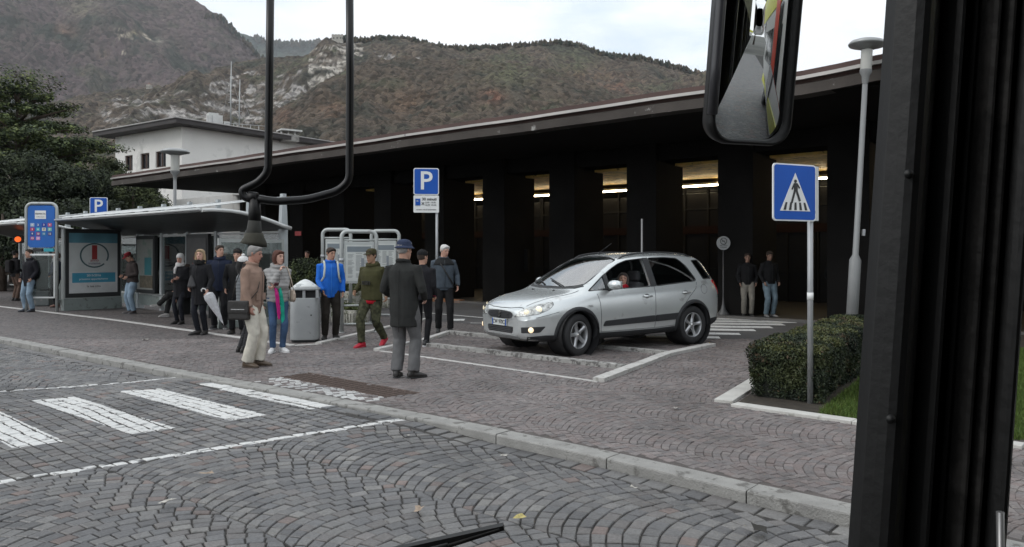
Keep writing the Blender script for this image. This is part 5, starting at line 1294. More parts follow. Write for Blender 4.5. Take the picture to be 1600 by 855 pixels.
for ax in (AXF, AXR):
    for sy in (-1, 1):
        b = MB(); b.tube([(ax, sy*.52, WR+.01), (ax, sy*1.2, WR+.01)], .372, 40, xdir=(1, 0, 0)); o = link('cut', b.mesh(), None, [])
        bm = bmesh.new(); bm.from_mesh(o.data); bmesh.ops.recalc_face_normals(bm, faces=bm.faces[:]); bm.to_mesh(o.data); bm.free(); cutters.append(o)
body = link('body', me0.copy(), CAR, [])
for c_ in cutters:
    m = body.modifiers.new('b', 'BOOLEAN'); m.operation = 'DIFFERENCE'; m.solver = 'EXACT'; m.object = c_
grab(body); body.data.materials.clear(); body.data.materials.append(silver)
me_ = body.data; me_.polygons.foreach_set('use_smooth', [True]*len(me_.polygons)); me_.set_sharp_from_angle(angle=R(32))
for c_ in cutters+[outer]: bpy.data.objects.remove(c_)
# pieces laid on the body's own surface
def patch(name, poly, frame, m, par=None, off=.004, grid=.035, skirt=.012, tw=False):
    """poly in a drawing plane (u,v); frame=(origin,u,v,dir): cast along dir onto the body"""
    o_, u_, v_, d_ = [Vector(x) for x in frame]; P2 = [Vector(p) for p in poly]; us = [p.x for p in P2]; vs_ = [p.y for p in P2]
    n = len(P2); pts = []
    for i in range(n):
        a, c = P2[i], P2[(i+1) % n]; k = max(1, int((c-a).length/grid))
        for j in range(k): pts.append(a.lerp(c, j/k))
    nb = len(pts); ed = [(i, (i+1) % nb) for i in range(nb)]
    gx_ = np.arange(min(us)+grid/2, max(us), grid); gy2 = np.arange(min(vs_)+grid/2, max(vs_), grid)
    if len(gx_) and len(gy2):
        X, Y = np.meshgrid(gx_, gy2); ins = inpoly(X.ravel(), Y.ravel(), poly)
        for x, y in zip(X.ravel()[ins], Y.ravel()[ins]):
            if min((Vector((x, y))-p).length for p in pts[:nb]) > grid*.4: pts.append(Vector((x, y)))
    r_ = delaunay_2d_cdt(pts, ed, [], 1, 1e-5); V2, F2 = r_[0], r_[2]
    out = []; last = None
    for p in V2:
        s_ = o_+u_*p.x+v_*p.y; hit = BV.ray_cast(s_, d_)
        if hit[0] is None:
            q_ = BV.find_nearest(s_+d_*1.0); out.append((q_[0], q_[1]))
        else: out.append((hit[0], hit[1]))
    b = MB(); top = [p+(nn if nn.dot(d_) < 0 else -nn)*off for p, nn in out]
    F3 = []
    for f in F2:
        f = tuple(f); a, b2, c2 = [top[i] for i in f[:3]]; nrm = (b2-a).cross(c2-a)
        F3.append(f if nrm.dot(d_) < 0 else f[::-1])
    b.add(top, F3, 0, True)
    orig = {}
    for vi, src in enumerate(r_[3]):
        for s2 in src: orig[s2] = vi
    low = [p+d_*skirt for p in top]; ring_ = [orig[i] for i in range(nb) if i in orig]; k = len(ring_)
    b.add([top[i] for i in ring_]+[low[i] for i in ring_], [(i, (i+1) % k, k+(i+1) % k, k+i) for i in range(k)], 0, False)
    return b.build(name, m, par or CAR)
def FL(s): return ((0, 1.5*s, 0), (1, 0, 0), (0, 0, 1), (0, -s, 0))
FT = ((0, 0, 3), (1, 0, 0), (0, 1, 0), (0, 0, -1)); FF = ((3, 0, 0), (0, 1, 0), (0, 0, 1), (-1, 0, 0)); FB = ((-3, 0, 0), (0, 1, 0), (0, 0, 1), (1, 0, 0))
def ribbon(pl, w, frame, name='panel_gap', m=None, par=None, off=.0025):
    n = len(pl); L_1, R_1 = [], []
    for i in range(n):
        a = Vector(pl[max(i-1, 0)]); c = Vector(pl[min(i+1, n-1)]); t = (c-a).normalized(); nn = Vector((-t.y, t.x))*w/2; p = Vector(pl[i]); L_1.append(tuple(p+nn)); R_1.append(tuple(p-nn))
    return patch(name, L_1+R_1[::-1], frame, m or seam, par, off=off, grid=.06, skirt=.004)
for s in (1, -1):
    for w, nm in ((wf, 'front_window'), (wq, 'quarter_window'), (wr, 'rear_window'), (wd, 'rear_quarter_window')):
        if nm == 'front_window' and s == 1: continue        # wound down
        patch('window', w, FL(s), cglass, off=-.012, grid=.06, skirt=0)
    # black pillars and window rubbers
    patch('pillar_trim', [(-.295, 1.01), (-.295, 1.483), (-.415, 1.483), (-.415, 1.015)], FL(s), cplast, off=.003, grid=.06)
    patch('sail_trim', [(.65, .99), (.65, 1.215), (.57, 1.255), (.57, .99)], FL(s), cplast, off=.003)
    for w in (wf, wq, wr, wd):
        q2 = [Vector(p) for p in w]; c = sum(q2, Vector((0, 0)))/len(q2); o2 = [tuple(c+(p-c)*1.0+(p-c).normalized()*.014) for p in q2]
        b = MB(); pts = []
        for (x, z) in list(w)+[w[0]]:
            h_ = BV.ray_cast(Vector((x, 1.5*s, z)), Vector((0, -s, 0)))
            if h_[0] is not None: pts.append(h_[0]+Vector((0, s*.001, 0)))
        b.tube(pts, .009, 6, caps=False); b.build('window_rubber', cplast, CAR)
    # doors: gaps, handles, moulding
    ribbon([(.86, .94), (.82, .80), (.80, .6), (.80, .45), (.79, .34)], .007, FL(s))
    ribbon([(-.36, 1.01), (-.36, .8), (-.36, .34)], .007, FL(s))
    ribbon([(-1.37, 1.05), (-1.32, .95), (-1.16, .82), (-1.02, .68), (-.90, .55), (-.87, .34)], .007, FL(s))
    ribbon([(.80, .345), (.3, .34), (-.3, .338), (-.87, .35)], .006, FL(s))
    ribbon([(1.60, .70), (1.75, .665), (1.95, .62)], .006, FL(s))
    patch('door_moulding', smooth_poly([(.76, .43), (.72, .515), (-.352, .545), (-.352, .44)], .03), FL(s), cplast, off=.013, skirt=.02)
    patch('door_moulding', smooth_poly([(-.368, .44), (-.368, .546), (-.93, .555), (-.99, .525), (-.93, .45)], .02), FL(s), cplast, off=.013, skirt=.02)
    patch('sill', [(.90, .19), (.84, .335), (.3, .325), (-.3, .32), (-.84, .335), (-.90, .19)], FL(s), cplast, off=.008, skirt=.03)
    for hx in (-.17, -1.06):
        hz = .865 if hx > -.5 else .89; sy = BV.ray_cast(Vector((hx, 1.5*s, hz)), Vector((0, -s, 0)))[0].y
        q_ = patch('handle_recess', [(hx+.055*math.cos(a*PI/8), hz+.038*math.sin(a*PI/8)) for a in range(16)], FL(s), mat('recess_grey', (.12, .125, .125), .5), off=.002, skirt=.003)
        MB().tube([(hx-.09, sy+s*.012, hz-.005), (hx-.08, sy+s*.034, hz-.004), (hx+.07, sy+s*.034, hz), (hx+.085, sy+s*.01, hz)], [.013, .016, .016, .012], 8).build('handle', silver, CAR)
    # wheel arch flares
    for ax, a0, a1 in ((AXF, -14, 194), (AXR, -14, 196)):
        outl = []; n = 26; ri, ro = .362, .425
        for i in range(n+1): a = R(a0+(a1-a0)*i/n); outl.append((ax+ro*math.cos(a), WR+.01+ro*1.0*math.sin(a)))
        for i in range(n, -1, -1): a = R(a0+(a1-a0)*i/n); outl.append((ax+ri*math.cos(a), WR+.01+ri*math.sin(a)))
        b = MB(); vs_ = []; k = 0
        for i in range(n+1):
            a = R(a0+(a1-a0)*i/n); row = []
            for (rr, oo) in ((.428, .002), (.42, .014), (.39, .022), (.368, .020), (.36, .004), (.36, -.06)):
                x_, z_ = ax+rr*math.cos(a), WR+.01+rr*math.sin(a); rq = max(rr, .376)
                h_ = BV.ray_cast(Vector((ax+rq*math.cos(a), 1.5*s, max(.215, WR+.01+rq*math.sin(a)))), Vector((0, -s, 0)))
                y_ = (abs(h_[0].y) if h_[0] is not None else .80); row.append((x_, s*(max(y_, .70)+oo), z_))
            vs_ += row
        k = 6; fs_ = [(i*k+j, i*k+j+1, (i+1)*k+j+1, (i+1)*k+j) for i in range(n) for j in range(k-1)]
        if s > 0: fs_ = [f[::-1] for f in fs_]
        b.add(vs_, fs_, 0, True); b.build('wheel_arch_flare', cplast, CAR)
        b = MB(); b.lathe([(.371, -.2), (.371, .16)], (ax, s*.72, WR+.01), 30, M=rotm('X', PI/2)); b.lathe([(.0, 0), (.371, 0)], (ax, s*.53, WR+.01), 30, M=rotm('X', PI/2)); b.build('arch_liner', blk, CAR)
    # lamps
    hl = MB()
    dvec = Vector((-.78, -s*.62, 0)).normalized(); uvec = Vector((-.62*1, s*.78, 0)).normalized()*1
    fr = (Vector((1.92, s*.62, 0))-dvec*1.6, uvec, Vector((0, 0, 1)), dvec)
    hp = smooth_poly([(-.30, .625), (-.10, .645), (.10, .675), (.235, .735), (.29, .80), (.265, .845), (.15, .83), (-.02, .785), (-.20, .715)], .03)
    patch('headlight_surround', [tuple(Vector(p)*1+Vector(((p[0]-.0)*.03, (p[1]-.74)*.06))) for p in hp], fr, seam, off=.002)
    hd_ = patch('headlight', hp, fr, mat('headlight_lens', (.36, .37, .36), .10, .5, var=.75, vs=18, coat=1, bump=.5, bs=60, emis=(1, .96, .86), es=.02), off=.007)
    for (uu_, vv2, rr) in ((-.08, .70, .042), (.10, .745, .05)):
        h_ = BV.ray_cast(Vector(fr[0])+uvec*uu_+Vector((0, 0, vv2)), dvec); c_ = h_[0]-dvec*.012
        b = MB(); q = Matrix((uvec, Vector((0, 0, 1)), -dvec)).transposed(); b.lathe([(0, .012), (rr*.6, .010), (rr, 0)], c_, 20, M=q); b.build('reflector', mat('lit_reflector', (.9, .85, .7), .2, emis=(1, .86, .55), es=.3 if uu_ < 0 else .1), hd_)
    fp = smooth_poly([(-.17, .385), (.12, .40), (.20, .49), (-.17, .475)], .02)
    patch('fog_light_bezel', fp, fr, cplast, off=.003, skirt=.02)
    h_ = BV.ray_cast(Vector(fr[0])+uvec*-.01+Vector((0, 0, .437)), dvec); b = MB(); q = Matrix((uvec, Vector((0, 0, 1)), -dvec)).transposed()
    b.lathe([(0, .02), (.03, .018), (.040, .010), (.042, 0)], h_[0]-dvec*.004, 20, M=q); b.build('fog_light', mat('lit_fog', (.9, .8, .6), .2, emis=(1, .72, .42), es=.7), CAR)
    # rear lamp wraps round the corner
    dv = Vector((.55, -s*.83, 0)).normalized(); uv = Vector((.83, s*.55, 0)).normalized(); frb = (Vector((-1.86, s*.70, 0))-dv*1.6, uv, Vector((0, 0, 1)), dv)
    patch('tail_light', smooth_poly([(.13, 1.055), (.02, 1.075), (-.13, 1.04), (-.16, .82), (-.07, .80), (.02, .87)], .02), frb, mat('tail_red', (.36, .012, .015), .15, var=.12, vs=14, coat=1), off=.012, skirt=.03)
    # fuel flap (driver side only), mirror, roof rail
    if s == 1:
        b = MB(); pts = []
        for a in range(21):
            h_ = BV.ray_cast(Vector((-1.52+.075*math.cos(a*PI/10), 1.5, .93+.08*math.sin(a*PI/10))), Vector((0, -1, 0)))[0]; pts.append(h_)
        b.tube(pts, .0028, 5, caps=False); b.build('fuel_flap_gap', seam, CAR)
    sy = .885
    mr_ = loops([[(.42+x*k_+dx, s*(.965+y*k_), 1.09+z*k_) for x, y, z in [(-.0+.075*math.cos(2*PI*i/16)*(1 if math.cos(2*PI*i/16) > 0 else .5), .11*math.copysign(abs(math.sin(2*PI*i/16))**.7, math.sin(2*PI*i/16)), 0) for i in range(16)]] for k_, z, dx in ((1, 0, 0),)]*1, silver, 'tmp', None, caps=False) if False else None
    mk = MB(); rg = []
    for t, r1, r2 in ((-1, .02, .02), (-.92, .05, .045), (-.6, .07, .068), (0, .078, .078), (.6, .072, .07), (.9, .05, .05), (1, .015, .015)):
        rg.append(((.62-.015*t, s*(.99+.115*t), 1.075+.0*t), r1*.95, r2*1.0, (1, 0, 0), (0, 0, 1)))
    mk.rings(rg, 16); mk = mk.build('mirror', silver, CAR)
    MB().box((.552, s*.99, 1.075), (.012, .19, .115)).build('mirror_glass', mat('car_mirror', (.5, .52, .53), .05, 1), mk)
    MB().tube([(.61, s*.84, 1.0), (.61, s*.93, 1.02)], .028, 8).build('mirror_arm', cplast, mk)
    pts = []
    for i in range(15):
        t = i/14; x = .20-1.68*t; h_ = BV.ray_cast(Vector((x, s*.565, 3)), Vector((0, 0, -1)))[0]; pts.append((x, s*.572, h_.z+.052*math.sin(PI*min(1, max(0, t)))**.35-.006))
    MB().tube(pts, [.010]+[.017]*13+[.010], 8, ell=.8).build('roof_rail', cplast, CAR)
    ribbon([(.2, s*.50), (-.8, s*.52), (-1.45, s*.49)], .012, FT, 'roof_gutter', cplast)
    ribbon([(1.12, s*.71), (1.4, s*.67), (1.8, s*.60), (1.98, s*.53)], .007, FT)
    MB().tube([(1.22, s*.28, BV.ray_cast(Vector((1.30, s*.28, 3)), Vector((0, 0, -1)))[0].z+.0), (1.30, s*.28, BV.ray_cast(Vector((1.30, s*.28, 3)), Vector((0, 0, -1)))[0].z+.012)], .012, 6).build('washer_jet', cplast, CAR)
patch('windscreen', ws2, FT, wglass, off=-.010, grid=.07, skirt=0)
b = MB(); pts = []
for (x, y) in list(ws2)+[ws2[0]]:
    h_ = BV.ray_cast(Vector((x, y, 3)), Vector((0, 0, -1))); pts.append(h_[0]+Vector((0, 0, .001)))
b.tube(pts, .009, 6, caps=False); b.build('windscreen_rubber', cplast, CAR)
patch('scuttle', [(1.185, 0), (1.17, .3), (1.11, .60), (1.01, .705), (.985, .66), (1.06, .55), (1.115, .3), (1.12, 0), (1.115, -.3), (1.06, -.55), (.985, -.66), (1.01, -.705), (1.11, -.60), (1.17, -.3)], FT, cplast, off=.003, grid=.07)
for (a, c) in (((1.11, .32), (.92, -.28)), ((1.09, -.20), (.92, -.60))):
    pts = []
    for i in range(8):
        t = i/7; x, y = a[0]+(c[0]-a[0])*t, a[1]+(c[1]-a[1])*t; pts.append(BV.ray_cast(Vector((x, y, 3)), Vector((0, 0, -1)))[0]+Vector((0, 0, .014)))
    MB().tube(pts, .010, 6).build('wiper', cplast, CAR)
ribbon([(2.02, -.52), (2.075, -.25), (2.085, 0), (2.075, .25), (2.02, .52)], .007, FT)
patch('rear_screen', smooth_poly([(-.50, 1.12), (-.47, 1.40), (0, 1.44), (.47, 1.40), (.50, 1.12), (0, 1.09)], .05), FB, mat('dark_glass', (.02, .022, .024), .08), off=.004)
# the nose
patch('grille', smooth_poly([(-.32, .60), (-.36, .655), (-.30, .695), (0, .71), (.30, .695), (.36, .655), (.32, .60), (0, .575)], .03), FF, mat('grille_dark', (.035, .037, .04), .5), off=.005, skirt=.02)
b = MB()
for k in range(4):
    z = .603+.026*k; pts = [BV.ray_cast(Vector((3, y, z)), Vector((-1, 0, 0)))[0]+Vector((.008, 0, 0)) for y in (-.27, -.14, 0, .14, .27)]; b.tube(pts, .004, 4)
b.build('grille_bars', cplast, CAR)
ex = BV.ray_cast(Vector((3, 0, .645)), Vector((-1, 0, 0)))[0].x+.012
b = MB(); b.prism([(-.045, .008), (.018, .052), (.045, .030), (.010, .008), (.045, -.008), (-.018, -.052), (-.045, -.030), (-.010, -.008)], 0, .008, M=Matrix(((0, 0, 1), (1, 0, 0), (0, 1, 0))), T=(ex, 0, .645)); b.build('emblem', chrome, CAR)
patch('lower_grille', smooth_poly([(-.34, .37), (-.36, .47), (.36, .47), (.34, .37)], .03), FF, cplast, off=.004, skirt=.02)
b = MB()
for k in range(3):
    z = .39+.026*k; b.tube([BV.ray_cast(Vector((3, y, z)), Vector((-1, 0, 0)))[0]+Vector((.008, 0, 0)) for y in (-.32, -.15, 0, .15, .32)], .005, 4)
b.build('lower_grille_bars', mat('bar_grey', (.06, .06, .065), .5), CAR)
patch('bumper_base', [(-.44, .285), (-.46, .335), (0, .345), (.46, .335), (.44, .285)], FF, mat('skid_grey', (.30, .31, .31), .5, .3), off=.006, skirt=.02)
for s in (1, -1):
    patch('lower_bumper', [(1.615, .21), (1.63, .35), (1.80, .355), (1.95, .345), (2.03, .33), (2.0, .25)], FL(s), cplast, off=.006, skirt=.03)
    patch('lower_bumper', [(-1.62, .22), (-1.63, .40), (-1.75, .42), (-1.93, .43), (-1.93, .30)], FL(s), cplast, off=.006, skirt=.03)
px_ = BV.ray_cast(Vector((3, 0, .525)), Vector((-1, 0, 0)))[0].x+.015
pl = MB().bbox((px_, 0, .525), (.014, .40, .105), bev=.004).build('number_plate', mat('plate_white', (.60, .63, .62), .4), CAR)
ROTF = Matrix(((0, 0, 1), (1, 0, 0), (0, 1, 0)))
text('CW 970CJ', 'registration', .092, ink, pl, Vector((px_+.008, 0, .525)), ROTF, sx=.88, bold=.001)
MB().box((px_+.0075, -.185, .525), (.003, .024, .10)).build('blue_band', blu, pl); MB().box((px_+.0075, .185, .525), (.003, .024, .10)).build('blue_band', blu, pl)
text('DDiS', 'badge', .045, mat('badge_dark', (.15, .15, .15), .4), CAR, Vector((1.02, .889, .76)), Matrix(((-1, 0, 0), (0, 0, 1), (0, 1, 0))), ext=.001)
MB().tube([(.10, 0, 1.54), (.10, 0, 1.575)], .012, 8).build('antenna_base', cplast, CAR); MB().tube([(.10, 0, 1.575), (-.18, 0, 1.73)], .004, 5).build('antenna', cplast, CAR)
# underside and inside
MB().bbox((0, 0, .30), (3.3, 1.3, .14), bev=.04).build('underbody', blk, CAR)
fab = mat('seat_fabric', (.06, .062, .065), .9, var=.2, vs=20)
for y in (.36, -.36):
    st = MB().bbox((.02, y, .48), (.50, .48, .16), bev=.05).build('seat', fab, CAR)
    MB().bbox((-.28, y, .80), (.14, .46, .56), M=rotm('Y', R(-12)), bev=.05).build('backrest', fab, st); MB().bbox((-.36, y, 1.18), (.10, .26, .17), bev=.04).build('headrest', fab, st)
MB().bbox((-1.1, 0, .55), (.5, 1.2, .2), bev=.05).build('rear_seat', fab, CAR); MB().bbox((-1.42, 0, .88), (.16, 1.2, .56), bev=.05).build('rear_backrest', fab, CAR)
MB().bbox((.84, 0, .87), (.34, 1.36, .18), bev=.05).build('dashboard', mat('dash_grey', (.05, .052, .055), .7), CAR)
Ms_ = Matrix.Rotation(R(-65), 3, 'Y'); b = MB(); tp = [Vector((.50, .36, .90))+Ms_ @ Vector((.18*math.cos(2*PI*i/24), .18*math.sin(2*PI*i/24), 0)) for i in range(25)]
b.tube(tp, .014, 8, caps=False); b.tube([(.50, .36, .90), (.68, .36, .85)], .03, 8); b.build('steering_wheel', blk, CAR)
MB().bbox((.34, 0, 1.34), (.03, .20, .06), bev=.01).build('inside_mirror', blk, CAR)
# wheels
tyre_m = mat('tyre_rubber', (.020, .020, .021), .75, var=.15, vs=12, bump=.2, bs=80); rim_m = mat('alloy_rim', (.46, .47, .48), .32, .7, var=.06)
def wheel(ax, s, steer):
    w = bpy.data.objects.new('wheel', None); COL.objects.link(w); w.parent = CAR; w.location = (ax, s*.765, WR); w.rotation_euler = (0, R(11*ax), R(steer)+(0 if s > 0 else PI))
    Q = rotm('X', -PI/2)                                  # lathe axis z -> +y
    MB().lathe([(.205, -.085), (.24, -.100), (.29, -.103), (.315, -.088), (.325, -.06), (.3255, .06), (.315, .088), (.29, .103), (.24, .100), (.212, .088), (.205, .07), (.205, -.085)], n=48, M=Q).build('tyre', tyre_m, w)
    b = MB(); b.lathe([(.212, .092), (.205, .096), (.197, .086), (.192, .03), (.19, -.08), (.205, -.085)], n=48, M=Q)
    b.lathe([(.0, .075), (.03, .075), (.055, .066), (.062, .03)], n=24, M=Q)
    for k in range(5):
        a = 2*PI*k/5+.3; ca, sa = math.cos(a), math.sin(a); T1 = Vector((ca, 0, sa)); T2 = Vector((-sa, 0, ca))
        vs_ = []
        for (r_, wd_, y_) in ((.04, .036, .072), (.09, .030, .066), (.15, .027, .070), (.200, .040, .084)):
            for (uu_, yy) in ((-1, -.02), (-.75, .0), (.75, .0), (1, -.02)): vs_.append(T1*r_+T2*wd_*uu_+Vector((0, y_+yy, 0)))
        b.add(vs_, [(i*4+j, (i+1)*4+j, (i+1)*4+j+1, i*4+j+1) for i in range(3) for j in range(3)], 0, True)
    b.build('rim', rim_m, w); MB().lathe([(0, -.02), (.15, -.02), (.15, .0), (0, 0)], n=24, M=Q).build('brake_disc', mat('brake_steel', (.14, .135, .13), .5, .6), w)
    MB().lathe([(0, .082), (.022, .08), (.026, .072)], n=16, M=Q).build('hub_cap', chrome, w)
    for k in range(5): a = 2*PI*(k+.5)/5; 
    return w
wheel(AXF, 1, 13); wheel(AXF, -1, 13); wheel(AXR, 1, 0); wheel(AXR, -1, 0)
CARS = 1.035
f_, b_2 = G(893, 556), G(1085, 538)
hd = math.atan2(f_.y-b_2.y, f_.x-b_2.x)
Rz = Matrix.Rotation(hd, 3, 'Z'); ctr_ = (f_+b_2)/2-Rz @ Vector((0, .80*CARS, 0))
CAR.location = (ctr_.x, ctr_.y, .004); CAR.rotation_euler = (0, R(.7), hd); CAR.scale = (CARS, CARS, CARS)
# ------------------------------------------------------------ people
def ik(a, c, l1, l2, pole):
    d = c-a; L = min(d.length, (l1+l2)*.9995); dn = d.normalized(); x = (l1*l1-l2*l2+L*L)/(2*L); h = math.sqrt(max(0, l1*l1-x*x))
    p = Vector(pole); p = (p-dn*p.dot(dn)); p.normalize(); return a+dn*x+p*h
SKIN = (.46, .27, .20)
def cloth(name, c, rough=.85, var=.14, vs=9): return mat('cloth_'+name, c, rough, var=var, vs=vs, bump=.25, bs=120, spec=.2)
eye_w = mat('eye_white', (.55, .52, .48), .3); eye_d = mat('eye_dark', (.03, .02, .015), .2)
def person(px, py, az, label, h=1.74, skin=SKIN, sex='m', lean=0, side=0, head=(0, 0), pelvis=None, feet=None, hands=None, poles=None, curl=.5,
           top=None, legs=None, shoes=None, hair=None, hat=None, scarf=None, near=True, loc=None, fat=1.0, legs_on=True, name='person', knee=None):
    s = h/1.75; p = Vector(loc) if loc is not None else G(px, py); r = thing(name, label, 'person', p, -R(az)); r.scale = (s, s, s)
    vox = .0095 if near else .013; seed = abs(hash((px, py))) % 97 if False else int(px*7+py) % 97
    pel = Vector(pelvis or (0, 0, .93)); off = pel-Vector((0, 0, .93))
    ML = rotm('X', -R(lean)) @ rotm('Y', R(side))
    def U(v): v = Vector(v); return ML @ (v-Vector((0, 0, .95)))+Vector((0, 0, .95))+off
    ux, uy = ML @ Vector((1, 0, 0)), ML @ Vector((0, 1, 0))
    sh = 1.0 if sex == 'm' else .9
    neck = U((0, -.01, 1.49)); hc0 = Vector((0, .015, .145)); HM = ML @ rotm('Z', -R(head[0])) @ rotm('X', -R(head[1])); hc = neck+HM @ hc0
    def Hd(v): return hc+HM @ Vector(v)
    hx, hy = HM @ Vector((1, 0, 0)), HM @ Vector((0, 1, 0))
    feet = feet or [(.10, .0, 0, 12), (-.10, .0, 0, -12)]     # right, left: x, y, lift, toe yaw
    hands = hands or [(.26, .03, .84), (-.26, .03, .84)]
    poles = poles or [(.3, -1, 0), (-.3, -1, 0)]
    SHO = [U((.178*sh, -.012, 1.400)), U((-.178*sh, -.012, 1.400))]
    WR_ = [Vector(a)+off*0 for a in hands]
    for i in (0, 1):
        d = WR_[i]-SHO[i]
        if d.length > .53: WR_[i] = SHO[i]+d.normalized()*.53
    ELB = [ik(SHO[i], WR_[i], .285, .25, poles[i]) for i in (0, 1)]
    HIP = [pel+Vector((.088, 0, -.02)), pel+Vector((-.088, 0, -.02))]
    ANK = []
    for f in feet:
        ANK.append(Vector((f[0], f[1], .085+f[2])))
    kp = knee or [(.12, 1, 0), (-.12, 1, 0)]
    for i in (0, 1):
        d = ANK[i]-HIP[i]
        if d.length > .845: ANK[i] = HIP[i]+d.normalized()*.845
    KNE = [ik(HIP[i], ANK[i], .43, .42, kp[i]) for i in (0, 1)]
    # body
    b = MB()
    b.rings([(Hd((0, yc, z)), rx, ry, hx, hy) for z, rx, ry, yc in [(-.125, .018, .02, .055), (-.115, .034, .036, .046), (-.095, .048, .055, .030), (-.06, .060, .078, .014), (-.02, .069, .089, .004), (.02, .073, .094, -.003), (.055, .072, .093, -.007), (.085, .061, .080, -.010), (.105, .042, .055, -.012), (.117, .015, .02, -.012)]], 20)
    b.tube([Hd((0, .088, .022)), Hd((0, .100, -.005)), Hd((0, .108, -.022)), Hd((0, .094, -.032))], [.007, .011, .015, .008], 8)
    b.tube([Hd((-.045, .078, .030)), Hd((0, .090, .034)), Hd((.045, .078, .030))], [.010, .011, .010], 6)
    b.tube([Hd((-.022, .084, -.062)), Hd((0, .092, -.060)), Hd((.022, .084, -.062))], [.007, .010, .007], 6)
    for k in (-1, 1): b.tube([Hd((k*.070, -.008, .022)), Hd((k*.080, -.014, .018)), Hd((k*.078, -.010, -.010)), Hd((k*.070, -.004, -.022))], [.008, .015, .012, .007], 6)
    b.tube([hc+HM @ Vector((0, -.03, -.04)), neck+ML @ Vector((0, -.0, .03)), U((0, -.01, 1.42))], [.052, .054, .07], 12)
    b.rings([(U((0, y, z)), rx, ry, ux, uy) for z, rx, ry, y in [(.86, .12, .085, 0), (.95, .15, .10, 0), (1.08, .135*fat, .095, .0), (1.22, .15*sh, .105, 0), (1.36, .165*sh, .10, -.005), (1.43, .13*sh, .075, -.01), (1.47, .06, .055, -.01)]], 16)
    for i in (0, 1):
        b.tube([SHO[i], ELB[i], WR_[i]], [.046, .036, .025], 10); b.tube([HIP[i], KNE[i], ANK[i], ANK[i]-Vector((0, 0, .04))], [.075, .05, .036, .03], 10)
        sg = 1 if i == 0 else -1
        fd = (WR_[i]-ELB[i]).normalized(); hdn = (fd*.75+Vector((0, .1, -.35 if fd.z < .3 else .1))).normalized()
        sdv = Vector((-sg, .2, 0)); sdv = (sdv-hdn*sdv.dot(hdn)).normalized()     # palm faces inwards
        wv = hdn.cross(sdv)
        if wv.y < 0: wv = -wv                                                     # thumb side to the front
        W0 = WR_[i]; pc = W0+hdn*.055
        b.tube([W0-hdn*.015, W0+hdn*.02, pc, W0+hdn*.088], [.024, .031, .038, .034], 10, ell=.48, xdir=wv)
        for k, (o_, ln) in enumerate(((.026, .066), (.009, .076), (-.009, .070), (-.026, .055))):
            q0 = W0+hdn*.075+wv*o_; dd = hdn.copy(); q = [q0]; c_ = curl*(1+.12*k)
            for sg_ in (.42, .33, .25):
                dd = (Quaternion(wv, (1 if wv.cross(hdn).dot(sdv) > 0 else -1)*c_*.75) @ dd); q.append(q[-1]+dd*ln*sg_)
            b.tube(q, [.0095, .009, .008, .0065], 6)
        t0 = W0+hdn*.022+wv*.022; t1 = t0+(hdn*.5+wv*.75+sdv*.25).normalized()*.032; t2 = t1+(hdn*.9+wv*.25+sdv*.3).normalized()*.03; b.tube([t0, t1, t2], [.012, .0105, .008], 6)
    sk = mat('skin_%d' % int(skin[0]*100), skin, .55, var=.07, vs=14, spec=.35)
    body = fuse(b, 'body', sk, r, vox=vox*.8, smooth=1)
    for k in (-1, 1):
        MB().rings([(Hd((k*.031, .081, .010+z)), w_, d2, hx, hy) for z, w_, d2 in [(-.006, .004, .003), (-.003, .012, .008), (.001, .014, .010), (.006, .011, .008), (.008, .004, .004)]], 8).build('eye', eye_d, body)
        MB().tube([Hd((k*.047, .076, .034)), Hd((k*.03, .090, .039)), Hd((k*.014, .094, .034))], [.004, .006, .004], 5).build('eyebrow', mat('hair_'+(hair or {}).get('n', 'x'), (hair or {}).get('c', (.05, .04, .03)), .8), body)
    MB().tube([Hd((-.024, .088, -.060)), Hd((0, .100, -.0605)), Hd((.024, .088, -.060))], [.003, .0055, .003], 6).build('mouth', mat('lips', (.33, .12, .10), .5), body)
    # trousers
    if legs:
        lw = legs.get('w', 1.0); b = MB(); end = legs.get('end', .07)
        b.rings([(pel+Vector((0, 0, z)), rx*fat, ry*fat, (1, 0, 0), (0, 1, 0)) for z, rx, ry in [(-.10, .12, .10), (-.04, .168, .118), (.06, .165, .112), (.14, .150, .105)]], 16)
        for i in (0, 1):
            a_ = ANK[i]+(KNE[i]-ANK[i]).normalized()*(end-.085+.02)
            b.tube([HIP[i]+Vector((0, 0, .03)), HIP[i].lerp(KNE[i], .3), HIP[i].lerp(KNE[i], .75), KNE[i], KNE[i].lerp(a_, .35), KNE[i].lerp(a_, .85), a_], [.098*fat, .100*lw, .080*lw, .072*lw, .070*lw, .062*lw*legs.get('hemw', 1), .064*lw*legs.get('hemw', 1)], 14)
        fuse(b, 'trousers', cloth(legs['n'], legs['c'], var=legs.get('var', .16), vs=legs.get('vs', 9)), r, vox=vox*1.15, smooth=2, folds=legs.get('folds', .017), fs=legs.get('fs', 8), seed=seed)
    # shoes
    sc_ = shoes or {'n': 'black_leather', 'c': (.02, .018, .017)}
    for i in (0, 1):
        f = feet[i]; yaw = -R(f[3]); pit = R(-min(40, f[2]*250)) if len(f) < 5 else R(f[4]); Mf = rotm('Z', yaw) @ rotm('X', pit)
        A = ANK[i]-Vector((0, 0, .085)); T_ = lambda v: ANK[i]+Mf @ (Vector(v)-Vector((0, 0, .085)))
        fx, fz = Mf @ Vector((1, 0, 0)), Mf @ Vector((0, 0, 1)); b = MB()
        b.rings([(T_((0, y, z)), rx, rz2, fx, fz) for y, z, rx, rz2 in [(-.078, .04, .018, .03), (-.06, .05, .036, .045), (-.02, .055, .040, .052), (.04, .048, .042, .045), (.10, .038, .046, .034), (.155, .028, .042, .026), (.19, .022, .022, .016)]], 12)
        b.tube([T_((0, -.02, .06)), T_((0, -.015, .12))], [.044, .047], 12)
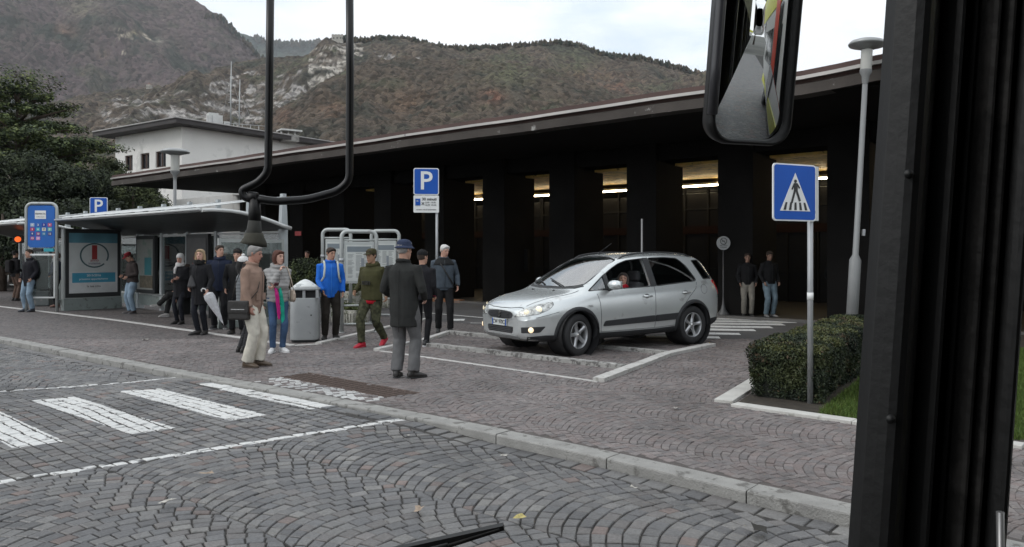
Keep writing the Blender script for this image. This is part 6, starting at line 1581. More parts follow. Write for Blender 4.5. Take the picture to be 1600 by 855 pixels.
        so_ = fuse(b, 'shoe', mat('shoe_'+sc_['n'], sc_['c'], .5, var=.12, vs=20), r, vox=.008 if near else .011, smooth=2)
        b = MB(); b.rings([(T_((0, y, .008)), rx, .014, fx, fz) for y, rx in [(-.085, .02), (-.065, .038), (-.02, .042), (.05, .043), (.12, .049), (.165, .042), (.197, .020)]], 10)
        b.build('sole', mat('sole_'+sc_['n'], sc_.get('sole', (.015, .015, .015)), .7), so_)
    # jacket or coat
    if top:
        hem = top.get('hem', .82); k = top.get('k', 1.0)*fat; fl = top.get('flare', 1.0); b = MB(); lw_ = []
        if hem < .86:
            lw_ = [(hem, .175*fl*fat, .135*fl*fat, 0), ((hem+.9)/2, .176*(1+(fl-1)*.5)*fat, .133*(1+(fl-1)*.5)*fat, 0)]
        b.rings([(U((0, y, z)), rx, ry, ux, uy) for z, rx, ry, y in lw_+[(.90 if hem < .86 else hem, .178*k, .130*k, 0), (1.02, .170*k, .128*k, .004), (1.16, .172*k, .132*k, .006), (1.30, .186*k*sh, .132*k, .0), (1.37, .186*k*sh, .120*k, -.006), (1.42, .158*sh, .098, -.014), (1.455, .112*sh, .082, -.012), (1.485, .078, .072, -.006), (1.50, .072, .070, -.004)]], 20)
        aw_ = top.get('sleeve', 1.0)
        for i in (0, 1):
            dW = (WR_[i]-ELB[i]).normalized()
            b.tube([SHO[i]+(Vector((0, 0, .0)))-ux*(.03 if i == 0 else -.03), SHO[i]+ux*(.012 if i == 0 else -.012), SHO[i].lerp(ELB[i], .35), ELB[i].lerp(SHO[i], .12), ELB[i], ELB[i].lerp(WR_[i], .5), WR_[i]-dW*.0], [.050, .066*aw_, .064*aw_, .057*aw_, .055*aw_, .050*aw_, .043*aw_], 14)
        if top.get('collar'):
            b.tube([U((.078*math.cos(t*PI/8), -.012+.076*math.sin(t*PI/8), 1.495+.012*math.sin(-t*PI/8))) for t in range(17)], .022, 8)
        if top.get('hood'):
            b.rings([(U((0, -.095, 1.40)), .07, .03, ux, uy), (U((0, -.105, 1.45)), .115, .05, ux, uy), (U((0, -.095, 1.50)), .10, .05, ux, uy), (U((0, -.08, 1.53)), .05, .03, ux, uy)], 14)
            b.tube([U((.092*math.cos(t*PI/8), -.02+.085*math.sin(t*PI/8), 1.49-.025*math.sin(t*PI/8))) for t in range(17)], .032, 8)
        cm = cloth(top['n'], top['c'], rough=top.get('rough', .85), var=top.get('var', .14))
        jk = fuse(b, top.get('name', 'jacket'), cm, r, vox=vox*1.1, smooth=2, folds=top.get('folds', .017), fs=top.get('fs', 6.5), seed=seed+3)
        if top.get('quilt'):
            me = jk.data; n = len(me.vertices); co = np.empty(n*3); me.vertices.foreach_get('co', co); co = co.reshape(-1, 3); no = np.empty(n*3); me.vertex_normals.foreach_get('vector', no); no = no.reshape(-1, 3)
            co += no*(np.abs(np.sin(co[:, 2]*PI/.062))*.009-.003)[:, None]; me.vertices.foreach_set('co', co.ravel()); me.update()
        # front closing line and pockets give the garment its make
        fy = lambda z: .142*k if z > .9 else .145*fl*fat
        if top.get('zip', True):
            b = MB(); zz = [hem+.03+(1.44-hem-.03)*t/6 for t in range(7)]; b.tube([U((0, fy(z)*(1 if z < 1.36 else .82)-.002, z)) for z in zz], .0045, 5)
            b.build('zip', mat('zip_'+top['n'], top.get('zc', tuple(c*.45 for c in top['c'])), .5), jk)
        if top.get('pockets'):
            for q in (-1, 1): MB().bbox(U((q*.095, fy(1.0)-.018, 1.02)), (.10, .012, .10), bev=.004).build('pocket', cm, jk)
        if top.get('band'):                                   # contrasting yoke
            pass
        for i in (0, 1):
            dW = (WR_[i]-ELB[i]).normalized(); b = MB(); b.tube([WR_[i]-dW*.035, WR_[i]+dW*.002], [.047*aw_, .044*aw_], 12); b.build('cuff', mat('cuff_'+top['n'], top.get('cc', tuple(c*.75 for c in top['c'])), .8), jk)
    if hair:
        st = hair.get('s', 'short'); b = MB(); t_ = hair.get('t', .012)
        b.rings([(Hd((0, yc, z)), rx+t_, ry+t_, hx, hy) for z, rx, ry, yc in [(-.045, .040, .05, -.040), (-.02, .060, .066, -.030), (.02, .071, .080, -.022), (.055, .073, .088, -.016), (.085, .064, .080, -.014), (.107, .045, .058, -.013), (.120, .016, .02, -.012)]], 18)
        b.tube([Hd((-.066, .030, .05)), Hd((-.04, .066, .088)), Hd((0, .078, .094)), Hd((.04, .066, .088)), Hd((.066, .030, .05))], [.018, .018, .018, .018, .018], 8)
        for q in (-1, 1): b.tube([Hd((q*.066, .015, .05)), Hd((q*.072, .012, .0))], [.018, .010], 7)
        if st in ('long', 'bob'):
            Lh = -.20 if st == 'long' else -.115
            for q in (-1, 1):
                b.tube([Hd((q*.062, .02, .06)), Hd((q*.080, .008, .0)), Hd((q*.082, .0, -.06)), Hd((q*.078, .008, Lh*.8)), Hd((q*.06, .02, Lh))], [.025, .030, .032, .032, .012], 9)
            b.tube([Hd((0, -.075, .04)), Hd((0, -.085, -.04)), Hd((0, -.075, Lh))], [.06, .062, .04], 10)
        if st == 'bushy':
            for q in range(8): a = q*PI/4; b.tube([Hd((.05*math.cos(a), -.02+.06*math.sin(a), .06)), Hd((.085*math.cos(a), -.02+.09*math.sin(a), .07))], [.03, .028], 7)
        fuse(b, 'hair', mat('hair_'+hair['n'], hair['c'], .7, var=.3, vs=40, bump=.6, bs=160, spec=.3), r, vox=.008 if near else .011, smooth=1, folds=.006, fs=30, seed=seed)
    if hat:
        k_ = hat['k']; hm = cloth('hat_'+hat['n'], hat['c'], var=.1); b = MB()
        if k_ in ('cap', 'bucket'):
            b.rings([(Hd((0, yc, z)), rx, ry, hx, hy) for z, rx, ry, yc in [(.035, .086, .106, -.006), (.07, .087, .106, -.008), (.105, .080, .098, -.01), (.13, .058, .07, -.012), (.138, .02, .03, -.012)]], 20)
            if k_ == 'cap': b.rings([(Hd((0, .09, .048)), .070, .03, hx, hy), (Hd((0, .135, .040)), .066, .045, hx, hy), (Hd((0, .14, .034)), .060, .042, hx, hy), (Hd((0, .10, .038)), .066, .03, hx, hy)], 14)
            else: b.rings([(Hd((0, -.004, z)), rx, ry, hx, hy) for z, rx, ry in [(.020, .118, .140), (.028, .119, .141), (.048, .092, .112), (.052, .07, .08)]], 20)
        else:
            b.rings([(Hd((0, yc, z)), rx, ry, hx, hy) for z, rx, ry, yc in [(.03, .082, .100, -.010), (.045, .090, .108, -.010), (.07, .089, .107, -.012), (.105, .078, .094, -.014), (.135, .05, .06, -.014), (.146, .02, .02, -.014)]], 20)
            if hat.get('pom'): b.tube([Hd((0, -.014, .14)), Hd((0, -.014, .165)), Hd((0, -.014, .19))], [.02, .038, .015], 10)
            if k_ == 'hood': b.rings([(Hd((0, -.02, -.10)), .075, .085, hx, hy), (Hd((0, -.028, -.03)), .090, .092, hx, hy), (Hd((0, -.025, .05)), .092, .10, hx, hy)], 18)
        fuse(b, 'hat', hm, r, vox=.008, smooth=1, folds=.004, fs=30, seed=seed)
    if scarf:
        b = MB(); n = 14; b.tube([U((.085*math.cos(2*PI*i/n), .0+.088*math.sin(2*PI*i/n), 1.50+.015*math.sin(i*2))) for i in range(n+1)], .034, 8); b.tube([U((.08*math.cos(2*PI*i/n), .01+.085*math.sin(2*PI*i/n), 1.465)) for i in range(n+1)], .030, 8)
        if scarf.get('tail'): b.tube([U((.03, .10, 1.46)), U((.04, .145, 1.38)), U((.045, .155, 1.26))], [.03, .035, .025], 8)
        fuse(b, 'scarf', cloth('scarf_'+scarf['n'], scarf['c']), r, vox=.009, smooth=1, folds=.010, fs=22, seed=seed)
    J = dict(U=U, Hd=Hd, wr=WR_, elb=ELB, sho=SHO, hip=HIP, kne=KNE, ank=ANK, root=r, s=s, ux=ux, uy=uy)
    J['world'] = lambda v: r.location+(Matrix.Rotation(-R(az), 3, 'Z') @ (Vector(v)*s))
    return J
def onbody(J, mb, name, m, label, cat, vox=None, folds=0.0):
    """a thing that a person carries: stays top-level, placed in the carrier's frame"""
    o = fuse(mb, name, m, None, vox, 1, folds, 20) if vox else mb.build(name, m)
    o.location = J['root'].location; o.rotation_euler = J['root'].rotation_euler; o.scale = J['root'].scale
    return tag(o, label, cat)
BLK = {'n': 'black', 'c': (.014, .014, .016)}
jeans = {'n': 'light_jeans', 'c': (.20, .27, .34), 'vs': 5, 'var': .25}
djeans = {'n': 'dark_jeans', 'c': (.035, .065, .13), 'w': .82, 'vs': 5, 'var': .3}
POCK = [(.215, .10, .93), (-.215, .10, .93)]; PP = [(.6, -1, 0), (-.6, -1, 0)]
gh = {'n': 'grey', 'c': (.22, .21, .20)}; bh = {'n': 'dark_brown', 'c': (.030, .018, .012)}; blh = {'n': 'blonde', 'c': (.30, .22, .13)}
# left end
person(46, 487, 203, 'bearded man in black jacket and pale jeans, hands in pockets, by the bus stop board', h=1.73, hands=POCK, poles=PP, near=False, head=(8, 0), feet=[(.10, .04, 0, 15), (-.09, -.03, 0, -14)],
       top=dict(n='black_parka', c=(.013, .013, .017), hem=.72, k=1.10, collar=True, hood=True), legs=jeans, shoes={'n': 'dark_trainer', 'c': (.05, .055, .07)}, hair=bh)
J = person(88, 480, 262, 'person in navy jacket with white scarf, side view, between bus stop board and poster box', h=1.67, sex='f', hands=[(.14, .20, 1.02), (-.14, .20, 1.02)], near=False, head=(-20, 5), feet=[(.09, .05, 0, 8), (-.09, -.05, 0, -8)],
       top=dict(n='navy_jacket', c=(.028, .036, .06), hem=.88, k=1.12), legs=dict(n='black_trousers', c=(.012, .012, .014)), shoes={'n': 'brown_boot', 'c': (.12, .045, .025)}, hair={'n': 'brown', 'c': (.08, .05, .035), 's': 'bob'}, scarf=dict(n='white', c=(.45, .44, .44), tail=True))
J = person(24, 470, 30, 'man seen from behind with dark backpack and brown trousers inside the left shelter', h=1.72, near=False, hands=[(.2, .16, 1.0), (-.2, .16, 1.0)],
       top=dict(n='dark_jacket', c=(.016, .015, .017), hem=.84), legs=dict(n='brown_trousers', c=(.10, .065, .05)), hair={'n': 'black_bushy', 'c': (.012, .010, .010), 's': 'bushy'})
b = MB(); b.bbox((0, -.20, 1.20), (.30, .16, .44), bev=.06); onbody(J, b, 'backpack', cloth('black_pack', (.012, .011, .012)), 'dark backpack on the back of the man inside the left shelter', 'backpack', .012, .006)
person(207, 490, 222, 'man in a red cap, brown jacket and light jeans looking down beside the poster box', h=1.66, near=False, hands=[(.14, .22, 1.08), (-.16, .20, 1.05)], head=(0, 28), lean=3, feet=[(.12, .02, 0, 25), (-.10, .0, 0, -20)],
       top=dict(n='brown_bomber', c=(.045, .036, .034), hem=.88, k=1.12, cc=(.02, .02, .02)), legs=dict(jeans, w=1.12), shoes={'n': 'dull_trainer', 'c': (.07, .06, .06), 'sole': (.12, .12, .12)}, hair=bh, hat=dict(k='cap', n='red', c=(.16, .012, .018)))
# seated person behind the woman in white
sp = SQ(19.1, 10.3-.62)
J = person(0, 0, 252, 'seated person on the shelter bench with crossed legs in dark trousers and pale shoes', loc=(sp.x, sp.y, 0), h=1.70, near=False, pelvis=(0, 0, .56), hands=[(.12, .22, .70), (-.12, .24, .70)], feet=[(.08, .50, .0, 5), (-.02, .68, .24, 0, 14)],
       top=dict(n='dark_anorak', c=(.022, .022, .026), hem=.86, k=1.1), legs=dict(n='charcoal_trousers', c=(.022, .022, .022)), shoes={'n': 'pale_trainer', 'c': (.26, .25, .24), 'sole': (.36, .35, .34)}, hair=bh)
person(282, 506, 196, 'woman in white knitted hat and scarf and black coat before the shelter bench', h=1.60, sex='f', near=False, hands=[(.06, .20, 1.10), (-.10, .18, 1.16)], head=(-12, 6), feet=[(.10, .0, 0, 10), (-.07, .02, 0, -10)],
       top=dict(n='black_coat', c=(.011, .011, .013), hem=.66, k=1.08, flare=1.05), legs=dict(n='black_leggings', c=(.014, .015, .02), w=.78), hair=None, hat=dict(k='hood', n='white_knit', c=(.46, .45, .44)), scarf=dict(n='white_knit', c=(.46, .45, .44), tail=True), skin=(.36, .2, .15))
J = person(313, 523, 193, 'blonde woman in a black coat carrying a folded white umbrella', h=1.70, sex='f', near=True, hands=[(.20, .06, .98), (-.27, .14, .93)], poles=[(.6, -1, 0), (-.7, -1, 0)], head=(-14, 0), feet=[(.05, .0, 0, 40), (-.05, -.10, 0, -10)],
       top=dict(n='black_wool', c=(.012, .012, .014), hem=.62, k=1.06, flare=1.02), legs=dict(n='black_leggings', c=(.01, .01, .012), w=.84), hair=dict(blh, s='long'), scarf=dict(n='black', c=(.01, .01, .01)), skin=(.52, .31, .24))
b = MB(); b.rings([(J['U']((.10, .15, 1.22)), .02, .012), (J['U']((.09, .155, 1.12)), .06, .025), (J['U']((.09, .16, 1.0)), .10, .04), (J['U']((.09, .155, .97)), .08, .035)], 12)
onbody(J, b, 'shoulder_bag', cloth('grey_leather', (.04, .04, .042), rough=.5), 'dark grey pouch bag worn across the front of the blonde woman', 'bag', .009)
w0 = J['world'](J['wr'][1]+Vector((-.01, .02, -.07)))
um = thing('umbrella', 'folded white umbrella with curved white handle held by the blonde woman', 'umbrella', w0); um.rotation_euler = (R(8), R(-24), 0)
whu = mat('umbrella_white', (.50, .50, .52), .6, var=.15, vs=14)
b = MB(); n = 16; rg = []
for z, rr in ((.02, .012), (-.02, .075), (-.10, .085), (-.30, .062), (-.50, .034), (-.62, .014), (-.66, .008)): rg.append([(rr*(1+.22*(i % 2))*math.cos(2*PI*i/n), rr*(1+.22*(i % 2))*math.sin(2*PI*i/n), z) for i in range(n)])
loops(rg, whu, 'canopy', um, smooth=False)
MB().tube([(0, 0, -.70), (0, 0, .0), (0, 0, .07), (-.01, 0, .105), (-.045, 0, .125), (-.08, 0, .11), (-.09, 0, .075)], [.006, .007, .012, .012, .012, .012, .012], 8).build('handle', mat('handle_white', (.6, .6, .6), .4), um)
person(343, 514, 168, 'man with curly dark hair and navy jacket behind the blonde woman', h=1.79, near=False, hands=POCK, poles=PP, head=(-38, -3), feet=[(.10, .0, 0, 20), (-.10, .0, 0, -16)],
       top=dict(n='navy_parka', c=(.013, .018, .036), hem=.80, k=1.12, collar=True, hood=True), legs=dict(n='black_trousers', c=(.012, .012, .014)), shoes={'n': 'black_trainer', 'c': (.02, .02, .022), 'sole': (.3, .3, .3)}, hair={'n': 'curly_brown', 'c': (.04, .028, .02), 's': 'bushy'})
person(371, 521, 175, 'person in a black knitted cap standing inside the glass end of the shelter', h=1.70, near=False, hands=POCK, poles=PP, top=dict(n='black_anorak', c=(.013, .013, .014), hem=.78), legs=dict(n='black_trousers', c=(.012, .012, .014)), hair=bh, hat=dict(k='beanie', n='black', c=(.012, .012, .013)))
person(381, 551, 60, 'person in grey quilted jacket and white bobble hat, behind the man in tan', h=1.55, sex='f', hands=[(.16, .18, 1.0), (-.16, .18, 1.0)], head=(0, 0), feet=[(.07, .0, 0, 0), (-.07, -.05, 0, 0)],
       top=dict(n='grey_quilt', c=(.15, .16, .17), hem=.62, k=1.04, quilt=True, folds=.003, zip=False), legs=dict(n='patterned_leggings', c=(.035, .035, .038), w=.8, var=.9, vs=40), hair={'n': 'black', 'c': (.012, .011, .011), 's': 'long'}, hat=dict(k='beanie', n='white_bobble', c=(.62, .61, .60), pom=True))
# foreground pair
J = person(393, 573, 97, 'grey haired man in tan jacket and cream trousers standing at the kerb in profile', h=1.73, hands=[(.215, .08, .86), (-.2, .05, .86)], poles=[(.5, -1, 0), (-.5, -1, 0)], head=(-6, 8), lean=2, feet=[(.09, -.02, 0, 14), (-.08, .07, 0, -8)],
       top=dict(n='tan_jacket', c=(.27, .185, .145), hem=.78, k=1.13, collar=True, pockets=True, folds=.014), legs=dict(n='cream_trousers', c=(.56, .53, .46), w=1.12, hemw=1.15, folds=.018), shoes={'n': 'brown_suede', 'c': (.085, .06, .04), 'sole': (.05, .035, .025)}, hair=gh, skin=(.40, .215, .165))
b = MB(); b.bbox((.225, -.07, .83), (.10, .30, .27), bev=.025); b.bbox((.262, -.07, .88), (.04, .31, .18), bev=.015)
bg_ = onbody(J, b, 'shoulder_bag', mat('bag_black', (.016, .014, .013), .5, var=.2, vs=20, bump=.2), 'black shoulder bag hanging at the hip of the man in tan', 'bag', .008)
b = MB(); b.tube([(.21, -.20, .95), (.17, -.16, 1.2), (.06, -.10, 1.47), (-.04, .02, 1.5), (-.02, .14, 1.36), (.14, .16, 1.1), (.22, .06, .95)], .011, 6, ell=.5); b.build('strap', mat('bag_black', (.016, .014, .013)), bg_)
b = MB(); b.bbox((.285, -.07, .845), (.006, .20, .012), bev=.002); b.build('buckle', chrome, bg_)
J = person(434, 550, 152, 'woman with auburn hair, grey quilted jacket and blue jeans touching her chin', h=1.67, sex='f', hands=[(.00, .175, 1.40), (.10, .21, 1.14)], poles=[(.7, -.2, -1), (-.7, -.1, -1)], head=(-28, 4), curl=.9, feet=[(.09, .02, 0, 25), (-.07, .05, 0, -20)],
       top=dict(n='light_grey_quilt', c=(.30, .295, .29), hem=.86, k=1.06, quilt=True, folds=.004, hood=True), legs=dict(djeans, c=(.05, .09, .17)), shoes={'n': 'white_trainer', 'c': (.58, .58, .58), 'sole': (.62, .62, .62)}, hair={'n': 'auburn', 'c': (.075, .024, .014), 's': 'bob'}, skin=(.55, .34, .27))
b = MB(); b.rings([((-.235, .06, .86), .03, .08), ((-.24, .06, .90), .05, .135), ((-.24, .06, 1.0), .045, .14), ((-.235, .06, 1.06), .03, .11), ((-.235, .06, 1.07), .01, .07)], 16)
bg_ = onbody(J, b, 'handbag', mat('beige_leather', (.42, .34, .27), .5, var=.08), 'beige handbag on the arm of the auburn haired woman', 'handbag', .009)
b = MB(); b.tube([(-.235, -.06, 1.05), (-.21, -.05, 1.25), (-.15, -.03, 1.47), (-.15, .05, 1.46), (-.20, .13, 1.25), (-.235, .16, 1.05)], .008, 6); b.build('strap', mat('beige_leather', (.42, .34, .27)), bg_)
for (x, cname, cc, lab, ln, dy) in ((.055, 'pink', (.48, .02, .20), 'bright pink scarf hanging from the hand of the auburn haired woman', .55, .20), (-.02, 'green', (.015, .34, .24), 'sea green scarf hanging beside the pink one at the jeans', .72, .17)):
    b = MB(); b.tube([(x+.03, dy+.02, 1.15), (x+.005, dy+.03, 1.0), (x-.02, dy, .84), (x-.035, dy-.01, 1.12-ln*.8), (x-.04, dy-.02, 1.12-ln)], [.02, .030, .034, .030, .012], 10, ell=.45)
    onbody(J, b, 'hanging_scarf', cloth(cname+'_silk', cc, rough=.5), lab, 'scarf', .007, .010)
b = MB(); b.bbox((.075, .255, 1.165), (.075, .012, .14), M=rotm('X', R(-60)), bev=.004); onbody(J, b, 'phone', mat('phone_red', (.10, .02, .03), .3), 'small dark phone in the hand of the auburn haired woman', 'phone')
# man in blue
J = person(516, 530, 158, 'young man in a bright blue jacket with white rucksack straps next to the litter bin', h=1.73, hands=[(.16, .16, .93), (-.22, .10, .90)], poles=PP, head=(-22, 8), feet=[(.10, .0, 0, 18), (-.10, -.02, 0, -14)],
       top=dict(n='blue_shell', c=(.012, .12, .50), hem=.80, k=1.05, collar=True, folds=.018, rough=.6, zc=(.03, .2, .6)), legs=dict(n='dark_brown_trousers', c=(.028, .024, .020)), hair=bh, skin=(.42, .24, .17))
b = MB()
for q in (-1, 1): b.tube([(q*.10, -.14, 1.38), (q*.115, -.06, 1.50), (q*.125, .09, 1.475), (q*.125, .150, 1.36), (q*.14, .155, 1.20), (q*.19, .05, 1.08), (q*.16, -.13, 1.05)], .018, 8, ell=.4)
bp = onbody(J, b, 'backpack', cloth('white_strap', (.48, .52, .48)), 'rucksack with white straps worn by the young man in blue', 'backpack')
MB().bbox((0, -.22, 1.20), (.30, .16, .44), bev=.06).build('pack', cloth('pale_pack', (.3, .33, .32)), bp)
# walking man in olive
J = person(581, 541, 205, 'man walking in olive hooded jacket, camouflage trousers and red shoes', h=1.72, hands=[(.24, .16, .98), (-.25, -.10, .90)], poles=[(.4, -1, 0), (-.4, -1, 0)], head=(6, 4), feet=[(.07, .20, 0, 10, -4), (-.08, -.26, .05, -6, -28)], pelvis=(0, 0, .895),
       top=dict(n='olive_hoodie', c=(.048, .047, .020), hem=.86, k=1.16, hood=True, zip=False, folds=.018), legs=dict(n='camouflage', c=(.05, .052, .03), w=1.06, var=.7, vs=16, folds=.016), shoes={'n': 'red_trainer', 'c': (.42, .012, .03), 'sole': (.34, .012, .03)}, hair=bh, hat=dict(k='cap', n='olive', c=(.05, .045, .022)), skin=(.34, .2, .13))
b = MB(); b.rings([((0, .0, .79), .178, .135), ((0, 0, .84), .182, .139), ((0, 0, .88), .178, .133)], 20); b = b.build('shirt_hem', cloth('red_shirt', (.45, .015, .03)), J['root']); b.location = (0, 0, -.03)
text('nsn', 'print', .13, mat('reflected_letters_dark', (.012, .012, .008), .8), J['root'], Vector((0, .175, 1.14)), Matrix(((-1, 0, 0), (0, 0, 1), (0, 1, 0))), ext=.006, bold=.006)  # windscreen reflection of bus lettering, built as raised letters on the chest
# man in the long coat seen from behind
J = person(631, 591, 18, 'man seen from behind in long dark coat, blue brimmed hat and grey trousers', h=1.78, hands=[(.21, .17, 1.02), (-.20, .17, 1.02)], poles=[(.5, -1, 0), (-.5, -1, 0)], head=(22, 2), feet=[(.115, .03, 0, 38), (-.10, .0, 0, -10)],
       top=dict(n='dark_overcoat', c=(.026, .027, .026), hem=.66, k=1.10, flare=1.03, collar=True, folds=.012, zip=False, name='coat'), legs=dict(n='grey_flannel', c=(.12, .12, .122), w=1.08, hemw=1.15, folds=.016), shoes={'n': 'black_leather', 'c': (.014, .012, .012)}, hair=gh, hat=dict(k='bucket', n='blue_felt', c=(.030, .040, .075)))
MB().tube([J['U']((0, -.152, .60)), J['U']((0, -.150, .90)), J['U']((0, -.151, 1.2)), J['U']((0, -.135, 1.40))], .003, 5).build('back_seam', mat('seam_dark', (.01, .01, .01), .9), J['root'])
person(660, 541, 10, 'person in black jacket and trainers almost hidden behind the man in the long coat', h=1.66, hands=[(.2, .14, .93), (-.18, .16, .95)], feet=[(.08, -.02, 0, 30), (-.09, .02, 0, -10)], head=(30, 0),
       top=dict(n='black_shell', c=(.014, .014, .017), hem=.86, k=1.1, cc=(.25, .03, .06)), legs=dict(n='black_slim', c=(.010, .010, .012), w=.85), shoes={'n': 'black_running', 'c': (.02, .02, .022), 'sole': (.5, .5, .5)}, hair=bh, hat=dict(k='beanie', n='black', c=(.012, .012, .013)))
J = person(693, 519, 165, 'white haired man in black and slate jacket with a strap across his chest', h=1.80, hands=[(.23, .06, .86), (-.27, .08, .92)], poles=[(.6, -1, 0), (-.7, -1, 0)], head=(-24, 14), feet=[(.10, -.03, 0, 12), (-.11, .14, 0, -14)],
       top=dict(n='slate_jacket', c=(.060, .075, .092), hem=.84, k=1.16, collar=True, cc=(.02, .02, .02)), legs=dict(n='black_cotton', c=(.012, .012, .013)), shoes={'n': 'black_trainers', 'c': (.03, .03, .03)}, hair={'n': 'white', 'c': (.55, .54, .52)}, skin=(.50, .29, .22))
b = MB(); b.rings([((0, .0, 1.335), .222, .160), ((0, -.0, 1.38), .218, .150), ((0, -.008, 1.445), .165, .113), ((0, -.008, 1.49), .098, .088)], 20); fuse(b, 'yoke', cloth('black_yoke', (.016, .017, .018)), J['root'], .012, 1, .004)
b = MB(); b.tube([(.11, -.02, 1.47), (.08, .15, 1.36), (-.02, .172, 1.20), (-.13, .165, 1.02), (-.2, .08, .92)], .013, 6, ell=.5); b = onbody(J, b, 'shoulder_strap', mat('bag_black', (.016, .014, .013)), 'black bag strap crossing the slate jacket of the white haired man', 'strap')
# in the shade of the station
pg = (.16, .155, .145)
person(1168, 495, 190, 'man in black top and beige trousers standing left at the station doors', h=1.62, near=False, hands=POCK, poles=PP, top=dict(n='black_knit', c=(.008, .008, .009), hem=.88), legs=dict(n='beige_trousers', c=(.20, .185, .16)), hair=bh, shoes={'n': 'dim_shoe', 'c': (.03, .03, .03)}, skin=(.25, .15, .11))
person(1202, 496, 165, 'man in black top and pale blue jeans standing at the station doors', h=1.68, near=False, hands=POCK, poles=PP, head=(15, 15), top=dict(n='black_knit', c=(.008, .008, .009), hem=.88), legs=dict(n='pale_jeans', c=(.14, .19, .225)), hair=bh, shoes={'n': 'grey_shoe', 'c': (.2, .2, .2)}, skin=(.25, .15, .11))
person(1306, 492, 185, 'dark clothed person in the shade beside the street lamp', h=1.66, near=False, hands=POCK, poles=PP, top=dict(n='black_coat_b', c=(.01, .011, .012), hem=.6), legs=dict(n='black_trousers', c=(.012, .012, .014)), hair=bh, skin=(.34, .2, .15))
pq = G(480, 470); person(480, 470, 190, 'dark haired person in black seen over the planter shrub in the shade', h=1.70, near=False, hands=POCK, poles=PP, top=dict(n='black_knit', c=(.008, .008, .009), hem=.8), legs=dict(n='black_trousers', c=(.012, .012, .014)), hair=bh, skin=(.36, .21, .15))
# driver
dr = CAR.location+Matrix.Rotation(hd, 3, 'Z') @ (Vector((-.03, .38, .03))*CARS)
DJ = person(0, 0, 90-math.degrees(hd), 'driver with greying dark hair and red jacket looking out of the open car window', loc=(dr.x, dr.y, dr.z), h=1.66, sex='f', near=True, pelvis=(0, 0, .50), hands=[(.12, .40, .95), (-.12, .38, .95)], head=(-50, 0), lean=-4, feet=[(.12, .60, .08, 0), (-.12, .60, .08, 0)],
       top=dict(n='red_jacket', c=(.36, .012, .025), hem=.88, k=1.0, collar=True), legs=dict(n='black_trousers', c=(.012, .012, .014)), hair={'n': 'greying', 'c': (.07, .055, .05), 's': 'bob'}, skin=(.50, .28, .21), scarf=dict(n='red', c=(.40, .015, .03)))
# ------------------------------------------------------------ the bus one looks out of
bk = mat('bus_black_trim', (.0065, .0065, .0065), .45, var=.3, vs=5, bump=.06, bs=60, spec=.3)
bk2 = mat('bus_worn_trim', (.010, .0095, .009), .65, var=.4, vs=9, bump=.3, bs=30, spec=.2, wear=((.018, .017, .016), .45, 12))
bk3 = mat('bus_rubber_seal', (.005, .005, .005), .5, spec=.4)
BUS = thing('bus', 'black windscreen pillar and dark trim of the bus at the right edge', 'bus', (0, 0, -.06))
# pillar cross sections: (px at the horizon, depth) outline, leaning with the windscreen
def colm(name, x0, x1, y, d, m, rnd=.3, topshift=38, bot=22):
    """upright profile strip between picture columns x0..x1 at depth y, d thick"""
    b = MB(); a0, a1 = (x0-800)/FPX*y, (x1-800)/FPX*y; w = a1-a0; k = 7; prof = []
    for i in range(k+1):
        t = i/k; prof.append((a0+w*t, y-d*(rnd*math.sin(PI*t))))
    prof += [(a1*(y+d)/y, y+d), (a0*(y+d)/y, y+d)]; n = len(prof); vs_ = []
    zt_, zb_ = 2.75, .2
    for z in (zb_, EYE, zt_):
        lean_ = (z-EYE)*.070
        for (x, yy) in prof: vs_.append((x+lean_, yy, z+.06))
    fs_ = [(r_*n+i, r_*n+(i+1) % n, (r_+1)*n+(i+1) % n, (r_+1)*n+i) for r_ in (0, 1) for i in range(n)]+[tuple(range(n))[::-1], tuple(2*n+i for i in range(n))]
    b.add(vs_, fs_, 0, False); o = b.build(name, m, BUS); return o
colm('windscreen_seal', 1357, 1376, .74, .03, bk3, .5)
colm('pillar_cover', 1374, 1443, .72, .05, bk, .35)
colm('pillar_cover', 1441, 1474, .735, .05, bk, .5)
colm('door_seal', 1472, 1510, .76, .05, bk3, .3)
colm('door_post', 1507, 1533, .73, .04, bk2, .4)
colm('door_post', 1531, 1556, .73, .04, bk2, .4)
colm('door_seal', 1554, 1572, .745, .03, bk3, .5)
colm('door_edge', 1570, 1603, .72, .02, bk, .6)
for (x, y) in ((1420, 272), (1392, 655)):
    p = P(x, y, .70); MB().lathe([(0, .004), (.003, .0035), (.0045, 0)], (p.x, p.y, p.z+.06), 12, M=rotm('X', PI/2)).build('screw', bk3, BUS)
p = P(1563, 800, .69); MB().tube([(p.x, p.y, p.z+.06), (p.x+.002, p.y, p.z-.10)], .0035, 8).build('door_handle', mat('bus_grey_metal', (.3, .3, .3), .4, .6), BUS)
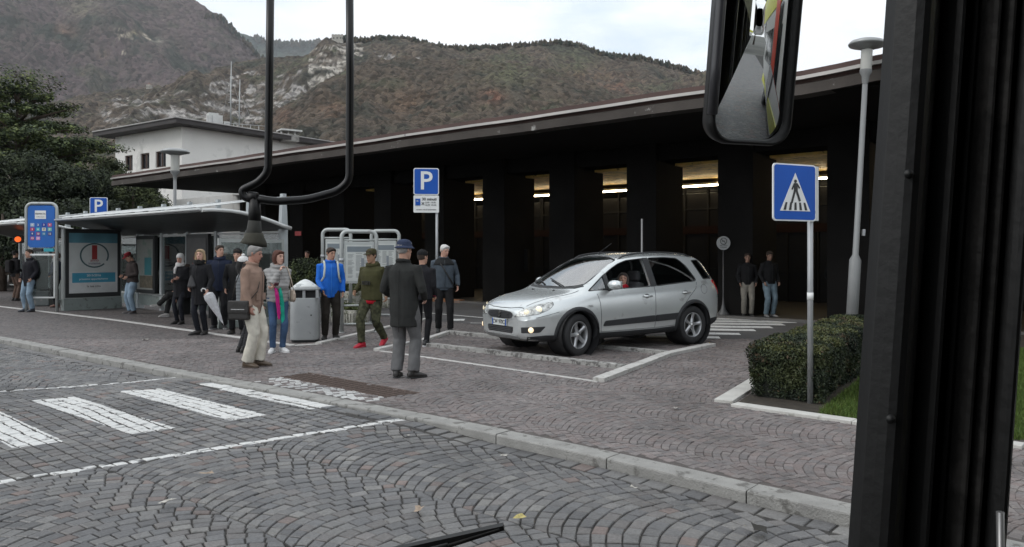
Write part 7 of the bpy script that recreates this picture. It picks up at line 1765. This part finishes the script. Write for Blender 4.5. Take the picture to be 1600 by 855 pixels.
# shell of the bus behind and around the eye: floor, roof, side, rear, driver side
def SB(s, q, z): return SQ(s, q, z)+Vector((0, 0, .06))
def slab(name, s0_, s1_, q0_, q1_, z0_, z1_, m):
    b = MB(); c = SB((s0_+s1_)/2, (q0_+q1_)/2, (z0_+z1_)/2); b.box(c, (abs(s1_-s0_), abs(q1_-q0_), z1_-z0_), rz=AZD); return b.build(name, m, BUS)
ext = mat('bus_white_side', (.55, .55, .54), .35, var=.04, coat=.4)
ind = mat('bus_interior_grey', (.05, .05, .052), .7, var=.1)
slab('floor', -9, .02, -1.55, .92, .28, .34, ind); slab('roof', -9, .04, -1.6, .95, 2.85, 2.95, ind)
slab('rear_wall', -9.1, -9, -1.6, .95, .28, 2.9, ind)
slab('side_wall', -9, .0, -1.62, -1.56, .28, 2.9, ind)
slab('side_panel', -9, -.35, .93, .98, .28, 1.25, bk); slab('side_panel', -9, -.35, .93, .98, 2.35, 2.9, bk)
for s_ in (-.4, -1.9, -3.4, -4.9, -6.4, -7.9, -8.95): slab('window_post', s_-.06, s_+.06, .93, .98, 1.25, 2.35, bk)
slab('dash', -.35, -.12, -1.5, .35, .34, .95, bk)
# outside mirror: arm on the right front corner and a convex glass
mh = P(1177, 78, 1.5)
MR = thing('bus_mirror', 'large black bus mirror at the top, a striped bus reflected in its glass', 'mirror', mh)
mu = Vector((1, .0, 0)); 
nrm = Vector((.50, -1.555, -.235)).normalized(); mx_ = Vector((-nrm.y, nrm.x, 0)).normalized(); mz_ = nrm.cross(mx_)*-1
if mz_.z < 0: mz_ = -mz_
MQ = Matrix((mx_, mz_, nrm)).transposed()
Rm = 2.1; W2, H2 = .083, .235
def rr_(w, h, r0, n=8): return rrect(w, h, r0, n)
b = MB(); outl = rr_(2*W2, 2*H2, .035); rings_ = []; nr = 14
for k in range(nr+1):
    t = k/nr; rings_.append([(x*t, y*t) for x, y in outl])
vs_ = []
for rg in rings_:
    for (x, y) in rg: vs_.append(MQ @ Vector((x, y, .0-(x*x+y*y)/(2*Rm))))
n = len(outl); fs_ = [(i*n+j, i*n+(j+1) % n, (i+1)*n+(j+1) % n, (i+1)*n+j) for i in range(1, nr) for j in range(n)]+[tuple(n+j for j in range(n))]
ctr_m = MQ @ Vector((.0, .06, .012))
b.add([v+ctr_m for v in vs_], fs_, 0, True)
mm = mat('mirror_silver', (.72, .74, .74), .015, 1, var=.01)
b.build('mirror_glass', mm, MR)
b = MB(); k_ = 0; secs = []
for (gx2, dz_) in ((-.003, -.010), (.002, .008), (.007, .007), (.009, -.008), (.004, -.035), (-.03, -.048)):
    secs.append([MQ @ Vector((x, y, dz_))+ctr_m for x, y in rr_(2*W2+2*gx2+.0, 2*H2+2*gx2, .042)])
n = len(secs[0]); vs_ = [v for s_ in secs for v in s_]; fs_ = [(i*n+j, i*n+(j+1) % n, (i+1)*n+(j+1) % n, (i+1)*n+j) for i in range(len(secs)-1) for j in range(n)]+[tuple((len(secs)-1)*n+j for j in range(n))]
b.add(vs_, fs_, 0, True); b.build('housing', bk, MR)
b = MB(); b.tube([MQ @ Vector((-W2-.012, y, .012))+ctr_m for y in (-.19, -.1, 0, .1, .2, .28)], .010, 8); b.build('rim_highlight', mat('mirror_rim', (.05, .05, .055), .3, spec=.6), MR)
b = MB(); b.tube([MQ @ Vector((0, .20, -.08))+ctr_m, MQ @ Vector((.02, .42, -.06))+ctr_m, MQ @ Vector((.15, .75, .05))+ctr_m], [.03, .02, .02], 10); b.build('arm', bk, MR)
# tubular bracket at the left with its knob
BR_ = thing('tube_bracket', 'black bent tube bracket hanging in front of the windscreen on the left', 'bracket', P(400, 300, 1.6))
def BT(pts, r_, nm, m=bk, Y=1.6, **k):
    o0 = P(400, 300, 1.6)
    q = []
    for p_ in pts:
        y = p_[2] if len(p_) > 2 else Y; q.append(P(p_[0], p_[1], y)-o0)
    return MB().tube(q, r_, 12, **k).build(nm, m, BR_)
def bez(pts, n=6):
    out = [pts[0]]
    for i in range(1, len(pts)-1):
        a, c, d = Vector(pts[i-1]), Vector(pts[i]), Vector(pts[i+1]); r_ = min(14, (a-c).length*.45, (d-c).length*.45); p0 = c+(a-c).normalized()*r_; p2 = c+(d-c).normalized()*r_
        for j in range(n+1): t = j/n; out.append(tuple(p0*(1-t)**2+c*2*t*(1-t)+p2*t*t))
    return out+[pts[-1]]
gloss = mat('bracket_black', (.006, .006, .0065), .34, var=.1, spec=.32)
BT(bez([(423, -60), (421, 120), (419, 268), (404, 285), (378, 297), (381, 308), (398, 313)]), .0082, 'tube', gloss)
BT(bez([(546, -60), (547, 120), (546, 282), (528, 299), (480, 312), (430, 315), (388, 308)]), .0082, 'tube', gloss)
BT([(388, 307), (402, 309)], .011, 'clamp', bk3); BT([(398, 308), (398, 330), (398, 352)], [.010, .013, .0125], 'socket', bk3)
olive = mat('olive_cover', (.055, .053, .040), .9, var=.35, vs=22)
BT([(398, 345), (397, 362), (397, 374)], [.013, .016, .018], 'collar', mat('dark_olive', (.03, .03, .026), .8))
BT([(397, 364), (397, 371), (397, 378), (396, 383)], [.018, .021, .026, .028], 'cover', olive)
# wiper
WP = thing('wiper_blade', 'black windscreen wiper blade reaching up from the bottom edge', 'wiper', P(720, 845, .9))
o0 = P(720, 845, .9)
Wp = lambda x, y, d=.9: P(x, y, d)-o0
b = MB()
vs_ = [Wp(786, 822), Wp(788, 829), Wp(560, 902), Wp(560, 872)]; vs_ += [v+Vector((0, .012, 0)) for v in vs_]
b.add(vs_, [(0, 1, 2, 3), (7, 6, 5, 4), (0, 4, 5, 1), (1, 5, 6, 2), (2, 6, 7, 3), (3, 7, 4, 0)]); b.build('blade', bk3, WP)
MB().tube([Wp(700, 852, .885), Wp(640, 870, .885), Wp(520, 915, .885)], [.003, .005, .007], 8).build('arm', bk, WP)
MB().tube([Wp(780, 828, .895), Wp(600, 884, .895)], [.0015, .003], 6).build('rubber_lip', bk2, WP)
# what the mirror shows: a line bus at the kerb behind, an orange bus and a car far down the street
def line_bus(name, label, s0_, q0_, L_b, body_c, band, top_c):
    r = thing(name, label, 'bus', SQ(s0_, q0_, -.06), AZD+PI); r.scale = (-1, 1, 1)   # local +x = forward, +y = towards the kerb
    w, h = 2.5, 2.9; bm1 = mat(name+'_paint', body_c, .3, var=.03, coat=.5)
    MB().bbox((-L_b/2, w/2, .35+1.275), (L_b, w, 2.55), bev=.10).build('body', bm1, r)
    MB().bbox((-L_b/2, w/2, h+.08), (L_b-.3, w-.1, .22), bev=.06).build('roof', mat(name+'_top', top_c, .4), r)
    MB().box((-L_b/2, -.004, 2.68), (L_b-.2, .02, .30)).build('top_band', mat(name+'_top', top_c, .4), r)
    MB().box((-L_b/2, -.006, .62), (L_b-.2, .02, .25)).build('skirt_band', mat(name+'_top', top_c, .4), r)
    for k in range(6):
        x = -1.4-k*(L_b-2)/6; f = MB().box((x-.3, -.012, 1.85), ((L_b-2)/6-.2, .02, .95)).build('window', mat('bus_window', (.02, .022, .025), .1), r)
    for (x0, x1) in ((-1.1, -2.3), (-6.0, -7.3)): MB().box(((x0+x1)/2, -.018, 1.5), (abs(x1-x0), .02, 2.0)).build('door', mat('bus_window', (.02, .022, .025), .1), r)
    if band: MB().box((-1.9, -.026, 1.7), (.7, .02, 2.3)).build('red_band', mat('bus_red', band, .35), r)
    MB().box((.0+.0, w/2, 1.9), (.03, w-.3, 1.3)).build('windscreen', mat('bus_window', (.02, .022, .025), .1), r)
    for x in (-2.6, -L_b+2.6):
        for y in (.12, w-.12):
            wv_ = MB().lathe([(.25, -.13), (.46, -.14), (.49, -.1), (.49, .1), (.46, .14), (.25, .13)], (x, y, .49), 28, M=rotm('X', PI/2)).build('wheel', tyre_m, r)
            MB().lathe([(0, .08), (.12, .10), (.26, .12)], (x, y, .49), 20, M=rotm('X', PI/2)).build('rim', rim_m, wv_)
    for y in (.35, w-.35): MB().box((.02, y, .75), (.03, .35, .15)).build('headlight', mat('bus_lamp', (.7, .7, .65), .2), r)
    return r
line_bus('city_bus', 'white city bus with yellow top and red band, seen in the bus mirror', -1.4, 2.35, 11.5, (.62, .62, .60), (.55, .05, .02), (.55, .55, .04))
line_bus('city_bus', 'orange bus far down the street, seen tiny in the bus mirror', -48, -1.5, 11.5, (.60, .13, .03), None, (.5, .12, .03))
# far end of the street in the mirror: trees
for i, (s_, q_, hh_) in enumerate(((-40, 9, 7), (-52, 12, 9), (-66, 9, 9), (-60, -9, 8), (-75, -6, 10), (-85, 4, 11))):
    pp = SQ(s_, q_, 0); rs = random.Random(i); r = thing('street_tree', 'dark tree number %s down the street behind, seen only in the mirror' % ('one two three four five six'.split()[i]), 'tree', pp)
    r['label'] = 'dark street tree behind the bus, seen only in its mirror'; r['group'] = 'trees reflected in the mirror'
    MB().tube([(0, 0, -.1), (0, 0, hh_*.7)], [.25, .1], 8).build('trunk', bark, r)
    leaves([((rs.uniform(-1.6, 1.6), rs.uniform(-1.6, 1.6), hh_*rs.uniform(.4, .9)), (2, 2, 1.4)) for k in range(9)], 5000, .25, 'crown', 'evergreen_leaf', r, ol, seed=i+40)
r = thing('street_wall_house', 'grey house far behind, reflected in the bus mirror', 'building', SQ(-70, 18, 0), AZD)
MB().box((0, 0, 5), (30, 8, 10)).build('wall', mat('concrete', (.3, .29, .27), .9), r)
for k in range(6): MB().box((-12+k*4.6, -4.03, 6), (1.4, .1, 1.8)).build('window', mat('bus_window', (.02, .022, .025), .1), r)
MB().box((0, 0, 10.2), (31, 9, .4)).build('roof', roof_dk, r)
